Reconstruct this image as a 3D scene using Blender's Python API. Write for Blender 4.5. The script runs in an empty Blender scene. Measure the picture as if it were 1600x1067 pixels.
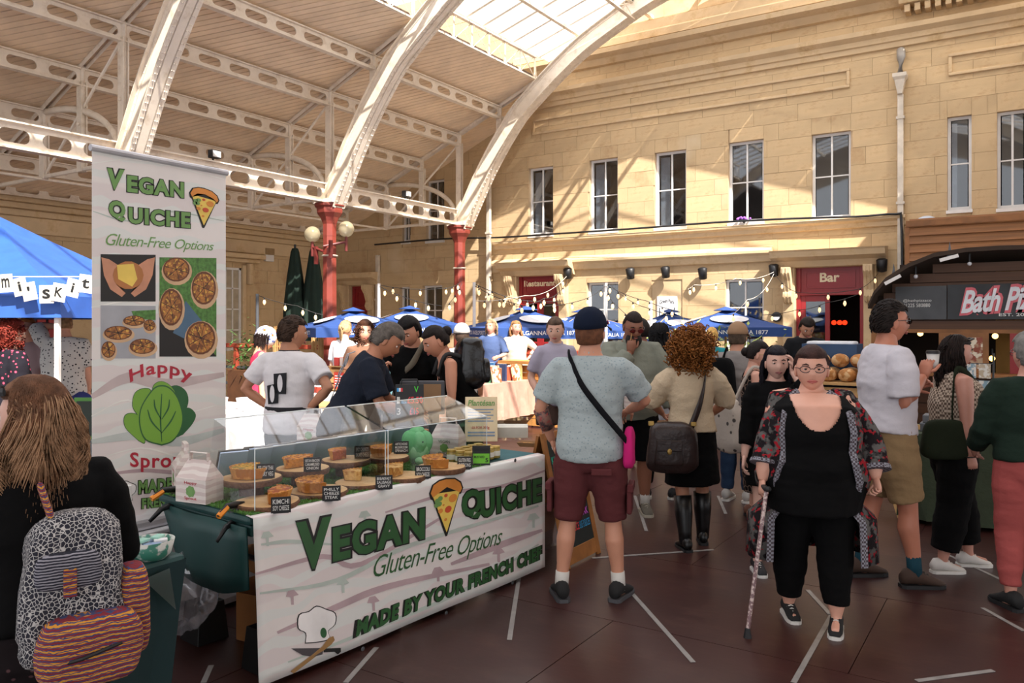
import bpy, math, random
from mathutils import Vector, Matrix, noise
R = random.Random(7)
PI = math.pi
SC = bpy.context.scene
COL = SC.collection
# ------------------------------------------------------------ camera, sky, sun, exposure
F = 1244.0; HZ = 505.0; EYE = 1.65; YAW = math.atan(810 / F)
cam = bpy.data.cameras.new('camera'); cam.sensor_width = 36; cam.lens = F / 1600 * 36
cam.shift_y = -(533.5 - HZ) / 1600; cam.clip_start = .05
camo = bpy.data.objects.new('camera', cam); COL.objects.link(camo)
camo.location = (0, 0, EYE); camo.rotation_euler = (PI / 2, 0, YAW)
SC.camera = camo
world = bpy.data.worlds.new('sky'); SC.world = world; world.use_nodes = True
wb = world.node_tree.nodes['Background']
wb.inputs[0].default_value = (.96, .965, 1.0, 1); wb.inputs[1].default_value = 1.5
sun = bpy.data.lights.new('sun', 'SUN'); sun.energy = 17.0; sun.angle = .009; sun.color = (1, .93, .82)
suno = bpy.data.objects.new('sun', sun); COL.objects.link(suno)
suno.rotation_euler = Vector((.83, -.5, 1.0)).to_track_quat('Z', 'Y').to_euler()
SC.view_settings.view_transform = 'Standard'; SC.view_settings.look = 'None'
SC.view_settings.gamma = 1; SC.view_settings.use_curve_mapping = False
SC.view_settings.exposure = 0.15
# ------------------------------------------------------------ pixel helpers (give points on real planes)
CY, SY = math.cos(YAW), math.sin(YAW)
def ray(px):
    t = (px - 800) / F
    return (-SY + CY * t, CY + SY * t)
def at(px, d):
    a, b = ray(px); return (a * d, b * d)
def zat(py, d): return EYE + (HZ - py) * d / F
def on_y(px, py, Y):
    a, b = ray(px); d = Y / b; return (a * d, zat(py, d))
def on_x(px, py, X):
    a, b = ray(px); d = X / a; return (b * d, zat(py, d))
def on_z(px, py, z):
    d = (EYE - z) * F / (py - HZ); a, b = ray(px); return (a * d, b * d)
# ------------------------------------------------------------ materials
MATS = {}
def lin(c):
    if isinstance(c, str): c = [int(c[i:i + 2], 16) / 255 for i in (0, 2, 4)]
    return tuple(((x + .055) / 1.055) ** 2.4 if x > .04045 else x / 12.92 for x in c) + (1,)
def mat(name, c, rough=.6, metal=0, var=.12, vs=6, bump=0, bs=60, emit=0, alpha=1, trans=0, rnd=0, kind=None, c2=None, c3=None, ps=8, spec=.5):
    if name in MATS: return MATS[name]
    m = bpy.data.materials.new(name); m.use_nodes = True; MATS[name] = m
    nt = m.node_tree; N = nt.nodes; L = nt.links; b = N['Principled BSDF']
    b.inputs['Roughness'].default_value = rough; b.inputs['Metallic'].default_value = metal
    b.inputs['Specular IOR Level'].default_value = spec
    col = lin(c)
    tc = N.new('ShaderNodeTexCoord')
    def tex(t, s, **k):
        n = N.new(t); n.inputs['Scale'].default_value = s
        for a, v in k.items(): n.inputs[a].default_value = v
        L.new(tc.outputs['Object'], n.inputs['Vector']); return n
    def mixc(f, a, bb, lo=None, hi=None):
        if lo is not None:
            r = N.new('ShaderNodeMapRange'); r.inputs[1].default_value = lo; r.inputs[2].default_value = hi; L.new(f, r.inputs[0]); f = r.outputs[0]
        x = N.new('ShaderNodeMix'); x.data_type = 'RGBA'; L.new(f, x.inputs[0])
        for s, v in ((6, a), (7, bb)):
            if isinstance(v, tuple): x.inputs[s].default_value = v
            else: L.new(v, x.inputs[s])
        return x.outputs[2]
    out = None
    n1 = tex('ShaderNodeTexNoise', vs, Detail=3)
    d = tuple(max(0, x * (1 - var)) for x in col[:3]) + (1,); u = tuple(min(1, x * (1 + var)) for x in col[:3]) + (1,)
    out = mixc(n1.outputs[0], d, u, .3, .7)
    if kind == 'spots':
        v = tex('ShaderNodeTexVoronoi', ps); out = mixc(v.outputs['Distance'], lin(c2), out, .22, .3)
        if c3:
            v = tex('ShaderNodeTexVoronoi', ps * .7); v2 = N.new('ShaderNodeMapping'); v2.inputs[1].default_value = (.3, .7, .2)
            L.new(tc.outputs['Object'], v2.inputs[0]); L.new(v2.outputs[0], v.inputs['Vector']); out = mixc(v.outputs['Distance'], lin(c3), out, .2, .27)
    elif kind == 'veins':
        v = N.new('ShaderNodeTexVoronoi'); v.feature = 'DISTANCE_TO_EDGE'; v.inputs['Scale'].default_value = ps; L.new(tc.outputs['Object'], v.inputs['Vector'])
        out = mixc(v.outputs['Distance'], lin(c2), out, .04, .09)
    elif kind == 'check':
        v = tex('ShaderNodeTexChecker', ps); out = mixc(v.outputs['Fac'], out, lin(c2))
    elif kind == 'noise':
        v = tex('ShaderNodeTexNoise', ps, Detail=4); out = mixc(v.outputs[0], out, lin(c2), .48, .56)
        if c3: v = tex('ShaderNodeTexNoise', ps * 1.7, Detail=2); out = mixc(v.outputs[0], out, lin(c3), .58, .62)
    elif kind == 'wave':
        v = tex('ShaderNodeTexWave', ps, Distortion=3.0); v.bands_direction = 'Z'; out = mixc(v.outputs[0], out, lin(c2), .45, .6)
        if c3: v = tex('ShaderNodeTexWave', ps * 2.3, Distortion=6.0); v.bands_direction = 'Z'; out = mixc(v.outputs[0], out, lin(c3), .7, .8)
    elif kind == 'stain':
        v = tex('ShaderNodeTexNoise', ps, Detail=6, Roughness=.7); out = mixc(v.outputs[0], out, lin(c2), .52, .72)
        if c3: v = tex('ShaderNodeTexNoise', ps * .45, Detail=5); out = mixc(v.outputs[0], out, lin(c3), .58, .75)
    if rnd:
        oi = N.new('ShaderNodeObjectInfo'); hv = N.new('ShaderNodeHueSaturation'); mr = N.new('ShaderNodeMapRange')
        mr.inputs[3].default_value = 1 - rnd; mr.inputs[4].default_value = 1 + rnd
        L.new(oi.outputs['Random'], mr.inputs[0]); L.new(mr.outputs[0], hv.inputs['Value']); L.new(out, hv.inputs['Color']); out = hv.outputs[0]
    L.new(out, b.inputs['Base Color'])
    if bump:
        n = tex('ShaderNodeTexNoise', bs, Detail=4); bp = N.new('ShaderNodeBump'); bp.inputs['Strength'].default_value = bump; bp.inputs['Distance'].default_value = .01
        L.new(n.outputs[0], bp.inputs['Height']); L.new(bp.outputs[0], b.inputs['Normal'])
    if emit:
        b.inputs['Emission Color'].default_value = col; b.inputs['Emission Strength'].default_value = emit
    if trans: b.inputs['Transmission Weight'].default_value = trans
    if alpha < 1: b.inputs['Alpha'].default_value = alpha
    return m
def glass(name, tint=(.95, .97, 1, 1), refl=.12, haze=0, edge=.4):
    if name in MATS: return MATS[name]
    m = bpy.data.materials.new(name); m.use_nodes = True; MATS[name] = m
    nt = m.node_tree; N = nt.nodes; L = nt.links; N.remove(N['Principled BSDF']); o = N['Material Output']
    t = N.new('ShaderNodeBsdfTransparent'); t.inputs[0].default_value = tint
    g = N.new('ShaderNodeBsdfGlossy'); g.inputs['Roughness'].default_value = .03
    fr = N.new('ShaderNodeLayerWeight'); fr.inputs[0].default_value = .35
    mr = N.new('ShaderNodeMapRange'); mr.inputs[3].default_value = refl; mr.inputs[4].default_value = min(1, refl + edge)
    L.new(fr.outputs['Facing'], mr.inputs[0])
    x = N.new('ShaderNodeMixShader'); L.new(mr.outputs[0], x.inputs[0]); L.new(t.outputs[0], x.inputs[1]); L.new(g.outputs[0], x.inputs[2])
    res = x
    if haze:
        df = N.new('ShaderNodeBsdfTranslucent'); df.inputs[0].default_value = (.9, .93, 1, 1)
        y = N.new('ShaderNodeMixShader'); y.inputs[0].default_value = haze; L.new(x.outputs[0], y.inputs[1]); L.new(df.outputs[0], y.inputs[2]); res = y
    L.new(res.outputs[0], o.inputs[0]); return m
# ------------------------------------------------------------ geometry collector
class G:
    def __init__(s): s.v = []; s.f = []; s.m = []
    def add(s, vs, fs, mi=0):
        o = len(s.v); s.v += [tuple(p) for p in vs]; s.f += [tuple(i + o for i in f) for f in fs]; s.m += [mi] * len(fs); return s
    def box(s, lo, hi, mi=0, M=None):
        x0, y0, z0 = lo; x1, y1, z1 = hi
        vs = [(x0, y0, z0), (x1, y0, z0), (x1, y1, z0), (x0, y1, z0), (x0, y0, z1), (x1, y0, z1), (x1, y1, z1), (x0, y1, z1)]
        if M is not None: vs = [M @ Vector(p) for p in vs]
        return s.add(vs, [(0, 3, 2, 1), (4, 5, 6, 7), (0, 1, 5, 4), (1, 2, 6, 5), (2, 3, 7, 6), (3, 0, 4, 7)], mi)
    def cbox(s, c, sz, mi=0, rz=0, M=None):
        T = Matrix.Translation(c) @ Matrix.Rotation(rz, 4, 'Z')
        if M is not None: T = M @ T
        h = [q / 2 for q in sz]; return s.box([-q for q in h], h, mi, T)
    def tube(s, path, rad, n=8, mi=0, up=(0, 0, 1), cap=True, closed=False):
        P = [Vector(p) for p in path]; k = len(P); vs = []; up = Vector(up)
        for i in range(k):
            t = (P[(i + 1) % k] - P[i - 1]) if closed else (P[min(i + 1, k - 1)] - P[max(i - 1, 0)])
            if t.length < 1e-9: t = Vector((0, 0, 1))
            t.normalize(); a = t.cross(up)
            if a.length < .05: a = t.cross(Vector((0, 1, .01))) if abs(up.z) > .5 else t.cross(Vector((1, 0, .01)))
            a.normalize(); b = a.cross(t)
            r = rad[i] if isinstance(rad, list) else rad
            ra, rb = r if isinstance(r, (list, tuple)) else (r, r)
            for j in range(n):
                w = 2 * PI * j / n; vs.append(P[i] + a * (ra * math.cos(w)) + b * (rb * math.sin(w)))
        fs = []
        for i in range(k if closed else k - 1):
            i2 = (i + 1) % k
            for j in range(n):
                j2 = (j + 1) % n; fs.append((i * n + j, i * n + j2, i2 * n + j2, i2 * n + j))
        if cap and not closed: fs += [tuple(range(n - 1, -1, -1)), tuple(range((k - 1) * n, k * n))]
        return s.add(vs, fs, mi)
    def lathe(s, prof, c=(0, 0, 0), n=16, mi=0, M=None, sx=1, sy=1, a0=0, a1=2 * PI):
        full = abs(a1 - a0 - 2 * PI) < 1e-6; m = n if full else n + 1; vs = []
        for r, z in prof:
            for j in range(m):
                w = a0 + (a1 - a0) * j / n; p = Vector((r * math.cos(w) * sx, r * math.sin(w) * sy, z))
                if M is not None: p = M @ p
                vs.append(p + Vector(c))
        fs = []
        for i in range(len(prof) - 1):
            for j in range(n):
                j2 = (j + 1) % m if full else j + 1; fs.append((i * m + j, i * m + j2, (i + 1) * m + j2, (i + 1) * m + j))
        if full:
            fs += [tuple(range(m - 1, -1, -1)), tuple(range((len(prof) - 1) * m, len(prof) * m))]
        return s.add(vs, fs, mi)
    def ball(s, c, r, n=12, k=8, mi=0, M=None):
        if not isinstance(r, (list, tuple)): r = (r, r, r)
        vs = [Vector((0, 0, -r[2]))]
        for i in range(1, k):
            f = -PI / 2 + PI * i / k
            for j in range(n):
                w = 2 * PI * j / n; vs.append(Vector((r[0] * math.cos(f) * math.cos(w), r[1] * math.cos(f) * math.sin(w), r[2] * math.sin(f))))
        vs.append(Vector((0, 0, r[2]))); e = len(vs) - 1
        if M is not None: vs = [M @ p for p in vs]
        vs = [p + Vector(c) for p in vs]
        fs = [(0, 1 + (j + 1) % n, 1 + j) for j in range(n)]
        for i in range(k - 2):
            for j in range(n): fs.append((1 + i * n + j, 1 + i * n + (j + 1) % n, 1 + (i + 1) * n + (j + 1) % n, 1 + (i + 1) * n + j))
        fs += [(e, 1 + (k - 2) * n + j, 1 + (k - 2) * n + (j + 1) % n) for j in range(n)]
        return s.add(vs, fs, mi)
    def prism(s, pts, M, d, mi=0):
        """polygon pts (u,v) pushed from w=0 to w=d, through matrix M (columns u,v,w)"""
        k = len(pts); vs = [M @ Vector((u, v, 0)) for u, v in pts] + [M @ Vector((u, v, d)) for u, v in pts]
        fs = [tuple(range(k - 1, -1, -1)), tuple(range(k, 2 * k))] + [(i, (i + 1) % k, k + (i + 1) % k, k + i) for i in range(k)]
        return s.add(vs, fs, mi)
    def mesh(s, name, smooth=False):
        me = bpy.data.meshes.new(name); me.from_pydata(s.v, [], s.f)
        if any(s.m): me.polygons.foreach_set('material_index', s.m)
        if smooth: me.polygons.foreach_set('use_smooth', [True] * len(me.polygons))
        me.update(); return me
def plane_x(X, Y0=0, Z0=0):   # u->Y v->Z w->+X
    return Matrix(((0, 0, 1, X), (1, 0, 0, Y0), (0, 1, 0, Z0), (0, 0, 0, 1)))
def plane_y(Y, X0=0, Z0=0):   # u->X v->Z w->-Y
    return Matrix(((1, 0, 0, X0), (0, 0, -1, Y), (0, 1, 0, Z0), (0, 0, 0, 1)))
LOC = {}
def tag(o, label=None, cat=None, group=None, kind=None):
    if label: o['label'] = label
    if cat: o['category'] = cat
    if group: o['group'] = group
    if kind: o['kind'] = kind
    return o
def thing(name, label, cat, loc=(0, 0, 0), group=None, kind=None, rz=0):
    o = bpy.data.objects.new(name, None); COL.objects.link(o); o.location = loc; o.rotation_euler = (0, 0, rz)
    o.empty_display_size = .1
    LOC[o.name] = Vector(loc); return tag(o, label, cat, group, kind)
def obj(name, g, m, parent=None, smooth=False, world=True, label=None, cat=None, group=None, kind=None, bevel=0, loc=None, rot=None):
    me = g if isinstance(g, bpy.types.Mesh) else g.mesh(name, smooth)
    if not me.materials:
        for x in (m if isinstance(m, (list, tuple)) else [m]): me.materials.append(x)
    o = bpy.data.objects.new(name, me); COL.objects.link(o)
    if parent is not None:
        o.parent = parent
        if world:
            L = LOC.get(parent.name, Vector()); me.transform(Matrix.Translation(-L)); LOC[o.name] = L
        else: LOC[o.name] = LOC.get(parent.name, Vector())
    if loc is not None: o.location = loc
    if rot is not None: o.rotation_euler = rot
    if bevel:
        b = o.modifiers.new('bevel', 'BEVEL'); b.width = bevel; b.segments = 2; b.limit_method = 'ANGLE'
    return tag(o, label, cat, group, kind)
def inst(name, me, parent, loc, rot=(0, 0, 0), scale=(1, 1, 1)):
    o = bpy.data.objects.new(name, me); COL.objects.link(o); o.parent = parent
    o.location = Vector(loc) - LOC.get(parent.name, Vector()) if parent else loc; o.rotation_euler = rot; o.scale = scale; return o
def copy_tree(o, parent=None, loc=None, rz=None):
    c = o.copy(); COL.objects.link(c); c.parent = parent
    if loc is not None: c.location = loc
    if rz is not None: c.rotation_euler = (0, 0, rz)
    for ch in list(o.children): copy_tree(ch, c)
    return c
SC2 = bpy.data.scenes.new('workbench')
def evaluated(o):
    SC2.collection.objects.link(o)
    with bpy.context.temp_override(scene=SC2, view_layer=SC2.view_layers[0]):
        dg = bpy.context.evaluated_depsgraph_get(); me = bpy.data.meshes.new_from_object(o.evaluated_get(dg))
    bpy.data.objects.remove(o); return me
def text_geo(s, bold=0.0, shear=0.0, extrude=.002, res=3, spacing=1.0):
    """glyph outlines as flat raised print: returns verts, faces, (x0,y0,x1,y1)"""
    cu = bpy.data.curves.new('t', 'FONT'); cu.body = s; cu.size = 1; cu.offset = bold; cu.shear = shear; cu.extrude = 0; cu.resolution_u = res; cu.space_character = spacing
    me = evaluated(bpy.data.objects.new('t', cu))
    v = [p.co.copy() for p in me.vertices]; f = [tuple(p.vertices) for p in me.polygons]
    bpy.data.curves.remove(cu); bpy.data.meshes.remove(me)
    xs = [p.x for p in v] or [0, 1]; ys = [p.y for p in v] or [0, 1]
    return v, f, (min(xs), min(ys), max(xs), max(ys))
TC = {}
def text(g, s, M, u0, v0, u1, v1, bold=0.0, shear=0.0, mi=0, w=.002, rise=0, arc=0, spacing=1.0, wob=0):
    """fit s into the box u0..u1 x v0..v1 of the plane M"""
    key = (s, bold, shear, spacing)
    if key not in TC: TC[key] = text_geo(s, bold, shear, spacing=spacing)
    v, f, (a, b, c, d) = TC[key]; sx = (u1 - u0) / max(c - a, 1e-6); sy = (v1 - v0) / max(d - b, 1e-6)
    vs = []
    for p in v:
        q = (p.x - a) / max(c - a, 1e-6); y = v0 + (p.y - b) * sy + rise * q + arc * (1 - (2 * q - 1) ** 2)
        if wob: y += wob * math.sin(q * 23)
        vs.append(M @ Vector((u0 + (p.x - a) * sx, y, w)))
    g.add(vs, f, mi); return g
def rectsub(r, holes):
    out = [r]
    for h in holes:
        nx = []
        for (a, b, c, d) in out:
            e, f_, g_, k = h
            if e >= c or g_ <= a or f_ >= d or k <= b: nx.append((a, b, c, d)); continue
            if a < e: nx.append((a, b, e, d))
            if g_ < c: nx.append((g_, b, c, d))
            x0, x1 = max(a, e), min(c, g_)
            if b < f_: nx.append((x0, b, x1, f_))
            if k < d: nx.append((x0, k, x1, d))
        out = nx
    return out
UNIT = G().box((0, 0, 0), (1, 1, 1)).mesh('unit_block')
def smooth_path(pts, n=8):
    """Catmull-Rom through the points"""
    P = [Vector(p) for p in pts]; P = [2 * P[0] - P[1]] + P + [2 * P[-1] - P[-2]]; out = []
    for i in range(1, len(P) - 2):
        for k in range(n):
            t = k / n; a, b, c, d = P[i - 1:i + 3]
            out.append(.5 * ((2 * b) + (c - a) * t + (2 * a - 5 * b + 4 * c - d) * t * t + (3 * b - a - 3 * c + d) * t ** 3))
    out.append(P[-2]); return out
# ============================================================ THE SETTING
m_stone = mat('bath_stone', 'c6aa82', .85, var=.10, vs=1.3, bump=.35, bs=18, kind='stain', c2='ab8860', c3='d2bd9c', ps=1.1, rnd=.06)
m_stone2 = mat('bath_stone_trim', 'cbb08a', .8, var=.1, vs=2, bump=.3, bs=25, kind='stain', c2='b39468', ps=2)
m_mortar = mat('mortar', 'bfa685', .9, var=.15, vs=3)
m_white = mat('cream_ironwork', 'e6d8c5', .45, var=.06, vs=5, bump=.15, bs=40, kind='stain', c2='cbb79e', ps=3.5)
m_board = mat('ceiling_board', 'ead0b0', .6, var=.08, vs=2.5, rnd=.04)
m_gap = mat('roof_underlay', '55453a', .9)
m_red = mat('red_painted_iron', '84382d', .45, var=.15, vs=4, bump=.1)
m_red2 = mat('red_paint', '8c2023', .4, var=.06)
m_wframe = mat('white_window_paint', 'ddd9d4', .4, var=.04)
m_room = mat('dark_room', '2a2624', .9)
m_dark = mat('black_plastic', '1a1a1c', .45)
m_floor = mat('brown_stage_panel', '3a1e1b', .36, var=.22, vs=2.2, bump=.06, bs=30, kind='stain', c2='4b302a', c3='2b1712', ps=5, rnd=.10, spec=.5)
m_tape = mat('silver_tape', '8f8b88', .35, var=.2, vs=12)
m_wood = mat('oiled_timber', '8a5a30', .6, var=.25, vs=4, rnd=.12)
m_wood2 = mat('dark_timber', '52331d', .6, var=.2, vs=5, rnd=.12)
m_pine = mat('pale_timber', 'c39a63', .6, var=.15, vs=6, rnd=.06)
m_sheet = mat('forecourt_asphalt', '8d8378', .9, var=.1)
g_win = glass('window_glass', (.7, .74, .78, 1), .10)
g_sky = glass('skylight_glass', (.93, .95, 1, 1), .05, haze=.16)
g_diffuser = glass('added_sun_diffuser', (.5, .5, .5, 1), .05, haze=.88)  # frosting added to keep direct sun off the upper facade
FY = 19.7; LX = -20.2; ZG = -.7; DE = 11.9
# floor: deck of stage panels up to DE, lower forecourt behind
fl = thing('floor', None, None, (0, 0, 0), kind='structure')
obj('subfloor', G().box((-21, -8, -.35), (12, DE, -.03)), mat('subfloor', '2a1a15', .9), fl)
cells = []
for i in range(-9, 3):
    for j in range(-1, 9):
        x0 = i * 2.44 + .5 + (1.22 if j % 2 else 0); y0 = j * 1.22 + .35
        if y0 > DE - .1 or x0 < -20: continue
        cells.append((x0, y0, min(x0 + 2.44, 12), min(y0 + 1.22, DE)))
for c in cells:
    inst('floor_panel', UNIT, fl, (c[0] + .002, c[1] + .002, -.03), scale=(c[2] - c[0] - .004, c[3] - c[1] - .004, .03 - R.uniform(0, .0015)))
UNIT.materials.append(m_floor)
U_ST = G().box((0, 0, 0), (1, 1, 1)).mesh('stone_block'); U_ST.materials.append(m_stone)
U_WD = G().box((0, 0, 0), (1, 1, 1)).mesh('timber_board'); U_WD.materials.append(m_wood)
U_WD2 = G().box((0, 0, 0), (1, 1, 1)).mesh('dark_timber_board'); U_WD2.materials.append(m_wood2)
U_PN = G().box((0, 0, 0), (1, 1, 1)).mesh('pale_slat'); U_PN.materials.append(m_pine)
obj('ground_forecourt', G().box((-21, DE, ZG - .1), (12, 20, ZG)), m_sheet, kind='structure')
# tape strips lying on the panels
def strip(p, q, w=.013):
    a = Vector((*on_z(*p, 0), 0)); b = Vector((*on_z(*q, 0), 0)); n = (b - a).cross(Vector((0, 0, 1))).normalized() * w
    g = G(); g.add([a - n + Vector((0, 0, z)) for z in (.0005, .003)] + [b - n + Vector((0, 0, z)) for z in (.0005, .003)] + [b + n + Vector((0, 0, z)) for z in (.0005, .003)] + [a + n + Vector((0, 0, z)) for z in (.0005, .003)],
          [(0, 2, 4, 6), (1, 7, 5, 3), (0, 1, 3, 2), (2, 3, 5, 4), (4, 5, 7, 6), (6, 7, 1, 0)]); return g
tapes = [((812, 895), (796, 1000), 'silver tape strip on floor in front of the stall banner right end'),
 ((925, 872), (1115, 859), 'silver tape strip under the boots of the curly-haired woman'),
 ((968, 905), (1083, 1035), 'silver tape strip running from the cap man right shoe'),
 ((1299, 962), (1240, 1067), 'silver tape strip between the trainers of the woman with the cane, near end'),
 ((1262, 922), (1297, 960), 'silver tape strip behind the trainers of the woman with the cane'),
 ((588, 1012), (540, 1067), 'silver tape strip on floor below the stall banner middle'),
 ((992, 775), (1010, 830), 'short silver tape strip by the bearded man trainer'),
 ((1122, 775), (1134, 803), 'short silver tape strip by the white trainer of the backpack man'),
 ((1535, 950), (1600, 986), 'silver tape strip at the right edge of the floor by the pink trousers'),
 ((1432, 1064), (1552, 1048), 'silver tape strip in the bottom right corner of the floor'),
 ((1470, 862), (1590, 918), 'silver tape strip behind the white plimsolls of the gingham woman'),
 ((1170, 853), (1222, 850), 'short silver tape strip behind the black-haired girl'),
 ((330, 1040), (318, 1067), 'silver tape strip left of the black table riser')]
for a, b, l in tapes: obj('tape_strip', strip(a, b), m_tape, label=l, cat='tape')
# ---------------------------------------------- facade
def FX(px): return on_y(px, 500, FY)[0]
def FZ(px, py): return on_y(px, py, FY)[1]
def opening(x0, x1, yt, yb):
    xm = (x0 + x1) / 2; return (FX(x0), FZ(xm, yb), FX(x1), FZ(xm, yt))
up = [opening(826, 864, 261, 367), opening(921, 965, 248, 361), opening(1023, 1072, 236, 355), opening(1138, 1193, 220, 347), opening(1268, 1329, 207, 341), opening(1480, 1518, 181, 328), opening(1558, 1606, 172, 325), opening(666, 694, 281, 376), opening(628, 641, 300, 378)]
lo = [opening(917, 966, 441, 565), opening(1133, 1193, 436, 565), opening(660, 691, 446, 560), opening(625, 640, 448, 560)]
bar = opening(1243, 1350, 412, 560); bar = (bar[0], ZG, bar[2], bar[3])
res = opening(809, 875, 425, 560); res = (res[0], ZG, res[2], res[3])
rdr = opening(548, 577, 447, 560); rdr = (rdr[0], ZG, rdr[2], rdr[3])
nic = opening(1018, 1066, 437, 560)
holes = up + lo + [bar, res, rdr]
X1 = 1.6; ZT = 12.0
fac = thing('wall_facade', None, None, (0, FY, 0), kind='structure')
g = G()
for (a, b, c, d) in rectsub((LX, ZG, X1, ZT), holes): g.box((a, FY + .03, b), (c, FY + .33, d))
obj('masonry_backing', g, m_mortar, fac)
blocks = []; k = 0; z = ZG
while z < ZT:
    h = .40; x = LX - (.5 if k % 2 else 0) - R.uniform(0, .2)
    while x < X1:
        w = R.choice((.75, .9, 1.05, 1.2)); 
        for r_ in rectsub((max(x, LX), z, min(x + w, X1), min(z + h, ZT)), holes + [nic]):
            if r_[2] - r_[0] > .05 and r_[3] - r_[1] > .04: blocks.append(r_)
        x += w
    z += h; k += 1
vis = [b for b in blocks if b[1] < 9.3 and b[1] > .9 and b[0] > -16.5]
vis.sort(key=lambda b: -(b[2] - b[0]) * (b[3] - b[1]) / (FY * FY + b[0] ** 2 + b[1] ** 2))
vis = set(vis[:295]); g = G()
for b in blocks:
    dpt = R.uniform(.026, .033)
    if b in vis: inst('stone_block', U_ST, fac, (b[0] + .0025, FY + .03 - dpt, b[1] + .0025), scale=(b[2] - b[0] - .005, dpt + .01, b[3] - b[1] - .005))
    else: g.box((b[0] + .0025, FY + .03 - dpt, b[1] + .0025), (b[2] - .0025, FY + .04, b[3] - .0025))
obj('stone_courses', g, m_stone, fac, kind='stuff')
# niche back panel
g = G().box((nic[0], FY + .025, nic[1]), (nic[2], FY + .05, nic[3])); obj('niche_panel', g, m_stone2, fac)
def mould(name, x0, x1, prof, mt=m_stone2, par=fac, Y=FY):
    """moulding: profile of (out, z) points run along X"""
    g = G(); k = len(prof); vs = []
    for x in (x0, x1):
        for o, z in prof: vs.append((x, Y - o, z))
    g.add(vs, [(i, i + 1, k + i + 1, k + i) for i in range(k - 1)] + [tuple(range(k)), tuple(range(2 * k - 1, k - 1, -1)), (k - 1, 0, k, 2 * k - 1)]); return obj(name, g, mt, par)
DP = on_y(1408, 300, FY)[0]
mould('string_course', -13.7, DP + .1, [(-.02, 3.83), (.06, 3.85), (.08, 3.95), (.16, 4.0), (.16, 4.06), (-.02, 4.1)])
mould('lower_ledge', -13.6, -5.25, [(-.02, 3.13), (.10, 3.16), (.14, 3.3), (.2, 3.36), (.2, 3.42), (-.02, 3.55)])
mould('cornice', -13.5, X1, [(-.02, 7.82), (.06, 7.84), (.08, 7.95), (.12, 7.97), (.14, 8.08), (.26, 8.16), (.28, 8.26), (-.02, 8.3)])
mould('upper_cornice', -12.6, DP, [(-.02, 8.7), (.1, 8.72), (.22, 8.86), (.44, 8.92), (.46, 9.04), (-.02, 9.12)])
mould('parapet_plinth', -12.6, X1, [(-.02, 9.12), (.3, 9.12), (.3, 9.3), (.22, 9.36), (.22, 9.6), (-.02, 9.62)])
g = G(); x = DP + .1
while x < X1: g.box((x, FY - .3, 8.5), (x + .11, FY + .02, 8.66)); x += .2
obj('dentil_row', g, m_stone2, fac, kind='stuff')
mould('dentil_cornice', DP, X1, [(-.02, 8.66), (.36, 8.68), (.42, 8.8), (.5, 8.86), (.5, 8.98), (-.02, 9.05)])
# framed recesses (panel mouldings)
def frame_y(x0, z0, x1, z1, w=.07, o=.05):
    g = G()
    g.box((x0, FY - o, z0), (x1, FY + .01, z0 + w)); g.box((x0, FY - o, z1 - w), (x1, FY + .01, z1)); g.box((x0, FY - o, z0 + w), (x0 + w, FY + .01, z1 - w)); g.box((x1 - w, FY - o, z0 + w), (x1, FY + .01, z1 - w)); return g
obj('panel_moulding', frame_y(-12.1, 7.1, FX(1328), 7.55), m_stone2, fac, bevel=.015)
obj('panel_moulding', frame_y(FX(1482), 7.02, X1, 7.5), m_stone2, fac, bevel=.015)
# windows
wn = [0]
def window(o, nc=2, nr=2, Y=FY, kind='structure', blind=False, par=None, room=True):
    x0, z0, x1, z1 = o; wn[0] += 1
    w = thing('window_%d' % wn[0], None, None, (x0, Y, z0), kind=kind)
    yf = Y + .12; fw = .06; g = G()
    g.box((x0, yf, z0), (x0 + fw, yf + .07, z1)); g.box((x1 - fw, yf, z0), (x1, yf + .07, z1)); g.box((x0 + fw, yf, z1 - fw), (x1 - fw, yf + .07, z1)); g.box((x0 + fw, yf, z0), (x1 - fw, yf + .07, z0 + fw * 1.3))
    g.box((x0 - .02, Y - .04, z0 - .07), (x1 + .02, yf + .02, z0))
    obj('frame', g, m_wframe, w)
    cw = (x1 - x0 - 2 * fw) / nc; rh = (z1 - z0 - 2 * fw) / nr
    for i in range(1, nc):
        obj('mullion', G().box((x0 + fw + i * cw - .02, yf + .01, z0 + fw), (x0 + fw + i * cw + .02, yf + .06, z1 - fw)), m_wframe, w)
    for j in range(1, nr):
        obj('glazing_bar', G().box((x0 + fw, yf + .015, z0 + fw + j * rh - .015), (x1 - fw, yf + .055, z0 + fw + j * rh + .015)), m_wframe, w)
    for i in range(nc):
        for j in range(nr): obj('pane', G().box((x0 + fw + i * cw + .02, yf + .03, z0 + fw + j * rh + .015), (x0 + fw + (i + 1) * cw - .02, yf + .034, z0 + fw + (j + 1) * rh - .015)), g_win, w)
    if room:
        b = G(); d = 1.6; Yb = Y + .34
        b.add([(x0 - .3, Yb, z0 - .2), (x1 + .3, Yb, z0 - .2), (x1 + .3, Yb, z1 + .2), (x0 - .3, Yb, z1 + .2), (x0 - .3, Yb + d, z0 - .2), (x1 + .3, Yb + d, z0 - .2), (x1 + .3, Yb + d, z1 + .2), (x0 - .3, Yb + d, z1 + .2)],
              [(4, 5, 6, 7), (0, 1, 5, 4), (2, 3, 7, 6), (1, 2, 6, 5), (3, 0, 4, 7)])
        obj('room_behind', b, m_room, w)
        if blind: obj('blind', G().box((x0 + .07, Y + .26, z0 + .05), (x0 + (x1 - x0) * .38, Y + .27, z1 - .1)), mat('blind', 'c9c9c9', .8), w)
    return w
for i, o in enumerate(up): window(o, 2 if i not in (5,) else 1, 2, blind=i in (0, 1, 2, 5))
for o in lo: window(o, 2, 3)
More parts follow.
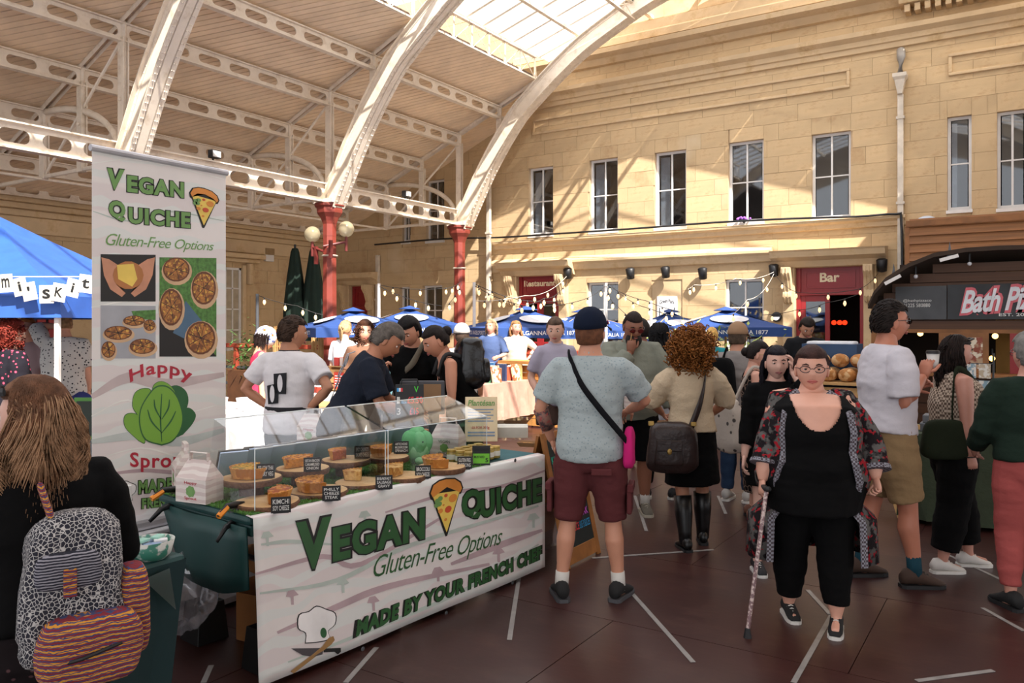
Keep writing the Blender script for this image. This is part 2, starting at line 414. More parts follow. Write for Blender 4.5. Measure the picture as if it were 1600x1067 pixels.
# doors with surrounds
def surround(o, zc, head, nm):
    x0, z0, x1, z1 = o; g = G()
    t = thing(nm, None, None, (x0, FY, z0), kind='structure')
    g.box((x0 - .28, FY - .1, ZG), (x0, FY + .02, zc - .12)); g.box((x1, FY - .1, ZG), (x1 + .28, FY + .02, zc - .12)); obj('pilaster', g, m_stone2, t, bevel=.02)
    pr = [(-.02, zc - .14), (.14, zc - .12), (.2, zc + .02), (.42, zc + .1), (.46, zc + .22), (.5, zc + .26), (-.02, zc + .3)]
    mould('door_hood', x0 - .5, x1 + .5, pr, par=None).name = 'door_hood'
    hd = bpy.data.objects['door_hood']; hd.parent = t; hd.data.transform(Matrix.Translation(-LOC[t.name])); hd.name = 'hood'
    for xa in (x0 - .24, x1 + .04):
        g = G(); pts = [(0, 0), (.36, 0), (.36, -.14), (.24, -.3), (.15, -.55), (.2, -.7), (.13, -.82), (0, -.86)]
        M = Matrix(((0, 0, 1, xa), (-1, 0, 0, FY - .08), (0, 1, 0, zc - .13), (0, 0, 0, 1))); g.prism(pts, M, .2)
        for q in (.05, .13): g.prism([(a + .015, b - .02) for a, b in pts], M @ Matrix.Translation((0, 0, q - .015)), .03)
        obj('console_bracket', g, m_stone2, t, bevel=.01)
    return t
def door_fill(nm, o, split, txt, tx, leaves=2, open_leaf=False, zt=None):
    x0, z0, x1, z1 = o; t = thing(nm, None, None, (x0, FY, z0), kind='structure'); y = FY + .1
    g = G(); g.box((x0, y - .03, z0), (x0 + .1, y + .08, z1)); g.box((x1 - .1, y - .03, z0), (x1, y + .08, z1)); g.box((x0 + .1, y - .03, z1 - .07), (x1 - .1, y + .08, z1)); g.box((x0 + .1, y - .05, split - .09), (x1 - .1, y + .08, split)); obj('door_frame', g, m_red2, t, bevel=.008)
    g = G().box((x0 + .1, y + .02, split), (x1 - .1, y + .06, z1 - .07)); obj('fascia_panel', g, m_red2, t)
    a, b, c, d = x0 + .2, split + .08, x1 - .2, z1 - .17; g = G()
    g.box((a, y, b), (c, y + .03, b + .03)); g.box((a, y, d - .03), (c, y + .03, d)); g.box((a, y, b + .03), (a + .03, y + .03, d - .03)); g.box((c - .03, y, b + .03), (c, y + .03, d - .03)); obj('panel_bead', g, m_red2, t)
    if txt:
        g = G(); text(g, txt, plane_y(y + .02), *tx, bold=.03, w=.004); obj('lettering', g, mat('sign_cream', 'ead9b4', .5), t)
    n = leaves; lw = (x1 - x0 - .2) / n
    for i in range(n):
        if open_leaf and i == n - 1: continue
        a = x0 + .1 + i * lw; c = a + lw; zt_ = split - .09; g = G()
        g.box((a, y, z0), (a + .11, y + .05, zt_)); g.box((c - .11, y, z0), (c, y + .05, zt_)); g.box((a + .11, y, zt_ - .14), (c - .11, y + .05, zt_)); g.box((a + .11, y, z0), (c - .11, y + .05, z0 + 1.1)); g.box((a + .11, y, z0 + 1.75), (c - .11, y + .05, z0 + 1.81))
        l = obj('door_leaf', g, m_red2, t, bevel=.006)
        obj('pane', G().box((a + .11, y + .02, z0 + 1.1), (c - .11, y + .026, zt_ - .14)), g_win, l)
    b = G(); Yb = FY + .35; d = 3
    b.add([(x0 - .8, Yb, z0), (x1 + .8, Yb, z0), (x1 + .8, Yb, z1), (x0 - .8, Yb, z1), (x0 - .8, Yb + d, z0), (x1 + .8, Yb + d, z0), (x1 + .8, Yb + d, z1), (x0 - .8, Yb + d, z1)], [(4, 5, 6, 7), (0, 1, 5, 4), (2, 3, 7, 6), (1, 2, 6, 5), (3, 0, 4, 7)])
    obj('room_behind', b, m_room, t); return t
surround(bar, FZ(1300, 408), None, 'trim_1'); surround(res, FZ(840, 424), None, 'trim_2'); surround(rdr, FZ(560, 440), None, 'trim_3')
def tbox(x0, y0, x1, y1, Y):
    a = on_y(x0, y1, Y); b = on_y(x1, y0, Y); return a[0], a[1], b[0], b[1]
door_fill('door_1', bar, FZ(1300, 455), 'Bar', tbox(1281, 425, 1312, 441, FY + .12), 2, True)
door_fill('door_2', res, FZ(840, 462), 'Restaurant', tbox(819, 437, 868, 448, FY + .12), 2)
door_fill('door_3', rdr, FZ(560, 478), None, None, 1)
# shiny red lamps inside the bar
for i, px in enumerate((1303, 1312, 1320)):
    g = G(); x, z = on_y(px, 504, FY + 1.4); g.ball((x, FY + 1.4, z), .06); obj('bar_lamp', g, mat('red_lamp', 'ff2a10', .4, emit=3), label=['red globe lamp inside the bar doorway, left', 'red globe lamp inside the bar doorway, middle', 'red globe lamp inside the bar doorway, right'][i], cat='lamp', smooth=True)
# ---------------------------------------------- left wall (X = LX)
lw = thing('wall_left', None, None, (LX, 0, 0), kind='structure')
def LW(px, py): return on_x(px, py, LX)
def lopen(x0, x1, yt, yb):
    a = LW(x0, (yt + yb) / 2)[0]; b = LW(x1, (yt + yb) / 2)[0]; xm = (x0 + x1) / 2; return (a, LW(xm, yb)[1], b, LW(xm, yt)[1])
lh = [lopen(352, 378, 418, 548), (lopen(30, 102, 452, 600))]
lh[1] = (lh[1][0], ZG, lh[1][2], lh[1][3])
g = G()
for (a, b, c, d) in rectsub((4, ZG, FY, 4.9), lh): g.box((LX - .3, a, b), (LX - .03, c, d))
obj('masonry_backing', g, m_mortar, lw)
g = G(); z = ZG; k = 0
while z < 4.5:
    y = 4 - (.5 if k % 2 else 0)
    while y < FY:
        w = R.choice((.8, .95, 1.1))
        for r_ in rectsub((max(y, 4), z, min(y + w, FY), z + .4), lh): g.box((LX - .035, r_[0] + .004, r_[1] + .004), (LX, r_[2] - .004, r_[3] - .004))
        y += w
    z += .4; k += 1
obj('stone_courses', g, m_stone, lw, kind='stuff')
g = G()
for o_, z0, z1 in ((.3, 4.36, 4.5), (.42, 4.5, 4.62), (.15, 4.2, 4.36), (.08, 3.8, 4.2)): g.box((LX - .02, 4, z0), (LX + o_, FY, z1))
obj('eaves_cornice', g, m_stone2, lw, bevel=.03)
w = lh[0]; g = G(); g.box((LX - .02, w[0] - .5, w[3] + .28), (LX + .4, w[2] + .6, w[3] + .42)); g.box((LX - .02, w[0] - .4, w[3] + .16), (LX + .25, w[2] + .5, w[3] + .28)); g.box((LX - .02, w[2] + .15, w[3] - .5), (LX + .18, w[2] + .3, w[3] + .16)); g.box((LX - .02, w[2], w[1]), (LX + .06, w[2] + .14, w[3] + .1)); obj('window_hood', g, m_stone2, lw, bevel=.03)
g = G(); a = w; 
g.box((LX - .1, a[0], a[1]), (LX - .04, a[0] + .07, a[3])); g.box((LX - .1, a[2] - .07, a[1]), (LX - .04, a[2], a[3])); g.box((LX - .1, a[0], a[3] - .07), (LX - .04, a[2], a[3])); g.box((LX - .1, a[0], a[1]), (LX - .04, a[2], a[1] + .08))
for q in (.25, .5, .75): g.box((LX - .09, a[0], a[1] + (a[3] - a[1]) * q - .02), (LX - .05, a[2], a[1] + (a[3] - a[1]) * q + .02))
g.box((LX - .09, (a[0] + a[2]) / 2 - .02, a[1]), (LX - .05, (a[0] + a[2]) / 2 + .02, a[3]))
wd = thing('window_20', None, None, (LX, a[0], a[1]), kind='structure'); obj('frame', g, m_wframe, wd); obj('pane', G().box((LX - .075, a[0] + .05, a[1] + .05), (LX - .07, a[2] - .05, a[3] - .05)), mat('blind_pane', 'a89c88', .15), wd)
a = lh[1]; dd = thing('door_4', None, None, (LX, a[0], ZG), kind='structure')
g = G(); nd = 4; wdt = (a[2] - a[0]) / nd
for i in range(nd + 1): g.box((LX - .12, a[0] + i * wdt - (.1 if 0 < i < nd else 0), ZG), (LX - .05, a[0] + i * wdt + .1, a[3]))
g.box((LX - .12, a[0], a[3] - .12), (LX - .05, a[2], a[3])); g.box((LX - .12, a[0], ZG), (LX - .05, a[2], ZG + 1.2)); g.box((LX - .12, a[0], 1.95), (LX - .05, a[2], 2.05)); obj('door_leaf', g, m_red2, dd); obj('pane', G().box((LX - .09, a[0], .5), (LX - .085, a[2], a[3])), mat('dark_pane', '15171a', .1), dd)
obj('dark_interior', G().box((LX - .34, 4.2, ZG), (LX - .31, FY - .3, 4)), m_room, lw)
# plaque and small electrical boxes on left wall
def wbox(nm, px0, py0, px1, py1, m, label, cat, d=.1, X=LX):
    a = on_x(px0, py1, X); b = on_x(px1, py0, X); return obj(nm, G().box((X + .002, a[0], a[1]), (X + d, b[0], b[1])), m, label=label, cat=cat, bevel=.01)
wbox('alarm_box', 412, 399, 425, 408, m_wframe, 'small white alarm box on the left stone wall beside the green parasols', 'alarm box')
wbox('vent_grille', 412, 389, 426, 397, mat('brown_vent', '8f7450', .8), 'brown vent block above the white alarm box', 'vent')
wbox('wall_plaque', 54, 352, 78, 362, mat('plaque', 'b6a88e', .8), 'small weathered plaque on the left wall above the blue gazebo', 'plaque', .03)
# ---------------------------------------------- cast iron columns
CX = -13.86
RIBY = [3.2, 8.3, 13.4, 18.5]
def column(Y, zb, label):
    t = thing('iron_column', label, 'column', (CX, Y, zb), group='red cast iron columns under the roof girders')
    def oct_(prof, n=8): return G().lathe(prof, (CX, Y, 0), 8, M=Matrix.Rotation(PI / 8, 4, 'Z'))
    obj('shaft', oct_([(.18, zb + .35), (.172, 1.5), (.16, 3.7)]), m_red, t)
    obj('plinth', oct_([(.28, zb), (.28, zb + .25), (.2, zb + .35)]), m_red, t)
    obj('capital', oct_([(.165, 3.7), (.165, 3.98), (.19, 4.05), (.23, 4.14), (.31, 4.24), (.32, 4.3), (.32, 4.36), (.37, 4.4), (.37, 4.46)]), m_red, t)
    obj('band', G().lathe([(.18, 3.22), (.2, 3.24), (.18, 3.26)], (CX, Y, 0), 16), m_white, t); return t
column(13.4, ZG, 'dark red iron column carrying the two globe lamps'); column(18.5, ZG, 'dark red iron column nearest the facade, left of the Restaurant door'); column(8.3, 0, 'dark red iron column hidden behind the tall roller banner')
# ---------------------------------------------- roof
SL = .42; RX0, RX1 = -20.4, -11.3
def ZR(x): return 8.23 + SL * (x - RX1)
roof = thing('ceiling', None, None, (0, 0, 0), kind='structure')
g = G(); g.add([(RX0, -8, ZR(RX0) + .06), (RX1, -8, ZR(RX1) + .06), (RX1, FY, ZR(RX1) + .06), (RX0, FY, ZR(RX0) + .06)] + [(RX0, -8, ZR(RX0) + .16), (RX1, -8, ZR(RX1) + .16), (RX1, FY, ZR(RX1) + .16), (RX0, FY, ZR(RX0) + .16)], [(0, 3, 2, 1), (4, 5, 6, 7), (0, 1, 5, 4), (1, 2, 6, 5), (2, 3, 7, 6), (3, 0, 4, 7)])
obj('roof_deck', g, m_gap, roof)
def clip(poly, a, b, c):   # keep a*x+b*y<=c
    out = []
    for i in range(len(poly)):
        p, q = poly[i], poly[(i + 1) % len(poly)]; dp = a * p[0] + b * p[1] - c; dq = a * q[0] + b * q[1] - c
        if dp <= 0: out.append(p)
        if dp * dq < 0: t = dp / (dp - dq); out.append((p[0] + (q[0] - p[0]) * t, p[1] + (q[1] - p[1]) * t))
    return out
bays = [(3.2, 8.3), (8.3, 13.4), (13.4, 18.5), (18.5, FY)]
for (ya, yb) in bays:
    rect = [(RX0, ya), (RX1, ya), (RX1, yb), (RX0, yb)]
    s0 = ya - RX1; pitch = .20
    s = s0
    while s < yb - RX0:
        p = clip(clip(rect, -1, 1, s + pitch - .034), 1, -1, -s)
        if len(p) > 2:
            k = len(p); vs = [(x, y, ZR(x) + .025) for x, y in p] + [(x, y, ZR(x) + .055) for x, y in p]
            obj('ceiling_board', G().add(vs, [tuple(range(k - 1, -1, -1)), tuple(range(k, 2 * k))] + [(i, (i + 1) % k, k + (i + 1) % k, k + i) for i in range(k)]), m_board, roof)
        s += pitch
def castell(Y0, Y1, x, z0, h, n, fw=.14):
    """castellated beam along Y with n stadium holes"""
    g = G(); p = (Y1 - Y0) / n; hh = h * .29; hw = p * .36; t = .012
    for i in range(n):
        c = Y0 + (i + .5) * p; inner = []; outer = []
        for k in range(16):
            a = 2 * PI * (k + .5) / 16; ca, sa = math.cos(a), math.sin(a)
            cx = (hw - hh) * (1 if ca > 0 else -1); inner.append((c + cx + hh * ca, z0 + h / 2 + hh * sa))
            q = max(abs(ca) / (p / 2), abs(sa) / (h / 2) * 1.0); m_ = 1 / q; oy, oz = ca * m_, sa * m_
            outer.append((c + oy, z0 + h / 2 + oz))
        for k in (1, 6, 9, 14):
            outer[k] = (c + (p / 2 if k in (1, 14) else -p / 2), z0 + (h if k in (1, 6) else 0))
        vs = [(x - t, y, z) for y, z in inner] + [(x - t, y, z) for y, z in outer] + [(x + t, y, z) for y, z in inner] + [(x + t, y, z) for y, z in outer]
        fs = []
        for k in range(16):
            j = (k + 1) % 16; fs += [(k, j, 16 + j, 16 + k), (32 + k, 48 + k, 48 + j, 32 + j), (k, 32 + k, 32 + j, j)]
        g.add(vs, fs)
    g.box((x - fw / 2, Y0, z0 - .025), (x + fw / 2, Y1, z0)); g.box((x - fw / 2, Y0, z0 + h), (x + fw / 2, Y1, z0 + h + .025)); return g
PX = [-12.45, -13.86, -15.25, -16.65, -18.3]
fr = thing('trim_4', None, None, (CX, 0, 4.5), kind='structure')   # iron roof frame
for x in PX:
    zz = ZR(x) - .36
    for (ya, yb) in bays[:3]: obj('purlin', castell(ya, yb, x, zz, .3, 7), m_white, fr)
for (ya, yb) in bays[:3]:
    obj('column_girder', castell(ya + .15, yb - .15, CX, 4.5, .4, 7, .2), m_white, fr)
    obj('tie_tube', G().tube([(-16.65, ya, 4.55), (-16.65, yb, 4.55)], .03), m_white, fr)
    obj('wall_beam', castell(ya, yb, -19.6, 4.62, .26, 7, .12), m_white, fr)
for Y in RIBY:
    # rafter following the slope, posts, tie and curved bracket
    g = G(); M = Matrix.Identity(4)
    for dx in (-.06, .06):
        g.tube([(RX0, Y + dx, ZR(RX0) - .02), (RX1, Y + dx, ZR(RX1) - .02)], (.02, .06), 4)
    obj('rafter', g, m_white, fr)
    for x in PX[:-1]:
        zb = 4.5 if x != -12.45 else None
        g = G(); z0 = 4.55 if x < -13 else 6.7
        g.tube([(x, Y, z0), (x, Y, ZR(x))], .055, 8)
        for s_ in (-1, 1): g.box((x - .085, Y + s_ * .05 - .01, z0), (x + .085, Y + s_ * .05 + .01, ZR(x) - .3))
        g.ball((x, Y - .07, z0 + (ZR(x) - z0) * .45), .04, 8, 5); obj('hanger_post', g, m_white, fr)
    obj('cross_tie', G().tube([(LX, Y, 4.6), (CX, Y, 4.6)], .045), m_white, fr)
    obj('diagonal_strut', G().tube([(-16.65, Y, 4.6), (-13.9, Y, ZR(-13.9) - .3)], .03, 6), m_white, fr)
    g = G(); arc = [(CX - .15 - 2.6 * (1 - math.cos(a)), Y, 4.75 + 1.15 * math.sin(a)) for a in [i * PI / 2 / 12 for i in range(13)]]
    g.tube(arc, (.07, .05), 6, up=(0, 1, 0)); obj('curved_bracket', g, m_white, fr, smooth=True)
# arch ribs
def rib(Y, mirror=True):
    pts = [(-13.75, 4.46), (-12.91, 5.96), (-12.05, 7.15), (-11.42, 7.76), (-10.03, 8.78), (-8.92, 9.35), (-7.9, 9.78), (-6.4, 10.2), (-5, 10.34), (-3.6, 10.2), (-2.1, 9.78), (-.5, 8.95), (1.0, 7.8), (2.0, 6.8), (3.0, 5.2), (3.75, 4.46)]
    c = smooth_path([(x, 0, z) for x, z in pts], 4); g = G(); n = len(c); fl_ = .19; dp = .22; rv = G()
    nor = []
    for i in range(n):
        t = (c[min(i + 1, n - 1)] - c[max(i - 1, 0)]).normalized(); nor.append(Vector((-t.z, 0, t.x)))
    def sweep(w0, w1, y0, y1, mi=0):
        vs = []
        for i in range(n):
            for (w, y) in ((w0, y0), (w1, y0), (w1, y1), (w0, y1)): q = c[i] + nor[i] * w; vs.append((q.x, Y + y, q.z))
        fs = [(0, 1, 2, 3), (n * 4 - 1, n * 4 - 2, n * 4 - 3, n * 4 - 4)]
        for i in range(n - 1):
            for k in range(4): fs.append((i * 4 + k, i * 4 + 4 + k, i * 4 + 4 + (k + 1) % 4, i * 4 + (k + 1) % 4))
        g.add(vs, fs, mi)
    sweep(dp - .02, dp, -fl_, fl_); sweep(-dp, -dp + .02, -fl_, fl_); sweep(-dp, dp, -.1, -.075); sweep(-dp, dp, .075, .1)
    for s_ in (-1, 1): sweep(dp - .09, dp - .02, s_ * .1 - .012, s_ * .1 + .012); sweep(-dp + .02, -dp + .09, s_ * .12 - .012, s_ * .12 + .012)
    L = 0
    i = 0; acc = 0
    for i in range(n - 1):
        seg = (c[i + 1] - c[i]); m_ = max(1, int(seg.length / .11))
        for q in range(m_):
            p = c[i] + seg * (q / m_); nn = nor[i]
            if p.x > -5: continue
            for y in (-.155, -.115, .115, .155) if True else (): 
                w = -dp - .002; a = p + nn * w; rv.ball((a.x, Y + y, a.z), .014, 5, 4)
            for w in (-dp + .055, dp - .055): a = p + nn * w; rv.ball((a.x, Y - .11, a.z), .013, 5, 4)
    t = thing('trim_%d' % (5 + RIBY.index(Y)), None, None, (CX, Y, 4.46), kind='structure')
    obj('arch_rib', g, m_white, t)
    if Y > 5: obj('rivets', rv, m_white, t, kind='stuff')
    g = G().box((CX - .3, Y - .26, 4.46), (CX + .34, Y + .26, 4.56)); g.box((CX - .2, Y - .2, 4.56), (CX - .05, Y + .2, 4.9)); obj('springer_plate', g, m_white, t)
for Y in RIBY: rib(Y)
# skylight: glazing bars + panes from x=-11.3 up to the ridge and down
sky = thing('window_30', None, None, (RX1, 0, 8.8), kind='structure')
SX0, SX1 = -11.3, 1.3; RG = -5.0
def ZS(x): return 8.95 + .30 * (RG - SX0) - .30 * abs(x - RG)
bars = [-1.0 + .68 * i for i in range(31)]
for i, y in enumerate(bars):
    for (xa, xb) in ((SX0, RG), (RG, SX1)):
        obj('glazing_bar', G().tube([(xa, y, ZS(xa)), (xb, y, ZS(xb))], (.028, .035), 4), m_white, sky)
for i in range(len(bars) - 1):
    y0, y1 = bars[i] + .02, min(bars[i + 1] - .02, FY); gm = g_diffuser if y0 > 17.2 else g_sky
    for (xa, xb) in ((SX0, RG), (RG, SX1)):
        for q in range(3):
            x0 = xa + (xb - xa) * q / 3; x1 = xa + (xb - xa) * (q + 1) / 3 - .01
            obj('pane', G().add([(x0, y0, ZS(x0) + .02), (x1, y0, ZS(x1) + .02), (x1, y1, ZS(x1) + .02), (x0, y1, ZS(x0) + .02)], [(0, 1, 2, 3)]), gm, sky)
def lattice(x, z0, h, Ya, Yb, p=.6):
    g = G()
    for z in (z0, z0 + h):
        g.box((x - .05, Ya, z - .02), (x + .05, Yb, z + .02))
    y = Ya; k = 0
    while y < Yb - .01:
        y2 = min(y + p, Yb); g.tube([(x, y, z0), (x, y, z0 + h)], .02, 5)
        g.tube([(x - .02, y, z0), (x - .02, y2, z0 + h)], .014, 4); g.tube([(x + .02, y, z0 + h), (x + .02, y2, z0)], .014, 4)
        y = y2
    return g
for (ya, yb) in bays[:3]:
    obj('lattice_truss', lattice(SX0 + .02, 8.28, .6, ya, yb, .72), m_white, sky)
    for x in (-8.4, -6.9): obj('lattice_truss', lattice(x, ZS(x) - .5, .42, ya, yb, 1.02), m_white, sky)
for x in (-10, -8.4, -6.9, -5): obj('ridge_beam', G().box((x - .05, -1, ZS(x) - .12), (x + .05, FY, ZS(x) - .04)), m_white, sky)
# right roof slope (outside the frame; it shades the near floor as the real one does)
g = G(); xr = SX1; g.add([(xr, -8, 8.9), (11, -8, 4.9), (11, FY, 4.9), (xr, FY, 8.9), (xr, -8, 9.0), (11, -8, 5.0), (11, FY, 5.0), (xr, FY, 9.0)], [(0, 3, 2, 1), (4, 5, 6, 7), (0, 1, 5, 4), (1, 2, 6, 5), (2, 3, 7, 6), (3, 0, 4, 7)]); obj('right_roof_slope', g, m_board, roof)
g = G(); g.add([(SX0, -8, ZS(SX0)), (RG, -8, ZS(RG)), (RG, -1, ZS(RG)), (SX0, -1, ZS(SX0)), (SX1, -8, ZS(SX1)), (SX1, -1, ZS(SX1))], [(0, 1, 2, 3), (1, 4, 5, 2)]); obj('end_roof', g, m_board, roof)
g = G()
for x in (4.5,):
    pass
# downpipes
def pipe(x, Y, z0, z1, nm, label, hopper=False):
    t = thing(nm, label, 'downpipe', (x, Y, z0)); mp = mat('pipe_paint', 'cfc3b2', .5)
    g = G(); g.box((x - .06, Y - .06, z0), (x + .06, Y + .05, z1)); obj('pipe', g, mp, t, bevel=.01)
    z = z0 + 1.2
    while z < z1: obj('pipe_collar', G().box((x - .085, Y - .08, z), (x + .085, Y + .05, z + .06)), mp, t); z += 1.9
    if hopper:
        g = G().lathe([(.07, z1), (.1, z1 + .12), (.15, z1 + .3), (.2, z1 + .36), (.2, z1 + .44)], (x, Y - .08, 0), 4, M=Matrix.Rotation(PI / 4, 4, 'Z')); obj('hopper_head', g, mp, t)
        obj('outlet', G().tube([(x, Y - .08, z1 + .4), (x + .02, Y - .1, z1 + .8), (x, Y + .04, z1 + 1.0)], .09, 10), mat('lead', '9a948c', .6), t, smooth=True)
pipe(DP, FY - .08, ZG, 6.75, 'downpipe', 'cream square downpipe with hopper head at the right of the facade', True)
pipe(FX(771), FY - .24, ZG, 5.9, 'downpipe', 'cream downpipe just right of the nearest-to-facade iron column')
pipe(FX(593), FY - .08, ZG, 3.9, 'downpipe', 'thin cream downpipe left of the small left-hand windows')
# cable along string course
t = [(FX(px), FY - .2, FZ(px, py)) for px, py in ((592, 383), (700, 374), (785, 372), (880, 366), (1000, 358), (1120, 349), (1240, 343), (1340, 340), (1402, 336), (1410, 345), (1412, 440))]
obj('wall_cable', G().tube(smooth_path(t, 4), .028, 6), m_dark, label='thick black cable running along the stone string course', cat='cable')
# ============================================================ STALL: counter, banner, quiches
def Zmat(x, y, z, rz=0, rx=0, ry=0): return Matrix.Translation((x, y, z)) @ Matrix.Rotation(rz, 4, 'Z') @ Matrix.Rotation(ry, 4, 'Y') @ Matrix.Rotation(rx, 4, 'X')
TX0, TX1, TY0, TY1, TZ = -3.78, -2.95, 2.36, 4.57, .775
AL = math.radians(5.5); P0 = Vector((-2.925, 2.36, 0)); ST = Matrix.Translation(P0) @ Matrix.Rotation(-AL, 4, 'Z') @ Matrix.Translation(-P0); STI = ST.inverted()
PRE = set(o.name for o in bpy.data.objects); FIXED = set()
m_teal = mat('teal_table', '16403f', .55, var=.08)
m_grey = mat('grey_tube', '55575a', .4, metal=.3)
m_print = mat('banner_vinyl', 'e6dfdb', .38, var=.03, kind='wave', c2='dfd5d3', c3='dfe0dc', ps=1.0)
m_dgreen = mat('print_green', '2c5a2e', .5, var=.15, vs=8); m_lgreen = mat('print_light_green', '6f9a55', .5, var=.03)
m_ink = mat('print_black', '14120f', .5); m_ltxt = mat('print_pale', 'eceae4', .6)
m_pred = mat('print_red', 'b3263a', .5); m_yel = mat('print_yellow', 'ecca5e', .5); m_or = mat('print_orange', 'd98a3a', .5); m_rd = mat('print_tomato', 'c9502e', .5)
m_dg2 = mat('print_leaf_dark', '2f6238', .5); m_pale_g = mat('print_sage', 'b9c4bb', .6); m_pale_p = mat('print_mauve', 'b79fa3', .6)
tb = thing('folding_table', 'dark teal plastic folding table under the quiche display', 'table', (-3.36, 3.6, 0))
for (a, b) in ((TY0, 3.46), (3.47, TY1)):
    g = G().box((TX0, a, TZ - .045), (TX1, b, TZ)); obj('tabletop', g, m_teal, tb, bevel=.02)
    g = G().box((TX0 + .03, a + .02, TZ - .1), (TX1 - .02, b - .02, TZ - .046)); obj('apron', g, m_teal, tb, bevel=.01)
for y in (2.55, 3.25, 3.7, 4.35):
    for x in (-3.62, -3.12):
        obj('leg', G().tube(smooth_path([(x, y, TZ - .1), (x, y, .5), (x - .03 if x < -3.3 else x + .03, y, .42), (x - .03 if x < -3.3 else x + .03, y, .2)], 4), .018, 8), m_grey, tb, smooth=True)
    obj('crossbar', G().tube([(-3.62, y, .5), (-3.12, y, .5)], .015, 8), m_grey, tb)
m_blk = mat('black_riser', '141414', .5)
k = 0
RL = ['black plastic table riser at the near left table leg', 'black plastic table riser behind the banner bottom corner', 'black table riser in the middle rear of the stall', 'black table riser in the middle front of the stall', 'black table riser rear of the joint', 'black table riser front of the joint', 'black table riser at the far rear leg', 'black table riser at the far front leg']
for y in (2.55, 3.25, 3.7, 4.35):
    for x in (-3.65, -3.09):
        g = G().lathe([(.125, 0), (.10, .2), (.09, .2), (.06, .17)], (x, y, 0), 4, M=Matrix.Rotation(PI / 4, 4, 'Z')); obj('table_riser', g, m_blk, label=RL[k], cat='riser', group='black risers under the table legs', bevel=.006); k += 1
# teal cloth side drape at the near end (curved skirt)
g = G(); n = 14; vs = []
for i in range(n + 1):
    u = i / n; x = TX0 + .06 + u * (TX1 - TX0 - .08)
    zb = .44 + .0 * u + .06 * math.sin(u * PI) * -1 if u > .05 else .5
    for q in range(5):
        t = q / 4; vs.append((x + (.12 * t * (1 - u)), TY0 - .006 + .008 * math.sin(u * 12 + t * 2), TZ - .05 + (zb - (TZ - .05)) * t))
g.add(vs, [(i * 5 + q, i * 5 + q + 1, (i + 1) * 5 + q + 1, (i + 1) * 5 + q) for i in range(n) for q in range(4)])
o = obj('end_panel', g, m_teal, tb, smooth=True); s_ = o.modifiers.new('s', 'SOLIDIFY'); s_.thickness = .012
# vinyl banner along the front
BX = -2.925
bn = thing('vinyl_banner', 'long white vinyl banner with green quiche lettering hanging along the front of the stall table', 'banner', (BX, 3.6, 0))
g = G(); ny, nz = 50, 16; vs = []
def bx(y, z): return BX + .05 * ((TZ - z) / TZ) * (1 - (y - TY0) / 2.6) + .006 * math.sin(y * 5 + z * 3) * (1 - z / TZ) + .004
for j in range(nz + 1):
    z = .03 + (TZ - .03) * j / nz
    for i in range(ny + 1):
        y = TY0 + (TY1 - TY0) * i / ny; vs.append((bx(y, z), y, z))
for i in range(ny + 1): y = TY0 + (TY1 - TY0) * i / ny; vs.append((TX1 - .03, y, TZ + .006))
g.add(vs, [(j * (ny + 1) + i, j * (ny + 1) + i + 1, (j + 1) * (ny + 1) + i + 1, (j + 1) * (ny + 1) + i) for j in range(nz + 1) for i in range(ny)])
o = obj('vinyl_sheet', g, m_print, bn, smooth=True); s_ = o.modifiers.new('s', 'SOLIDIFY'); s_.thickness = .003; s_.offset = -1
class BannerPlane:   # behaves like a matrix but follows the sheet
    def __matmul__(s, v):
        return Vector((bx(v.x, v.y) + v.z + .001, v.x, v.y))
BP = BannerPlane()
def bp(px, py):
    a, b = ray(px); n = (math.cos(AL), -math.sin(AL)); d = (P0.x * n[0] + P0.y * n[1]) / (a * n[0] + b * n[1])
    return 2.36 + (d * a - P0.x) * math.sin(AL) + (d * b - P0.y) * math.cos(AL), zat(py, d)
def words(g, s, px, P, bold, shear, w, mi=0, grow=0):
    """px: (x left, y base at left, x right, y base at right, cap height px left, right) on plane P(px,py)"""
def curve_text(g, s, f, bold, shear, w, mi, PL, spacing=1.0):
    """f(u,v) with u along text 0..1 and v 0..1 height -> plane (u,v)"""
    key = (s, bold, shear, spacing)
    if key not in TC: TC[key] = text_geo(s, bold, shear, spacing=spacing)
    v, fc, (a, b, c, d) = TC[key]; H = d - b
    g.add([PL @ Vector((*f((p.x - a) / (c - a), (p.y - b) / H), w)) for p in v], fc, mi)
def quad(fpx, tl, tr, bl, br):
    TL, TR, BL, BR = (fpx(*q) for q in (tl, tr, bl, br))
    def f(u, v):
        x0 = BL[0] + (BR[0] - BL[0]) * u; z0 = BL[1] + (BR[1] - BL[1]) * u; x1 = TL[0] + (TR[0] - TL[0]) * u; z1 = TL[1] + (TR[1] - TL[1]) * u
        return (x0 + (x1 - x0) * v, z0 + (z1 - z0) * v)
    return f
def logo_word(par, s, f, PL, mats, w=.002, name='lettering', b1=.10, b0=.035, k=1.0):
    g = G(); curve_text(g, s, f, b1, 0, w, 0, PL, 1.12); obj(name + '_outline', g, mats[0], par)
    g = G(); curve_text(g, s, lambda u, v: f(.012 + .976 * u, .04 + .92 * v), b0 + .012, 0, w + .0015, 0, PL, 1.12); obj(name, g, mats[1], par)
ML = [m_ink, m_dgreen]
def wordpart(par, fpx, PL, s, tl, tr, bl, br, mats=ML, **k): logo_word(par, s, quad(fpx, tl, tr, bl, br), PL, mats, **k)
wordpart(bn, bp, BP, 'V', (459, 813), (517, 802), (468, 893), (500, 888)); wordpart(bn, bp, BP, 'EGAN', (515, 822), (663, 790), (513, 880), (661, 843))
wordpart(bn, bp, BP, 'Q', (718, 765), (752, 760), (718, 820), (750, 808)); wordpart(bn, bp, BP, 'UICHE', (746, 766), (846, 744), (746, 812), (846, 784))
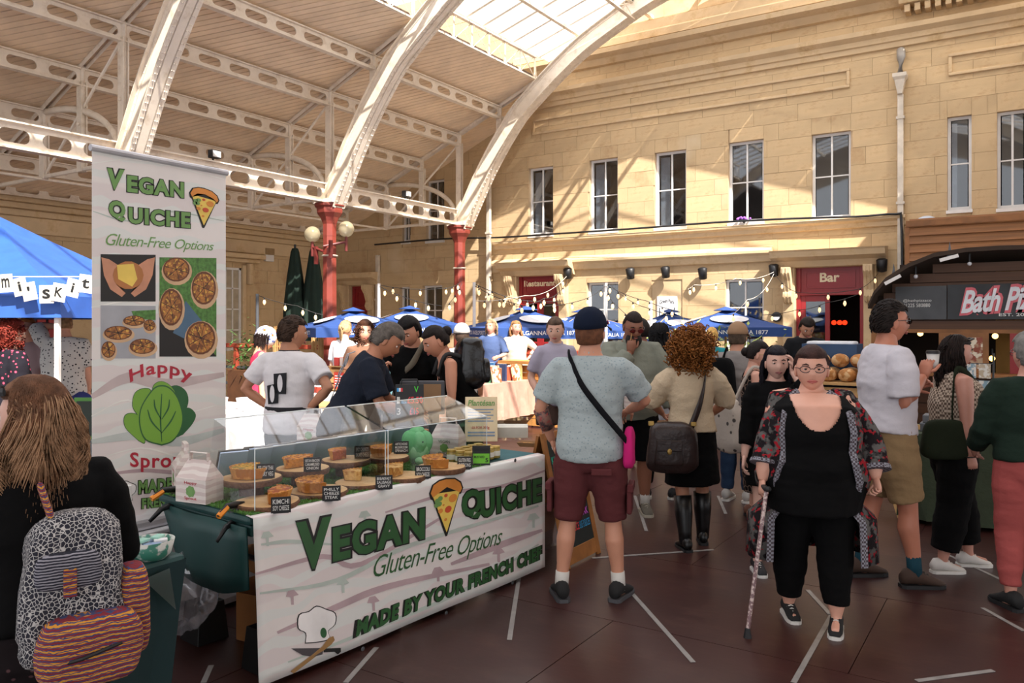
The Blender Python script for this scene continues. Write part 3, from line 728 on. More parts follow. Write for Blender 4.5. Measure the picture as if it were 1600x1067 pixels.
g = G(); curve_text(g, 'Gluten-Free Options', quad(bp, (580, 868), (783, 822), (578, 912), (779, 858)), -.004, .35, .002, 0, BP, .9); obj('script_lettering', g, m_dgreen, bn)
wordpart(bn, bp, BP, 'MADE BY YOUR FRENCH CHEF', (546, 966), (846, 850), (541, 995), (846, 873), b1=.1, b0=.04)
def shape(par, nm, pts, fpx, PL, m, w=.002, nz=0):
    P = [fpx(*p) for p in pts]; g = G(); k = len(P); cx = sum(p[0] for p in P) / k; cz = sum(p[1] for p in P) / k
    g.add([PL @ Vector((cx, cz, w))] + [PL @ Vector((a, b, w)) for a, b in P], [(0, 1 + i, 1 + (i + 1) % k) for i in range(k)]); 
    a = sum(P[i][0] * P[(i + 1) % k][1] - P[(i + 1) % k][0] * P[i][1] for i in range(k))
    if a < 0: g.f = [f[::-1] for f in g.f]
    return obj(nm, g, m, par)
def outl(pts, k): 
    cx = sum(p[0] for p in pts) / len(pts); cy = sum(p[1] for p in pts) / len(pts); return [(cx + (x - cx) * k, cy + (y - cy) * k) for x, y in pts]
def circ(cx, cy, rx, ry=None, n=14): ry = ry or rx; return [(cx + rx * math.cos(2 * PI * i / n), cy + ry * math.sin(2 * PI * i / n)) for i in range(n)]
def sm(pts, n=4):
    q = smooth_path([(x, y, 0) for x, y in pts + [pts[0]]], n)[:-1]; return [(p.x, p.y) for p in q]
def pizza(par, fpx, PL, T):
    """T maps unit slice coords (0..1, 0..1 down) to pixels"""
    def tr(pts): return [T(*p) for p in pts]
    body = sm([(.0, .22), (.12, .06), (.45, 0), (.82, .05), (1, .2), (.92, .42)], 3) 
    S = [(0, .2), (.1, .07), (.3, .01), (.5, 0), (.75, .03), (.93, .12), (1, .24), (.94, .34), (.9, .3), (.52, 1), (.46, 1), (.1, .33), (.03, .3)]
    shape(par, 'slice_outline', tr(outl(S, 1.05)), fpx, PL, m_ink, .0022); shape(par, 'slice_cheese', tr([(.06, .22), (.92, .27), (.5, .97)]), fpx, PL, m_yel, .003)
    shape(par, 'slice_crust', tr([(.02, .2), (.12, .07), (.3, .02), (.5, .01), (.75, .04), (.92, .13), (.98, .24), (.93, .31), (.8, .22), (.5, .15), (.25, .17), (.08, .28)]), fpx, PL, m_or, .0038)
    for x, y, r, m in ((.7, .38, .12, m_or), (.55, .56, .1, m_rd), (.3, .55, .07, m_or), (.48, .3, .05, m_rd), (.46, .73, .045, m_or), (.4, .46, .03, m_or)): 
        shape(par, 'slice_topping', tr([(x + r * 1.1 * math.cos(a), y + r * .62 * math.sin(a)) for a in [i * PI / 6 for i in range(12)]]), fpx, PL, m, .0045)
    for x, y in ((.2, .36), (.3, .33), (.27, .42), (.18, .43)): shape(par, 'slice_herb', tr([(x + .08 * math.cos(a), y + .045 * math.sin(a)) for a in [i * PI / 5 for i in range(10)]]), fpx, PL, m_lgreen, .005)
def Tq(tl, tr, bl, br):
    def T(u, v): return (tl[0] + (tr[0] - tl[0]) * u + ((bl[0] + (br[0] - bl[0]) * u) - (tl[0] + (tr[0] - tl[0]) * u)) * v, tl[1] + (tr[1] - tl[1]) * u + ((bl[1] + (br[1] - bl[1]) * u) - (tl[1] + (tr[1] - tl[1]) * u)) * v)
    return T
pizza(bn, bp, BP, Tq((669, 753), (722, 742), (672, 842), (716, 825)))
# pale print marks: sprigs, mushrooms, wavy bands
def ribbon(par, nm, pts, wd, fpx, PL, m, w=.0012):
    P = smooth_path([(x, y, 0) for x, y in pts], 5); g = G(); vs = []; n = len(P)
    for i, p in enumerate(P):
        t = (P[min(i + 1, n - 1)] - P[max(i - 1, 0)]).normalized(); q = wd * (1 if isinstance(wd, (int, float)) else 1) * (.35 + .65 * math.sin(PI * (i + .5) / n))
        for s_ in (-1, 1): a = fpx(p.x - t.y * q * s_, p.y + t.x * q * s_); vs.append(PL @ Vector((a[0], a[1], w)))
    g.add(vs, [(2 * i, 2 * i + 1, 2 * i + 3, 2 * i + 2) for i in range(n - 1)]); return obj(nm, g, m, par)
for pts, w_, m in (([(395, 895), (500, 868), (560, 880), (700, 800)], 4, m_pale_p), ([(400, 925), (520, 905), (640, 850), (840, 790)], 3.5, m_pale_g), ([(425, 985), (520, 945), (600, 915), (760, 880)], 5, m_pale_p), ([(440, 1030), (560, 985), (700, 930), (840, 850)], 3, m_pale_g), ([(600, 800), (700, 770), (780, 760), (850, 735)], 3, m_pale_p), ([(700, 880), (780, 850), (846, 828)], 5, m_pale_p), ([(405, 850), (450, 845), (520, 850)], 3, m_pale_g)):
    ribbon(bn, 'printed_swirl', pts, w_, bp, BP, m)
for x, y, m in ((415, 840, m_pale_g), (450, 930, m_pale_p), (530, 912, m_pale_g), (577, 940, m_pale_p), (680, 895, m_pale_p), (775, 865, m_pale_p), (568, 808, m_pale_g), (832, 812, m_pale_g)):
    shape(bn, 'printed_mushroom', [(x - 10, y), (x - 6, y - 9), (x + 3, y - 11), (x + 10, y - 3), (x + 2, y - 2), (x + 2, y + 12), (x - 2, y + 12), (x - 2, y)], bp, BP, m, .0013)
# chef hat, knife and spoon drawing
H = sm([(468, 1000), (469, 985), (458, 978), (460, 958), (475, 953), (487, 945), (502, 950), (515, 956), (514, 972), (503, 982), (505, 993), (490, 998)], 3)
shape(bn, 'chef_hat_outline', outl(H, 1.06), bp, BP, m_ink, .0016); shape(bn, 'chef_hat', H, bp, BP, mat('print_white', 'efecea', .5), .0024)
shape(bn, 'hat_leaf', circ(496, 985, 5, 8), bp, BP, m_dg2, .003)
shape(bn, 'knife_blade', [(445, 1009), (495, 1008), (493, 1018), (478, 1022), (462, 1019)], bp, BP, mat('print_grey', '4a4548', .5), .003); shape(bn, 'knife_handle', [(495, 1009), (522, 1008), (522, 1014), (517, 1018), (512, 1014), (495, 1015)], bp, BP, m_ink, .003)
shape(bn, 'spoon', [(443, 1044), (448, 1047), (507, 1003), (513, 996), (511, 990), (503, 993), (501, 1000)], bp, BP, mat('print_tan', '9c7748', .5), .0036)
for x, y in ((557, 1010), (692, 956), (796, 909), (804, 719), (575, 1010)):
    a = bp(x, y); g = G().lathe([(.008, 0), (.012, .002), (.008, .004)], (0, 0, 0), 12, M=plane_x(bx(*a), a[0], a[1])); obj('eyelet', g, m_grey, bn)
# grass mat
gm = thing('grass_mat', 'green artificial grass mat covering the near part of the stall table', 'mat', (-3.36, 3.3, TZ))
obj('mat_backing', G().box((TX0 + .01, TY0 + .01, TZ), (TX1 - .01, 4.0, TZ + .006)), mat('grass_green', '3f6b27', .9, var=.35, vs=40, kind='noise', c2='2c4f1c', ps=30), gm)
g = G()
for i in range(16000):
    x = R.uniform(TX0 + .01, TX1 - .015); y = R.uniform(TY0 + .005, 4.0); a = R.uniform(0, 6.28); w = .0022; h = R.uniform(.007, .014); dx, dy = math.cos(a) * w, math.sin(a) * w; lx, ly = R.uniform(-.005, .005), R.uniform(-.005, .005)
    g.add([(x - dx, y - dy, TZ + .005), (x + dx, y + dy, TZ + .005), (x + lx, y + ly, TZ + .005 + h)], [(0, 1, 2)])
obj('grass_blades', g, mat('grass_blade', '55812f', .8, var=.35, vs=50), gm, kind='stuff')
obj('bare_cloth', G().box((TX0 + .01, 4.23, TZ), (TX1 - .02, TY1 - .01, TZ + .004)), mat('teal_cloth', '2b5f66', .8, bump=.2), label='teal cloth on the bare far end of the stall table under the honey jars', cat='cloth')
# clamps
def clamp(x, y, rz, label):
    t = thing('spring_clamp', label, 'clamp', (x, y, TZ), group='spring clamps on the table edge', rz=rz)
    g = G(); g.tube([(0, .06, .02), (0, 0, .03), (0, -.06, .035), (0, -.12, .0)], [(.008, .014), (.01, .018), (.01, .016), (.007, .012)], 6); g.tube([(0, .05, -.05), (0, 0, -.045), (0, -.07, -.06), (0, -.13, -.11)], [(.008, .014), (.01, .018), (.01, .014), (.006, .01)], 6); g.tube([(-.02, 0, -.01), (.02, 0, -.01)], .022, 10); obj('jaws', g, m_dark, t, world=False, smooth=True)
    g = G(); g.tube([(0, .055, .012), (0, .02, .016)], .011, 6); g.tube([(0, -.12, .0), (0, -.06, .03)], .014, 6); obj('orange_grip', g, mat('clamp_orange', 'e0892a', .5), t, world=False, label='orange plastic grip')
clamp(TX1 - .16, TY0 + .03, .35, 'black and orange spring clamp at the near right corner of the stall table'); clamp(TX0 + .12, TY0 + .03, .0, 'black and orange spring clamp at the near left corner of the stall table')
# log slices with quiches
m_bark = mat('bark', '6b4a35', .9, var=.35, vs=40, bump=.8, bs=70); m_endg = mat('log_face', 'd2ad7c', .65, var=.12, vs=5, kind='wave', c2='c79f6c', ps=3)
m_crust = mat('pastry', 'd59a4e', .75, var=.2, vs=30, bump=.4, bs=90, kind='noise', c2='b8752f', ps=14)
fills = {'thai': mat('filling_thai', 'd6a02e', .6, var=.25, vs=40, bump=.7, bs=80, kind='noise', c2='8d7a24', ps=30), 'kimchi': mat('filling_kimchi', 'a8501d', .5, var=.3, vs=40, bump=.8, bs=80, kind='noise', c2='d0872b', ps=25),
 'steak': mat('filling_steak', 'd28a2c', .55, var=.3, vs=40, bump=.8, bs=80, kind='noise', c2='8f4a18', ps=30), 'plain': mat('filling_plain', 'ddb069', .6, var=.15, vs=40, bump=.5, bs=80, kind='noise', c2='b9803b', ps=22)}
def log_slice(x, y, z, r, label, legs):
    t = thing('log_slice', label, 'board', (x, y, z - .025), group='round log slice serving boards')
    ph = R.uniform(0, 6); vs = []; n = 36
    def rr(a): return r * (1 + .02 * math.sin(3 * a + ph) + .012 * math.sin(7 * a + ph * 2))
    for q, zz in ((.97, z - .03), (1, z - .02), (1, z - .006), (.97, z)):
        for i in range(n): a = 2 * PI * i / n; vs.append((x + rr(a) * q * math.cos(a), y + rr(a) * q * math.sin(a), zz))
    g = G().add(vs, [(q * n + i, q * n + (i + 1) % n, (q + 1) * n + (i + 1) % n, (q + 1) * n + i) for q in range(3) for i in range(n)] + [tuple(range(n - 1, -1, -1))]); obj('bark', g, m_bark, t)
    g = G().add([(x + rr(a) * .965 * math.cos(a), y + rr(a) * .965 * math.sin(a), z + .0005) for a in [2 * PI * i / n for i in range(n)]] + [(x + rr(a) * .965 * math.cos(a), y + rr(a) * .965 * math.sin(a), z - .004) for a in [2 * PI * i / n for i in range(n)]], [tuple(range(n))] + [(i, n + i, n + (i + 1) % n, (i + 1) % n) for i in range(n)]); obj('sawn_face', g, m_endg, t)
    if legs: obj('foot_block', G().lathe([(.06, TZ + .006), (.062, z - .03)], (x, y, 0), 14), m_bark, t)
    return t
def quiche(x, y, z, r, a0, span, kind, label, h=.045, cuts=2):
    t = thing('quiche', label, 'quiche', (x, y, z), group='vegan quiches on log slices'); a1 = a0 + span
    n = max(10, int(span * 8)); vs = []
    g = G(); prof = [(0, .001), (r * .9, .001), (r * 1.0, h * .9), (r * 1.02, h * 1.08), (r * .97, h * 1.1), (r * .93, h * .95), (0, h * .93)]; rng = []
    def P(q, a, zz): w = 1 + (.012 * math.sin(a * 26) if q > r * .92 else 0); return (x + q * w * math.cos(a), y + q * w * math.sin(a), z + zz)
    # crust shell
    pr = [(r * .88, .001), (r * .99, h * .9), (r * 1.02, h * 1.08), (r * .96, h * 1.1), (r * .92, h * .8)]; m = len(pr)
    for i in range(n * 2 + 1):
        a = a0 + span * i / (n * 2)
        for q, zz in pr: vs.append(P(q, a, zz + (.002 * math.sin(a * 31) if zz > h else 0)))
    N2 = n * 2 + 1
    g.add(vs, [(i * m + k, (i + 1) * m + k, (i + 1) * m + k + 1, i * m + k + 1) for i in range(N2 - 1) for k in range(m - 1)] + [tuple(range(m)), tuple(range((N2 - 1) * m + m - 1, (N2 - 1) * m - 1, -1))])
    obj('crust', g, m_crust, t)
    # filling: sectors with small gaps where cut
    for s_ in range(cuts):
        b0 = a0 + span * s_ / cuts + (.02 if s_ else 0); b1 = a0 + span * (s_ + 1) / cuts; k = max(4, n // cuts); vs = [(x, y, z + .002), (x, y, z + h * .97)]
        for i in range(k + 1):
            a = b0 + (b1 - b0) * i / k
            for q in (.5, .92): vs += [P(r * q, a, .002), P(r * q, a, h * (1.0 + .06 * math.sin(a * 17 + q * 9)))]
        fs = []
        for i in range(k):
            o = 2 + i * 4; fs += [(1, o + 1, o + 5), (o + 1, o + 3, o + 7, o + 5), (0, o + 4, o), (o, o + 4, o + 6, o + 2)]
        fs += [(0, 2, 3, 1), (2, 4, 5, 3), (0, 1, 2 + k * 4 + 1, 2 + k * 4), (2 + k * 4, 3 + k * 4, 5 + k * 4, 4 + k * 4)]
        obj('filling', G().add(vs, fs), fills[kind], t, label=None)
    return t
m_slate = mat('chalk_card', '17181b', .5); m_chalk = mat('chalk_white', 'dcdcd8', .8)
CAMX = Matrix.Rotation(0, 4, 'Z')
def card(px, py, z, lines, label, w=.088, h=.075, ang=None):
    x, y = on_z(px, py, z); a = math.atan2(-x, y) if ang is None else ang   # faces the camera side roughly
    t = thing('price_card', label, 'sign', (x, y, z), group='chalk name cards in front of the quiches', rz=a)
    obj('card', G().box((-w / 2, 0, .002), (w / 2, .004, h)), m_slate, t, world=False); obj('foot', G().box((-w / 2 + .01, 0, 0), (w / 2 - .01, .03, .003)), m_slate, t, world=False)
    g = G(); n = len(lines); hh = (h - .016) / n
    for i, s in enumerate(lines):
        wd = min(w - .016, len(s) * hh * .62); text(g, s, plane_y(-.001), -wd / 2, h - .008 - (i + 1) * hh + hh * .2, wd / 2, h - .008 - i * hh - hh * .05, bold=.012, w=.0012)
    obj('chalk_lettering', g, m_chalk, t, world=False); return t
quads = [  # px, py centre of board, raised, radius, quiche start angle, span, kind, radius, text
 (393, 745, .875, .148, 2.4, 4.3, 'thai', .105, 2, 'pale log slice on a stand at the near left of the table', 'yellow thai curry quiche, most of a round, near left on raised log slice'),
 (418, 782, .80, .152, -.3, 2.7, 'kimchi', .115, 1, 'low log slice nearest the camera, below the kimchi quiche', 'dark orange kimchi quiche half on the nearest low log slice'),
 (473, 730, .875, .142, 2.2, 2.6, 'steak', .105, 2, 'raised log slice second from the left in the back row', 'seitan bacon quiche half on the raised slice second from left'),
 (498, 765, .80, .148, 2.5, 3.7, 'steak', .115, 3, 'low log slice under the philly cheeze steak quiche', 'philly cheeze steak quiche with cut wedges on a low log slice'),
 (541, 717, .875, .14, 2.7, 2.2, 'kimchi', .1, 2, 'raised log slice in the middle of the back row', 'spicy chorizo quiche wedge with dark top on the middle raised slice'),
 (563, 752, .80, .135, 2.6, 1.3, 'plain', .1, 1, 'low log slice with only one pale wedge left on it', 'single pale quiche wedge left on a low log slice, breakfast flavour'),
 (606, 712, .875, .125, 2.4, 3.2, 'steak', .105, 2, 'raised log slice just left of the green plush sprout', 'golden quiche half just left of the green plush sprout'),
 (629, 742, .80, .13, 2.6, 2.6, 'plain', .1, 2, 'low log slice right of the breakfast wedge, under the broccoli quiche', 'broccoli soy cheeze quiche half with one cut line'),
 (690, 728, .81, .145, 2.5, 3.6, 'steak', .115, 2, 'log slice at the right end of the row beside the honey jars', 'gluten free quiche at the right end of the row beside the plush')]
for (px, py, z, r, a0, sp, kd, qr, cu, l1, l2) in quads:
    x, y = on_z(px, py, z); log_slice(x, y, z, r, l1, z > .85); quiche(x, y, z + .0015, qr, a0 - .35, sp, kd, l2, h=.05, cuts=cu)
for px, py, z, ln in ((415, 748, .876, ['YELLOW THAI', 'CURRY VEG']), (439, 802, TZ + .006, ['KIMCHI', 'SOY CHEEZE']), (518, 783, TZ + .006, ['PHILLY', 'CHEEZE', 'STEAK']), (488, 737, .876, ['SEITAN BACON', 'CARAMELISED', 'ONION']), (566, 717, .876, ['SPICY CHORIZO', 'SMOKEY CHEEZE']), (600, 765, TZ + .006, ['BREAKFAST', 'SAUSAGE', 'GRAVY']), (627, 709, .876, ['ARTICHOKE', 'MUSHROOM', 'SPINACH']), (661, 748, TZ + .006, ['BROCCOLI', 'SOY CHEEZE']), (726, 733, TZ + .006, ['GLUTEN FREE', 'OPTIONS'])):
    card(px, py, z, ln, 'black chalk card reading ' + ' '.join(ln).lower(), w=.088)
# acrylic sneeze guard (two sections)
g_ac = glass('clear_acrylic', (.98, .99, .995, 1), .03, edge=.16)
def guard(ya, yb, label):
    t = thing('sneeze_guard', label, 'screen', (-3.15, (ya + yb) / 2, TZ), group='clear acrylic sneeze guards')
    xf, xb, zt = -3.0, -3.34, TZ + .355
    fr = G().add([(xf, ya, TZ + .012), (xf, yb, TZ + .012), (xb + .1, yb, zt - .02), (xb + .1, ya, zt - .02)], [(0, 1, 2, 3)]) if False else G().box((xf, ya, TZ + .012), (xf + .004, yb, zt - .06))
    obj('front_panel', fr, g_ac, t)
    g = G(); g.add([(xf, ya, zt - .06), (xf, yb, zt - .06), (xb, yb, zt + .05), (xb, ya, zt + .05), (xf - .003, ya, zt - .056), (xf - .003, yb, zt - .056), (xb - .003, yb, zt + .054), (xb - .003, ya, zt + .054)], [(0, 1, 2, 3), (7, 6, 5, 4)]); obj('sloping_panel', g, g_ac, t)
    for y in (ya, yb): 
        g = G(); g.add([(xf, y, TZ + .012), (xf, y, zt - .06), (xb, y, zt + .05), (xb - .1, y, TZ + .012), (xf, y + .004, TZ + .012), (xf, y + .004, zt - .06), (xb, y + .004, zt + .05), (xb - .1, y + .004, TZ + .012)], [(0, 1, 2, 3), (7, 6, 5, 4)]); obj('end_panel', g, g_ac, t)
    e = G(); e.tube([(xf, ya, zt - .06), (xf, yb, zt - .06)], .0035, 6); e.tube([(xb, ya, zt + .05), (xb, yb, zt + .05)], .0035, 6); 
    for y in (ya, yb): e.tube([(xf, y, TZ + .012), (xf, y, zt - .06)], .0025, 6)
    obj('polished_edge', e, mat('acrylic_edge', 'dfe8ea', .2, spec=.8), t)
guard(2.42, bp(617, 700)[0], 'clear acrylic sneeze guard over the near quiches'); guard(bp(617, 700)[0] + .02, bp(775, 700)[0], 'clear acrylic sneeze guard over the far quiches')
# plush sprout
x, y = on_z(652, 722, TZ + .006); pz = TZ + .01
t = thing('plush_sprout', 'round green cabbage soft toy sitting between the quiches', 'soft toy', (x, y, pz)); mg = mat('plush_green', '6fb87c', .95, var=.1, bump=.4); mg2 = mat('plush_pale', '9ad79f', .95, bump=.4)
obj('body', G().ball((x, y, pz + .1), (.085, .085, .092), 18, 12), mg2, t, smooth=True)
for i in range(6):
    a = i * PI / 3 + .4; M = Zmat(0, 0, 0, a) @ Matrix.Rotation(.35, 4, 'Y'); obj('leaf', G().ball((x + .038 * math.cos(a), y + .038 * math.sin(a), pz + .115), (.06, .052, .082), 14, 10, M=M), mg, t, smooth=True)
obj('top_leaf', G().ball((x - .01, y, pz + .19), (.055, .045, .022), 12, 8, M=Zmat(0, 0, 0, .5, .3, -.2)), mg, t, smooth=True)
for dx, dy in ((.06, -.05), (.07, .03)): obj('foot', G().ball((x + dx, y + dy, pz + .018), (.032, .025, .022), 10, 7), mg2, t, smooth=True)
for dy in (-.028, .02): obj('eye', G().ball((x + .083, y + dy - .02, pz + .135), .006, 8, 6), m_ink, t, smooth=True)
# gable boxes
m_card = mat('printed_card', 'd9cfc9', .6, var=.04, kind='wave', c2='cbbab6', ps=9)
def gable(x, y, rz, label, s=1.0, z=TZ + .006, wd=None):
    t = thing('gable_box', label, 'box', (x, y, z), group='printed gable takeaway boxes', rz=rz); a, b, h = .085 * s, .05 * s, .1 * s
    g = G(); g.add([(-a, -b, 0), (a, -b, 0), (a, b, 0), (-a, b, 0), (-a, -b, h), (a, -b, h), (a, b, h), (-a, b, h), (-a * .75, 0, h * 1.75), (a * .75, 0, h * 1.75)], [(0, 3, 2, 1), (0, 1, 5, 4), (1, 2, 6, 5), (2, 3, 7, 6), (3, 0, 4, 7), (4, 5, 9, 8), (6, 7, 8, 9), (5, 6, 9), (7, 4, 8)]); obj('carton', g, m_card, t, world=False)
    g = G(); g.tube([(-a * .6, 0, h * 1.7), (-a * .55, 0, h * 2.05), (a * .55, 0, h * 2.05), (a * .6, 0, h * 1.7)], (.003, .012), 4, up=(0, 1, 0)); obj('handle', g, m_card, t, world=False)
    PL = plane_y(-b - .0005); g = G(); lf = G(); M0 = PL
    for ca in range(7):
        an = ca * 2 * PI / 7; lf.add([PL @ Vector((.016 * s * math.cos(an) + .011 * s * math.cos(q), h * .48 + .014 * s * math.sin(an) + .011 * s * math.sin(q), .0008)) for q in [k * PI / 4 for k in range(8)]], [tuple(range(8))])
    lf.add([PL @ Vector((.016 * s * math.cos(q), h * .48 + .016 * s * math.sin(q), .0012)) for q in [k * PI / 6 for k in range(12)]], [tuple(range(12))]); obj('printed_sprout', lf, m_lgreen, t, world=False)
    g = G(); text(g, (wd or ('Happy', 'Sprout'))[0], PL, -.035 * s, h * .75, .035 * s, h * .9, bold=.01, w=.001); text(g, (wd or ('Happy', 'Sprout'))[1], PL, -.035 * s, h * .1, .035 * s, h * .26, bold=.01, w=.001); obj('lettering', g, m_pred if not wd else m_dgreen, t, world=False); return t
x, y = on_z(312, 782, TZ + .006); gable(x, y, .15, 'striped gable box with green sprout print at the near left corner of the table', 1.15)
x, y = on_z(287, 765, TZ + .006); gable(x - .06, y + .05, -.5, 'second gable box half hidden behind the one at the table corner', 1.15)
x, y = on_z(706, 712, TZ + .006); gable(x - .03, y, .2, 'gable box with green lettering behind the gluten free quiche', 1.2, wd=('VEGAN', 'QUICHE'))
x, y = on_z(490, 690, TZ + .006); gable(x + .02, y - .02, .2, 'white gable box seen through the sneeze guard behind the bacon quiche', 1.2)
# jars
m_lid = mat('gold_lid', 'd8b765', .35, metal=.5); m_jar = mat('mustard_jar', 'a9924a', .2, var=.1, spec=.7); m_lab = mat('jar_label', 'e8e4d6', .7)
jb = thing('honey_jar', 'small mustard jar with gold lid standing in the cluster at the far end of the table', 'jar', (0, 0, 0), group='mustard jars in rows')
obj('glass_body', G().lathe([(.001, 0), (.03, .002), (.032, .01), (.032, .055), (.027, .064)], (0, 0, 0), 16), m_jar, jb, world=False, smooth=True); obj('lid', G().lathe([(.029, .064), (.030, .066), (.030, .078), (.001, .079)], (0, 0, 0), 16), m_lid, jb, world=False); obj('label', G().lathe([(.0325, .018), (.0325, .048)], (0, 0, 0), 16), m_lab, jb, world=False)
x0, y0 = on_z(756, 722, TZ + .005); jl = ['front left', 'front middle', 'front right']
first = True
for r_ in range(3):
    for c in range(5):
        px = x0 - .075 * r_ - .0; py = y0 + .072 * (c - 1.6) + .01 * r_
        o = jb if first else copy_tree(jb); first = False; o.location = (px - .03, py + .0, TZ + .005)
x, y = on_z(752, 727, TZ + .006)
t = thing('price_sign', 'black and lime green price sign leaning in front of the mustard jars', 'sign', (x, y, TZ + .006), rz=math.atan2(-x, y)); obj('board', G().box((-.055, 0, 0), (.055, .006, .12)), m_slate, t, world=False)
g = G().box((-.05, -.001, .012), (.05, 0, .072)); obj('lime_panel', g, mat('lime', '6fbf2e', .5), t, world=False); g = G(); text(g, 'HOT HONEY', plane_y(-.002), -.046, .085, .046, .105, bold=.01); text(g, 'MUSTARD', plane_y(-.003), -.044, .045, .02, .06, bold=.01); text(g, '5', plane_y(-.003), .025, .02, .042, .045, bold=.02); obj('lettering', g, m_ink, t, world=False)
x, y = on_z(825, 697, TZ + .005)
t = thing('paper_tray', 'brown paper sample tray at the far right end of the table', 'tray', (x, y, TZ + .005), rz=.3); g = G(); g.add([(-.05, -.04, 0), (.05, -.04, 0), (.05, .04, 0), (-.05, .04, 0), (-.07, -.055, .03), (.07, -.055, .03), (.07, .055, .03), (-.07, .055, .03)], [(0, 3, 2, 1), (0, 1, 5, 4), (1, 2, 6, 5), (2, 3, 7, 6), (3, 0, 4, 7)]); o = obj('tray_shell', g, mat('kraft', '9c7853', .8), t, world=False); s_ = o.modifiers.new('s', 'SOLIDIFY'); s_.thickness = .002
for i in range(4): obj('sample_piece', G().ball((-.03 + .02 * i, .005 * (-1) ** i, .016), (.014, .012, .01), 8, 6), m_crust, t, world=False)
# price board: black, slice £5.50
def standing(nm, label, cat, px, py, z, w, h, m, tilt=.2, off=0, rz=None):
    x, y = on_z(px, py, z); t = thing(nm, label, cat, (x, y, z), rz=math.atan2(-x, y) if rz is None else rz); T = Matrix.Rotation(-tilt, 4, 'X')
    g = G(); g.box((-w / 2, 0, 0), (w / 2, .008, h), M=T); obj('board', g, m, t, world=False, bevel=.003); return t, T @ plane_y(-.001), T
t, PL, T = standing('price_board', 'black price board reading 1 slice five fifty and 3 fifteen pounds', 'sign', 640, 670, TZ + .165, .19, .30, m_slate, .12)
obj('carry_handle', G().tube([(-.06, .004, .30), (-.05, .004, .33), (.05, .004, .33), (.06, .004, .30)], .008, 6), m_slate, t, world=False)
for s_, b, mm in (('1', (-.085, .17, -.065, .215), m_chalk), ('slice', (-.06, .17, -.02, .19), mat('chalk_blue', '3ba7e0', .8)), ('£5.50', (-.015, .17, .088, .215), mat('chalk_red', 'f0424a', .8)), ('3', (-.085, .095, -.06, .14), m_chalk), ('£15', (0, .095, .06, .14), MATS['chalk_red']), ('V', (.03, .245, .06, .285), mat('chalk_green', '55e04a', .8))):
    g = G(); text(g, s_, PL, *b, bold=.01); obj('chalk_lettering', g, mm, t, world=False)
for i, c in enumerate(('2f9be0', 'eeeeee', 'e0303a')): obj('flag_stripe', G().box((-.085 + i * .013, -.002, .25), (-.072 + i * .013, -.001, .275), M=T), mat('flag_' + c, c, .6), t, world=False)
wx, wy = on_z(640, 670, TZ + .165); obj('wooden_box', G().box((wx - .1, wy - .07, TZ + .006), (wx + .1, wy + .09, TZ + .163)), mat('cork', 'a5703f', .8), label='small wooden box holding up the black price board', cat='box', bevel=.01)
t, PL, T = standing('menu_board', 'cream menu card with green heading and blue lines standing behind the sneeze guard', 'sign', 752, 690, TZ + .005, .24, .34, mat('menu_cream', 'e3cfa8', .7), .35)
g = G(); text(g, 'Plantésan', PL, -.1, .27, .1, .315, bold=.02, shear=.2); obj('lettering', g, m_lgreen, t, world=False)
g = G(); text(g, '£6 FOR 300g', PL, -.07, .09, .06, .115, bold=.015); obj('price_lettering', g, m_pred, t, world=False)
g = G()
for i in range(5): g.box((-.1, -.0015, .15 + i * .022), (.09 - .02 * (i % 2), -.001, .158 + i * .022), M=T)
for i in range(2): g.box((-.1, -.0015, .04 + i * .022), (.1, -.001, .052 + i * .022), M=T)
obj('text_lines', g, mat('menu_blue', '7d93ad', .7), t, world=False, kind='stuff')
t, PL, T = standing('display_case', 'clear acrylic case with white cards at the far end of the table', 'case', 800, 686, TZ + .005, .28, .004, g_ac, 0)
obj('clear_lid', G().box((-.15, -.08, .0), (.15, .14, .15)), g_ac, t, world=False); obj('white_cards', G().box((-.12, 0, .01), (.12, .1, .09), M=Matrix.Rotation(.15, 4, 'X')), m_lab, t, world=False)
# second row behind: cash screen, metal bain-marie covers (blue reflections put into the tray colour)
t = thing('serving_trays', 'row of stainless serving trays tilted behind the sneeze guard', 'trays', (-3.65, 3.2, TZ + .02)); ms = mat('steel', 'a9b3c0', .22, metal=.85)
for i in range(9): 
    y = 2.7 + i * .15; g = G(); g.box((-.075, -.006, 0), (.075, .006, .2), M=Zmat(-3.66, y, TZ + .02, 1.3, .5)); obj('tray', g, mat('tray_blue_sheen', 'b4c4dc', .25, metal=.3), t, bevel=.004); 
    obj('tray_divider', G().box((-.08, .01, 0), (.08, .02, .2), M=Zmat(-3.66, y, TZ + .02, 1.3, .5)), mat('tray_dark', '4c4740', .5), t)
till = thing('till_screen', 'grey framed till screen at the far rear of the stall', 'screen', (*at(660, 5.9), 0)); t = till; x, y = at(660, 5.9)
obj('screen_case', G().cbox((x, y, 1.1), (.33, .03, .25), M=None, rz=YAW), mat('till_grey', '4a4a50', .5), t, bevel=.01); obj('screen_back', G().cbox((x + .005, y - .018, 1.1), (.29, .006, .2), rz=YAW), mat('till_tan', '94714f', .7), t); obj('stand', G().tube([(x, y + .03, .0), (x, y + .03, 1.0)], .03), m_grey, t)
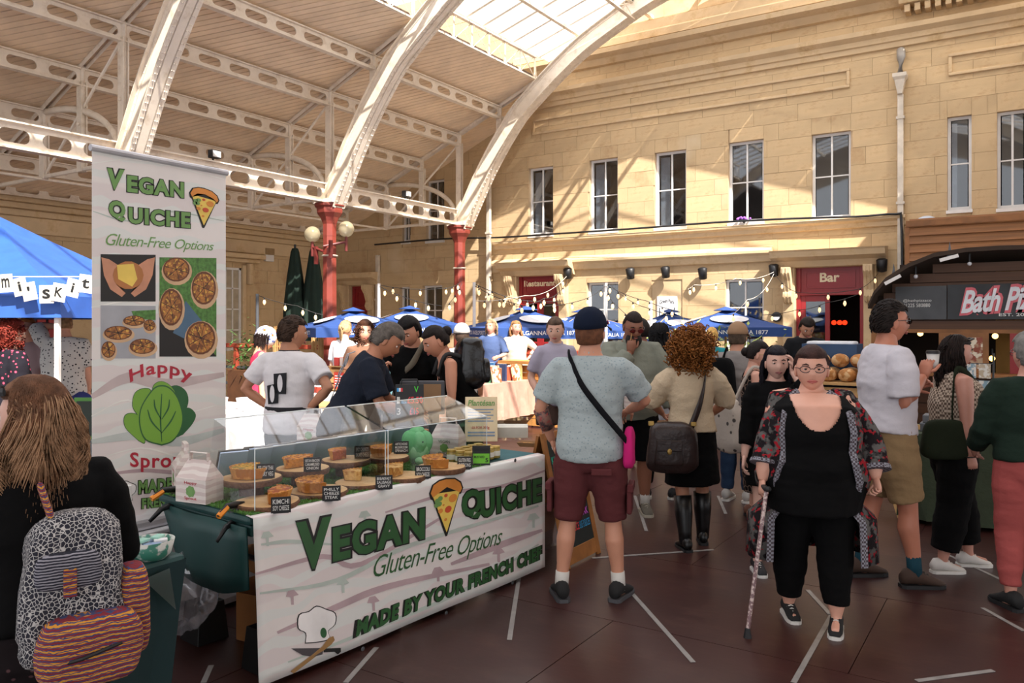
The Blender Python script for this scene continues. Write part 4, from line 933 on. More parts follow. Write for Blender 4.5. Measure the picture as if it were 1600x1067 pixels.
# ------------------------------------------------ tall roller banner
RB = -4.01; yl = on_x(141, 500, RB)[0]; yr = on_x(355, 500, RB)[0]; PLR = plane_x(RB)
def rp(px, py): return on_x(px, py, RB)
rb = thing('roller_banner', 'tall roller banner with quiche photos and a green sprout standing behind the stall', 'banner', (RB, (yl + yr) / 2, .56)); zt = rp(250, 252)[1]
obj('printed_sheet', G().box((RB - .003, yl + .01, .60), (RB, yr - .01, zt)), m_print, rb)
obj('top_rail', G().tube([(RB, yl, zt + .005), (RB, yr, zt + .005)], .018, 10), mat('rail_silver', 'c6c4c8', .3, metal=.4), rb); obj('base_cassette', G().box((RB - .1, yl - .02, .555), (RB + .1, yr + .02, .62)), MATS['rail_silver'], rb, bevel=.02); obj('rear_pole', G().tube([(RB - .03, (yl + yr) / 2, .6), (RB - .03, (yl + yr) / 2, zt)], .01), m_grey, rb)
LG = [m_ink, m_lgreen]
for a in (('V', (166, 261), (195, 264), (172, 298), (184, 298)), ('EGAN', (197, 272), (288, 284), (197, 301), (288, 311)), ('Q', (168, 311), (196, 314), (170, 345), (196, 348)), ('UICHE', (199, 322), (298, 331), (199, 350), (298, 358))): wordpart(rb, rp, PLR, *a, mats=LG)
g = G(); curve_text(g, 'Gluten-Free Options', quad(rp, (165, 364), (334, 378), (165, 389), (334, 396)), .0, .35, .0015, 0, PLR, .9); obj('script_lettering', g, m_lgreen, rb)
pizza(rb, rp, PLR, Tq((296, 289), (342, 300), (296, 352), (340, 356)))
for pts, w_, m in (([(145, 330), (200, 345), (260, 330), (350, 345)], 1.5, m_pale_g), ([(143, 620), (200, 590), (260, 600), (350, 585)], 9, mat('print_greige', 'c4b3b2', .6)), ([(143, 650), (200, 625), (260, 650), (350, 630)], 1.2, m_ltxt), ([(143, 690), (220, 680), (280, 690), (350, 672)], 8, mat('print_mist', 'c2c8c4', .6)), ([(143, 720), (220, 700), (290, 715), (350, 700)], 1.2, m_ltxt), ([(143, 480), (200, 470), (230, 475)], 1.2, m_ltxt), ([(143, 255), (220, 250), (350, 280)], 1.2, m_ltxt), ([(143, 745), (220, 735), (290, 738), (350, 725)], 3, m_pale_p)): ribbon(rb, 'printed_swirl', pts, w_, rp, PLR, m, .0008)
# printed food photographs (flat print)
def rquad(nm, x0, y0, x1, y1, m, w=.001): return shape(rb, nm, [(x0, y0), (x1, y0 + (x1 - x0) * .012), (x1, y1), (x0, y1 + (x1 - x0) * .0)], rp, PLR, m, w)
m_pb = mat('photo_black', '1c1816', .5); m_skinp = mat('photo_skin', 'c98d6e', .5, var=.15, vs=9); m_pz = mat('photo_quiche', 'b07238', .5, var=.3, vs=30, kind='noise', c2='7a4a2a', c3='d8a94a', ps=35); m_pgr = mat('photo_grass', '4f7d38', .5, var=.4, vs=50); m_pwd = mat('photo_board', 'd1ac86', .5)
rquad('photo_hands', 157, 397, 243, 471, m_pb); rquad('photo_slices', 249, 402, 338, 557, m_pgr); rquad('photo_table', 157, 477, 243, 560, mat('photo_cloth', 'a6a7ad', .5, var=.1))
for s_ in (0, 1):
    f = (lambda x: x) if not s_ else (lambda x: 400 - x)
    shape(rb, 'printed_hand', [(f(158), 402), (f(170), 405), (f(184), 414), (f(186), 430), (f(182), 445), (f(196), 458), (f(190), 464), (f(172), 452), (f(162), 430)], rp, PLR, m_skinp, .002)
shape(rb, 'printed_dish', circ(200, 430, 24, 22), rp, PLR, mat('photo_dish', 'b5743f', .5), .003); shape(rb, 'printed_slice', [(182, 414), (208, 412), (214, 436), (206, 448), (184, 436)], rp, PLR, m_yel, .004)
def pq(cx, cy, rx, ry, n=6):
    shape(rb, 'printed_board', circ(cx + 1, cy + 3, rx * 1.14, ry * 1.14, 18), rp, PLR, m_pwd, .002); shape(rb, 'printed_rim', circ(cx, cy, rx, ry, 18), rp, PLR, mat('photo_rim', '6b3d22', .5), .0028); shape(rb, 'printed_quiche', circ(cx, cy, rx * .88, ry * .88, 18), rp, PLR, m_pz, .0035)
    g = G()
    for i in range(n):
        a = i * 2 * PI / n + .3; p = rp(cx, cy); q = rp(cx + rx * .88 * math.cos(a), cy + ry * .88 * math.sin(a)); d = Vector((q[0] - p[0], q[1] - p[1])).normalized(); e = Vector((-d.y, d.x)) * .0016
        g.add([PLR @ Vector((p[0] - e.x, p[1] - e.y, .004)), PLR @ Vector((q[0] - e.x, q[1] - e.y, .004)), PLR @ Vector((q[0] + e.x, q[1] + e.y, .004)), PLR @ Vector((p[0] + e.x, p[1] + e.y, .004))], [(0, 1, 2, 3)])
    obj('printed_cut', g, m_pb, rb, kind='stuff')
shape(rb, 'printed_shadow', [(249, 480), (290, 500), (338, 557), (249, 557)], rp, PLR, m_pb, .0015); shape(rb, 'printed_cloth', [(290, 470), (318, 505), (290, 530), (270, 520)], rp, PLR, mat('photo_blue', '4d6b85', .5), .0017)
pq(275, 421, 21, 19); pq(318, 450, 19, 26); pq(267, 480, 18, 29); pq(313, 528, 23, 26, 8)
shape(rb, 'printed_grass', [(205, 486), (243, 484), (243, 500), (210, 498)], rp, PLR, m_pgr, .0015)
pq(184, 520, 22, 11); pq(209, 501, 17, 8); pq(233, 508, 9, 9); pq(222, 541, 20, 12); pq(169, 546, 11, 13)
# Happy Sprout lettering around a plain leafy sprout
g = G(); curve_text(g, 'Happy', lambda u, v: (lambda a, b: (a[0] + 0, a[1]))(rp(204 + 94 * u + (u - .5) * 6 * v, 600 - 26 * v - 14 * (1 - (2 * u - 1) ** 2) + 4), 0), .02, 0, .002, 0, PLR, 1.1); obj('red_lettering', g, m_pred, rb)
g = G(); curve_text(g, 'Sprout', lambda u, v: rp(203 + 95 * u, 736 - 30 * v + 2 * math.sin(u * 4)), .02, 0, .002, 0, PLR, 1.1); obj('red_lettering', g, m_pred, rb)
m_lf = mat('sprout_green', '78a83c', .5, var=.03)
def leafp(pts, m, w, nm='printed_leaf'):
    P = sm(pts, 4); shape(rb, nm, outl(P, 1.05), rp, PLR, m_dg2, w); shape(rb, nm, P, rp, PLR, m, w + .0008)
leafp([(216, 688), (196, 668), (195, 650), (208, 646), (220, 655), (226, 690)], m_lf, .0015); leafp([(286, 678), (300, 662), (305, 648), (295, 638), (284, 645), (275, 680)], m_dg2, .0015)
leafp([(216, 650), (207, 634), (211, 614), (226, 607), (236, 614), (228, 648)], m_lf, .0018); leafp([(262, 640), (262, 610), (276, 603), (290, 612), (293, 630), (282, 648)], m_dg2, .0018)
leafp([(237, 620), (240, 602), (252, 596), (266, 603), (272, 618)], m_lf, .002); leafp([(252, 694), (228, 686), (219, 665), (220, 640), (232, 618), (245, 605), (262, 606), (276, 622), (284, 650), (280, 672), (268, 688)], m_lf, .0032, 'printed_heart')
for pts in ([(252, 690), (250, 655), (252, 615)], [(252, 676), (236, 658), (230, 640)], [(252, 676), (266, 658), (274, 642)], [(251, 655), (242, 638), (240, 624)], [(252, 655), (262, 638), (264, 624)]): ribbon(rb, 'printed_vein', pts, 1.2, rp, PLR, m_dg2, .005)
wordpart(rb, rp, PLR, 'MADE BY', (215, 750), (300, 742), (215, 773), (300, 762), mats=LG); wordpart(rb, rp, PLR, 'FRENCH CHEF', (220, 778), (325, 768), (220, 796), (325, 784), mats=LG)
H2 = [(180 + (x - 458) * .55, 752 + (y - 945) * .6) for x, y in H]; shape(rb, 'chef_hat_outline', outl(H2, 1.08), rp, PLR, m_ink, .0016); shape(rb, 'chef_hat', H2, rp, PLR, MATS['print_white'], .0024)
# white low unit under the roller banner
t = thing('white_bench', 'long low white cabinet behind the stall, carrying the roller banner', 'cabinet', (-4.2, 2.9, 0)); mw = mat('white_laminate', 'c9c9cc', .4, var=.05)
obj('carcass', G().box((-4.45, 1.6, .02), (-3.9, 4.2, .53)), mw, t, bevel=.01); obj('top_board', G().box((-4.5, 1.55, .53), (-3.86, 4.25, .555)), mw, t, bevel=.006)
for i in range(3): obj('door', G().box((-3.9, 1.65 + i * .85, .06), (-3.885, 2.45 + i * .85, .5)), mw, t, bevel=.004); obj('handle', G().box((-3.884, 2.3 + i * .85, .24), (-3.87, 2.36 + i * .85, .32)), m_dark, t)
# cardboard boxes and bag under the table
mc = mat('cardboard', 'a8703f', .85, var=.12, bump=.2)
def carton(c, sz, rz, label):
    t = thing('cardboard_box', label, 'box', (c[0], c[1], c[2] - sz[2] / 2)); obj('walls', G().cbox(c, sz, rz=rz), mc, t, bevel=.004); M = Zmat(*c, rz)
    for s_ in (-1, 1): obj('flap', G().box((-sz[0] / 2, s_ * sz[1] / 2 - .002, sz[2] / 2), (sz[0] / 2, s_ * (sz[1] / 2 + .12) + .002, sz[2] / 2 + .004), M=M), mc, t)
carton((-3.35, 2.9, .15), (.4, .45, .3), .2, 'large cardboard box on the floor under the table'); carton((-3.4, 2.95, .38), (.36, .4, .14), -.1, 'open cardboard box stacked on top under the table')
def crumple(c, r, seed, amp=.35, n=26, k=18):
    g = G().ball((0, 0, 0), 1, n, k); out = []
    for p in g.v:
        v = Vector(p); d = 1 + amp * (noise.noise(v * 2.2 + Vector((seed, 0, 0))) + .6 * noise.noise(v * 5 + Vector((0, seed, 0)))); out.append((c[0] + v.x * r[0] * d, c[1] + v.y * r[1] * d, max(c[2] + v.z * r[2] * d, .004)))
    g.v = out; return g
g_bag = glass('thin_plastic', (.9, .88, .9, 1), .12, haze=.18)
obj('plastic_bag', crumple((-3.52, 2.38, .32), (.13, .16, .18), 3), g_bag, label='crumpled clear plastic bag hanging beside the table legs', cat='bag', smooth=True)
# small green table at the left foreground with bottles and bowl
t = thing('side_table', 'small table under a dark teal cover at the bottom left', 'table', (-3.2, 1.5, 0)); sx0, sx1, sy0, sy1, sz = -3.62, -2.86, 1.15, 1.98, .72
obj('tabletop', G().box((sx0, sy0, sz - .04), (sx1, sy1, sz)), m_teal, t, bevel=.02)
g = G(); vs = []; ring = []; cor = [(sx0, sy0), (sx1, sy0), (sx1, sy1), (sx0, sy1)]
for q in range(4):
    a, b = cor[q], cor[(q + 1) % 4]
    for i in range(10): u = i / 10; ring.append((a[0] + (b[0] - a[0]) * u, a[1] + (b[1] - a[1]) * u))
for j, zz in enumerate((sz - .02, .5, .25, .02)):
    for i, p in enumerate(ring):
        q = 1 - .05 * j + .015 * math.sin(i * 1.9) * j; vs.append(((p[0] - (sx0 + sx1) / 2) * q + (sx0 + sx1) / 2, (p[1] - (sy0 + sy1) / 2) * q + (sy0 + sy1) / 2, zz))
n = len(ring); g.add(vs, [(j * n + i, (j + 1) * n + i, (j + 1) * n + (i + 1) % n, j * n + (i + 1) % n) for j in range(3) for i in range(n)]); obj('cover_skirt', g, mat('teal_drape', '0e2c2e', .8), t)
mwb = mat('white_plastic', 'd4d4d2', .35)
for i, (px, py, h, r, lb) in enumerate(((196, 868, .28, .028, 'tallest white pump bottle on the small teal table'), (178, 862, .2, .03, 'shorter white bottle left of the tall one on the small teal table'), (184, 884, .13, .03, 'short white jar in front of the white bottles'), (158, 882, .15, .02, 'small clear spray bottle nearest the backpack'))):
    x, y = on_z(px, py, sz); b = thing('bottle', lb, 'bottle', (x, y, sz), group='white bottles on the small teal table'); obj('body', G().lathe([(.001, 0), (r, .003), (r, h * .62), (r * .8, h * .68), (r * .8, h * .7)], (x, y, sz), 16), mwb, b, smooth=True); obj('cap', G().lathe([(r * .82, h * .7), (r * .82, h), (.001, h)], (x, y, sz), 16), mwb, b); obj('band', G().lathe([(r * 1.01, h * .3), (r * 1.01, h * .5)], (x, y, sz), 16), mat('label_grey', 'b9bfc2', .6), b)
x, y = on_z(236, 872, sz); b = thing('salad_bowl', 'white bowl with green leaf print holding wrapped packets', 'bowl', (x, y, sz)); obj('bowl', G().lathe([(.001, 0), (.055, .0), (.075, .02), (.088, .075), (.085, .075), (.072, .022), (.05, .006), (.001, .005)], (x, y, sz), 28), mat('bowl_leaf', 'd9dcd6', .4, kind='noise', c2='3f8572', ps=22, bump=.05), b, smooth=True)
for i in range(7): obj('packet', G().cbox((x + .035 * math.cos(i * .9), y + .035 * math.sin(i * .9), sz + .06 + .008 * (i % 3)), (.05, .035, .012), rz=i), mat('packet_%d' % (i % 3), ('8ea3c4', 'e2e2e4', '9ecfbf')[i % 3], .5), b, bevel=.003)
gb = glass('green_voile', (.12, .42, .3, 1), .1, haze=.25)
for i, (p0, p1, p2, zz) in enumerate((((232, 908), (273, 890), (283, 955), 0), ((178, 925), (226, 905), (225, 990), 0))):
    A = [(*on_z(px, 905, .70), 0) for px, py in (p0, p1)]; xx = -2.84; P = [on_x(px, py, -2.80) for px, py in (p0, p1, p2)]
    b = obj('bunting_flag', G().add([(-2.835, a, z) for a, z in P] + [(-2.833, a, z) for a, z in P], [(0, 1, 2), (5, 4, 3)]), gb if i == 0 else mat('lime_felt', '5f9a30', .8), label=['dark green voile bunting flag on the teal table corner', 'lime bunting flag half behind the patterned backpack'][i], cat='bunting')
# A-board with chalk menu behind the cap man
bx0, by0 = -2.587, 4.9
t = thing('a_board', 'wooden A-board chalk menu leaning behind the legs of the man in the cap', 'sign', (bx0, by0, 0), rz=PI / 2); T1 = Matrix.Rotation(-.22, 4, 'X')
w_, h_ = .5, .92; fo = mat('board_oak', '9c6430', .6, var=.2, vs=12)
for a, b in (((-w_ / 2, 0, 0), (-w_ / 2 + .05, .02, h_)), ((w_ / 2 - .05, 0, 0), (w_ / 2, .02, h_)), ((-w_ / 2 + .05, 0, .02), (w_ / 2 - .05, .02, .12)), ((-w_ / 2 + .05, 0, h_ - .05), (w_ / 2 - .05, .02, h_))): obj('frame_bar', G().box(a, b, M=T1), fo, t, world=False, bevel=.003)
obj('slate', G().box((-w_ / 2 + .05, .006, .12), (w_ / 2 - .05, .014, h_ - .05), M=T1), mat('slate', '1e2422', .7), t, world=False)
obj('back_leg', G().box((-w_ / 2, 0, 0), (w_ / 2, .02, .9), M=Matrix.Translation((0, .42, 0)) @ Matrix.Rotation(.22, 4, 'X')), fo, t, world=False)
PA = T1 @ plane_y(.004)
for s_, b, c in (('QUICHE', (-.15, .78, .15, .84), 'ffffff'), ('KIMCHI CHEEZE', (-.18, .70, .18, .75), '35c4a0'), ('YELLOW THAI', (-.18, .62, .15, .67), 'e8e05a'), ('BROCCOLI', (-.18, .54, .1, .59), 'b9a0f0'), ('CHORIZO', (-.18, .46, .08, .51), 'f06a7a'), ('SPINACH PIE', (-.18, .38, .12, .43), 'f4f4ee'), ('CHEEZE STEAK', (-.18, .30, .18, .35), 'd05ad0'), ('£5.50 1 SLICE', (-.18, .22, .02, .27), 'f0424a'), ('£15 3 SLICES', (.03, .22, .18, .27), '3ba7e0')):
    g = G(); text(g, s_, PA, *b, bold=.01, w=.001); obj('chalk_lettering', g, mat('chalkc_' + c, c, .8), t, world=False)
t = thing('clear_crate', 'clear plastic storage box on the floor behind the far end of the banner', 'crate', (-3.12, 5.0, 0)); gc = glass('crate_plastic', (.8, .82, .85, 1), .2, haze=.2)
obj('tub', G().lathe([(.24, 0), (.27, .33)], (-3.12, 5.0, 0), 4, M=Matrix.Rotation(PI / 4, 4, 'Z')), gc, t); obj('lid', G().lathe([(.29, .33), (.29, .36)], (-3.12, 5.0, 0), 4, M=Matrix.Rotation(PI / 4, 4, 'Z')), gc, t); obj('contents', G().cbox((-3.12, 5.0, .12), (.28, .28, .22)), mat('contents', '6a5a50', .9), t, bevel=.01)

for nm in ('folding_table', 'table_riser', 'vinyl_banner', 'grass_mat', 'bare_cloth', 'spring_clamp', 'sneeze_guard', 'serving_trays', 'cardboard_box', 'plastic_bag'):
    for o in list(bpy.data.objects):
        if o.parent is None and o.name.split('.')[0] == nm: o.matrix_basis = ST @ o.matrix_basis
JL = ['nearest', 'second', 'third', 'fourth', 'farthest']; RW = ['front row', 'middle row', 'back row']; k = 0
for o in sorted((o for o in bpy.data.objects if o.name.startswith('honey_jar')), key=lambda o: o.name):
    o['label'] = 'gold-lidded mustard jar, %s from the camera in the %s' % (JL[k % 5], RW[k // 5]); k += 1
# ============================================================ PEOPLE
V = Vector
def V3(p): return Vector(p)
def ik(a, b, l1, l2, hint):
    a, b = V3(a), V3(b); d = b - a; L = min(d.length, (l1 + l2) * .999); d.normalize(); b = a + d * L
    q = (l1 * l1 - l2 * l2 + L * L) / (2 * L); h = math.sqrt(max(0, l1 * l1 - q * q)); n = V3(hint) - d * V3(hint).dot(d)
    if n.length < 1e-4: n = V((0, 1, 0)) - d * d.y
    n.normalize(); return a + d * q + n * h, b
def remesh(g, vox, sm_=4, wr=0, seed=0, sub=False):
    me = g.mesh('tmp'); o = bpy.data.objects.new('tmp', me); m = o.modifiers.new('r', 'REMESH'); m.mode = 'VOXEL'; m.voxel_size = vox
    s = o.modifiers.new('s', 'SMOOTH'); s.factor = .6; s.iterations = sm_
    r = evaluated(o); bpy.data.meshes.remove(me)
    if wr:
        NS = [v.normal.copy() for v in r.vertices]; cs = []
        for v, nv in zip(r.vertices, NS):
            p = v.co.copy(); q = V((p.x * 7, p.y * 7, p.z * 16)) + V((seed, seed * 2, 0)); d = noise.noise(q) + .5 * noise.noise(q * 2.3); p += nv * d * wr; cs.extend(p)
        r.vertices.foreach_set('co', cs); r.update()
    r.polygons.foreach_set('use_smooth', [True] * len(r.polygons)); return r
def append(me, g, mi=0):
    """mesh + collector -> one mesh"""
    n = G(); n.v = [tuple(v.co) for v in me.vertices]; n.f = [tuple(p.vertices) for p in me.polygons]; n.m = [0] * len(n.f); o = len(n.v)
    n.v += g.v; n.f += [tuple(i + o for i in f) for f in g.f]; n.m += [mi] * len(g.f); bpy.data.meshes.remove(me); return n.mesh('body', True)
def head_geo(Mh, fem=True, n=26, k=22):
    """Mh places the head; origin at head centre, +y face"""
    g = G(); vs = []
    A, B, C = .074, .095, .117
    for i in range(k + 1):
        f = -PI / 2 + PI * i / k
        for j in range(n):
            w = 2 * PI * j / n; x, y, z = math.cos(f) * math.cos(w), math.cos(f) * math.sin(w), math.sin(f)
            X, Y, Z = x * A, y * B, z * C
            if z < 0: X *= 1 - .30 * (-z) ** 1.6; Y *= 1 - .12 * (-z) ** 2 if y > 0 else 1 - .32 * (-z)
            if y > 0:
                fr = y
                e = lambda cx, cz, sx, sz: math.exp(-((X - cx) / sx) ** 2 - ((Z - cz) / sz) ** 2) * fr
                Y += .023 * e(0, -.022, .012, .02) + .011 * e(0, .0, .009, .03) + .006 * e(0, .035, .05, .013)
                Y -= .010 * (e(.031, .008, .016, .014) + e(-.031, .008, .016, .014))
                Y += .008 * e(0, -.056, .022, .012) + .010 * e(0, -.095, .025, .02) - .004 * e(0, -.073, .03, .007)
                Y += .004 * (e(.045, -.03, .02, .025) + e(-.045, -.03, .02, .025))
            vs.append(Mh @ V((X, Y, Z)))
    g.add(vs, [(i * n + j, i * n + (j + 1) % n, (i + 1) * n + (j + 1) % n, (i + 1) * n + j) for i in range(k) for j in range(n)])
    for s_ in (-1, 1):
        M = Mh @ Matrix.Translation((s_ * .073, -.008, -.008)) @ Matrix.Rotation(s_ * -.35, 4, 'Z'); q = G().ball((0, 0, 0), (.009, .02, .032), 8, 8); g.add([M @ V3(p) for p in q.v], q.f)
    return g
def hand_geo(w, d, nrm, side, curl=.6, s=1.0, thumb=.7):
    """w wrist, d direction of the hand, nrm direction the palm faces, side +1 if the thumb lies toward d x nrm"""
    d = V3(d).normalized(); nrm = V3(nrm); nrm = (nrm - d * nrm.dot(d)).normalized(); x = d.cross(nrm) * side; g = G(); W = V3(w)
    P = [W - d * .02 * s, W + d * .02 * s, W + d * .055 * s, W + d * .088 * s]
    g.tube(P, [(.019 * s, .026 * s), (.016 * s, .036 * s), (.015 * s, .041 * s), (.011 * s, .036 * s)], 10, up=x)
    for i, (o, L, r) in enumerate(((.027, .068, .0088), (.010, .078, .009), (-.009, .072, .0086), (-.026, .056, .0076))):
        p = W + d * (.082 - abs(i - 1.2) * .004) * s + x * o * s; pts = [p - d * .02 * s, p]; a = 0; c = curl * (1 + .12 * i)
        for q, l in enumerate((.42, .33, .25)):
            a += c * (.75, 1.0, .8)[q]; pts.append(pts[-1] + (d * math.cos(a) + nrm * math.sin(a)) * L * l * s)
        g.tube(pts, [r * 1.05 * s, r * s, r * .95 * s, r * .85 * s, r * .6 * s], 7)
    p = W + d * .025 * s + x * .025 * s; t1 = (d * .6 + x * .75 + nrm * .35).normalized(); t2 = (d * .9 + x * .15 + nrm * thumb).normalized()
    g.tube([p - x * .012 * s, p + t1 * .035 * s, p + t1 * .035 * s + t2 * .03 * s, p + t1 * .035 * s + t2 * .055 * s], [.013 * s, .011 * s, .0095 * s, .006 * s], 8)
    return g
SKIN = {}
def skin(c): 
    if c not in SKIN: SKIN[c] = mat('skin_' + c, c, .5, var=.05, vs=12, bump=.05, bs=120)
    return SKIN[c]
def cloth(c, **k): 
    nm = 'cloth_' + c + '_'.join(str(v) for v in k.values()); k.setdefault('bump', .25); k.setdefault('bs', 35); return mat(nm, c, .9, spec=.15, var=k.pop('var', .05), **k)
SHO_L = {}
def shoe(par, p, yaw, m, sole, label=None, kind='trainer', s=1.0, pitch=0):
    M = Matrix.Translation(p) @ Matrix.Rotation(yaw, 4, 'Z') @ Matrix.Rotation(pitch, 4, 'X')
    g = G(); L = [(-.088, .028, .03, .055), (-.065, .040, .048, .068), (-.02, .043, .05, .072), (.025, .043, .042, .062), (.07, .046, .032, .046), (.12, .045, .024, .034), (.165, .032, .014, .024)]
    vs = []; n = 12
    for y, hw, hh, zc in L:
        for j in range(n):
            a = 2 * PI * j / n; z = zc + hh * math.sin(a); vs.append(M @ V((hw * math.cos(a) * s, y * s, max(z, .018) * s)))
    g.add(vs, [(i * n + j, (i + 1) * n + j, (i + 1) * n + (j + 1) % n, i * n + (j + 1) % n) for i in range(len(L) - 1) for j in range(n)] + [tuple(range(n)), tuple(range(len(L) * n - 1, (len(L) - 1) * n - 1, -1))])
    o = obj('shoe', g, m, par, smooth=True, world=False, label=label)
    g = G(); ol = [(-.092, .026), (-.07, .042), (-.02, .043), (.03, .046), (.08, .051), (.13, .049), (.165, .036), (.178, .015)]
    pts = [(hw, y) for y, hw in ol] + [(-hw, y) for y, hw in reversed(ol)]; g.prism([(a * s, b * s) for a, b in pts], M, .022 * s); obj('sole', g, sole, o, world=False)
    if kind == 'trainer':
        g = G()
        for i in range(4): y = .022 + .022 * i; z = .105 - .014 * i; g.tube([M @ V((-.026 * s, y * s, z * s - .010)), M @ V((0, (y + .008) * s, z * s + .002)), M @ V((.026 * s, y * s, z * s - .010))], .0045 * s, 5)
        obj('lace', g, sole, o, world=False)
    return o
def person(nm_label, x, y, face, h=1.72, gir=1.0, z0=0, skn='d9a58a', top=None, bot=None, hair=None, pose=None, near=False, fem=True, shoes=None, bust=0, belly=0, vox=None, extras=None, hx=1.0, hz=1.0, glasses=None, lips='a85b52', group=None, hide_legs=False, seed=None):
    """face: world angle (radians) of the facing direction, 0 = +Y, positive = turned left (CCW)"""
    global R
    ps = dict(lean=0, side=0, twist=0, hd=(0, 0, 0), rh=(.24, .0, .80), lh=(-.24, .0, .80), re=(.4, -1, 0), le=(-.4, -1, 0), rf=(.10, 0, 0), lf=(-.10, 0, 0), pz=0, curl=.5, rcurl=None, lcurl=None, rn=None, ln=None, rd=None, ld=None, py=0)
    ps.update(pose or {}); s = h / 1.72; seed = seed or int(x * 100) % 97
    root = thing('person', nm_label, 'person', (x, y, z0), rz=face); root['category'] = 'person'
    if group: root['group'] = group
    vox = vox or (.011 if near else .016); S = Matrix.Scale(s, 4)
    def T(p): return V3(p) * s
    gg = gir
    # skeleton
    pel = V((0, ps['py'], .93 + ps['pz'])); th = ps['lean']; sd = ps['side']
    spd = V((math.sin(sd) * math.cos(th), math.sin(th), math.cos(th) * math.cos(sd))); c7 = pel + spd * .54
    tw = ps['twist']; sx = V((math.cos(tw), math.sin(tw), 0)); sx = (sx - spd * sx.dot(spd)).normalized(); bk = sx.cross(spd) * -1
    bk = spd.cross(sx)   # forward normal of the chest
    shw = .165 + .022 * (not fem) + .02 * (gg - 1)
    sh = {1: c7 - spd * .068 + sx * shw, -1: c7 - spd * .068 - sx * shw}
    hip = {1: pel + V((.092 * (1 + .35 * (gg - 1)), 0, -.03)), -1: pel + V((-.092 * (1 + .35 * (gg - 1)), 0, -.03))}
    yaw, pit, rol = ps['hd']; neck1 = c7 + (spd * .6 + V((0, .05 + math.sin(th) * .1, 1)) * .4).normalized() * .040
    Mh = Matrix.Translation(neck1) @ Matrix.Rotation(yaw, 4, 'Z') @ Matrix.Rotation(-pit, 4, 'X') @ Matrix.Rotation(rol, 4, 'Y') @ Matrix.Translation((0, .022, .090))
    el = {}; wr = {}; kn = {}; an = {}
    for q, k1, k2 in ((1, 'rh', 're'), (-1, 'lh', 'le')): el[q], wr[q] = ik(sh[q], ps[k1], .29, .25, ps[k2])
    for q, k1 in ((1, 'rf'), (-1, 'lf')):
        f = ps[k1]; fz = f[3] if len(f) > 3 else 0; kn[q], an[q] = ik(hip[q], (f[0], f[1], .085 + fz), .415, .405, (0.02 * q, 1, 0))
    # ---- torso sections: (t along spine, half width, half depth, forward offset)
    def secs(infl=0, t0=-.25, t1=1.0, flat=False, loose=0):
        base = [(-.25, .125, .10, 0), (-.16, .165, .118, -.01), (0, .172 if fem else .165, .122, -.012), (.22, .148 if fem else .155, .105, .0), (.34, .138 if fem else .155, .10, .004), (.55, .150 if fem else .165, .112, .004), (.75, .158 if fem else .178, .112, 0), (.87, .150 if fem else .168, .092, -.008), (.94, .118 if fem else .13, .072, -.012), (.99, .078, .058, -.01), (1.03, .06, .055, -.005)]
        out = []
        for t, a, b, o in base:
            if t < t0 or t > t1: continue
            fd = 1 - .72 * max(0, min(1, (t - .5) / .5)); gz = 1 + (gg - 1) * fd; bl = belly * math.exp(-((t - .2) / .25) ** 2); bs = bust * math.exp(-((t - .66) / .12) ** 2)
            a2 = a * gz + infl + loose * (1 if t < .7 else .4); b2 = b * (1 + (gz - 1) * 1.1) + infl + bl * .5 + bs * .5 + loose * (1 if t < .7 else .3)
            out.append((pel + spd * (.54 * t) + bk * (o + bl * .5 + bs * .6), (a2, b2)))
        return out
    def torso(g, **k):
        sc = secs(**k); g.tube([T(p) for p, r in sc], [(r[0] * s, r[1] * s) for p, r in sc], 20, up=bk)
    def limb(g, pts, rad, n=12, up=(0, 1, 0)): g.tube([T(p) for p in pts], [(r[0] * s, r[1] * s) if isinstance(r, tuple) else r * s for r in rad], n, up=up)
    ag = 1 + (gg - 1) * .75
    # ---- body
    g = G(); torso(g)
    limb(g, [c7 - spd * .06, c7 + spd * .02, neck1, neck1 + (Mh.to_3x3() @ V((0, .01, .05)))], [(.085, .07), (.062 + .01 * (not fem) + .012 * (gg > 1.3), .062), (.056 + .01 * (not fem) + .012 * (gg > 1.3), .058), (.052, .054)], 14, up=bk)
    for q in (1, -1):
        a, e, w = sh[q], el[q], wr[q]
        limb(g, [a - sx * q * .06 + spd * .005, a, a.lerp(e, .3), a.lerp(e, .7), e, e.lerp(w, .3), e.lerp(w, .75), w], [.046 * ag, .052 * ag, .051 * ag, .043 * ag, .038 * ag, .042 * ag, .032 * ag, .026])
        hp, k_, ak = hip[q], kn[q], an[q]; f = ps['rf' if q == 1 else 'lf']; fz = f[3] if len(f) > 3 else 0
        lg = 1 + (gg - 1) * .8
        if not hide_legs:
            calf = (k_ - ak).normalized().cross(V((1, 0, 0))).normalized() * -.012
            limb(g, [hp + V((0, 0, .06)), hp - V((0, 0, .03)), hp.lerp(k_, .35), hp.lerp(k_, .8), k_, k_.lerp(ak, .12), k_.lerp(ak, .33) + calf, k_.lerp(ak, .7), ak, ak - V((0, -.0, .04))], [.10 * lg, .096 * lg, .086 * lg, .062 * lg, .056 * lg, .052 * lg, .058 * lg, .042 * lg, .034, .034])
            fw = V((-math.sin(f[2]), math.cos(f[2]), 0)); limb(g, [ak - fw * .03 - V((0, 0, .03)), ak + fw * .05 - V((0, 0, .045)), ak + fw * .13 - V((0, 0, .06))], [.034, .032, .025])
    me = remesh(g, vox, 5); ex = G(); hg = head_geo(Matrix.Scale(s, 4) @ Mh if False else Matrix.Translation(Mh.to_translation() * s) @ Mh.to_3x3().to_4x4() @ Matrix.Scale(s, 4) @ Matrix.Diagonal((hx * 1.06, 1.08, 1.09 * hz, 1)), fem, 30 if near else 22, 26 if near else 18)
    ex.add(hg.v, hg.f)
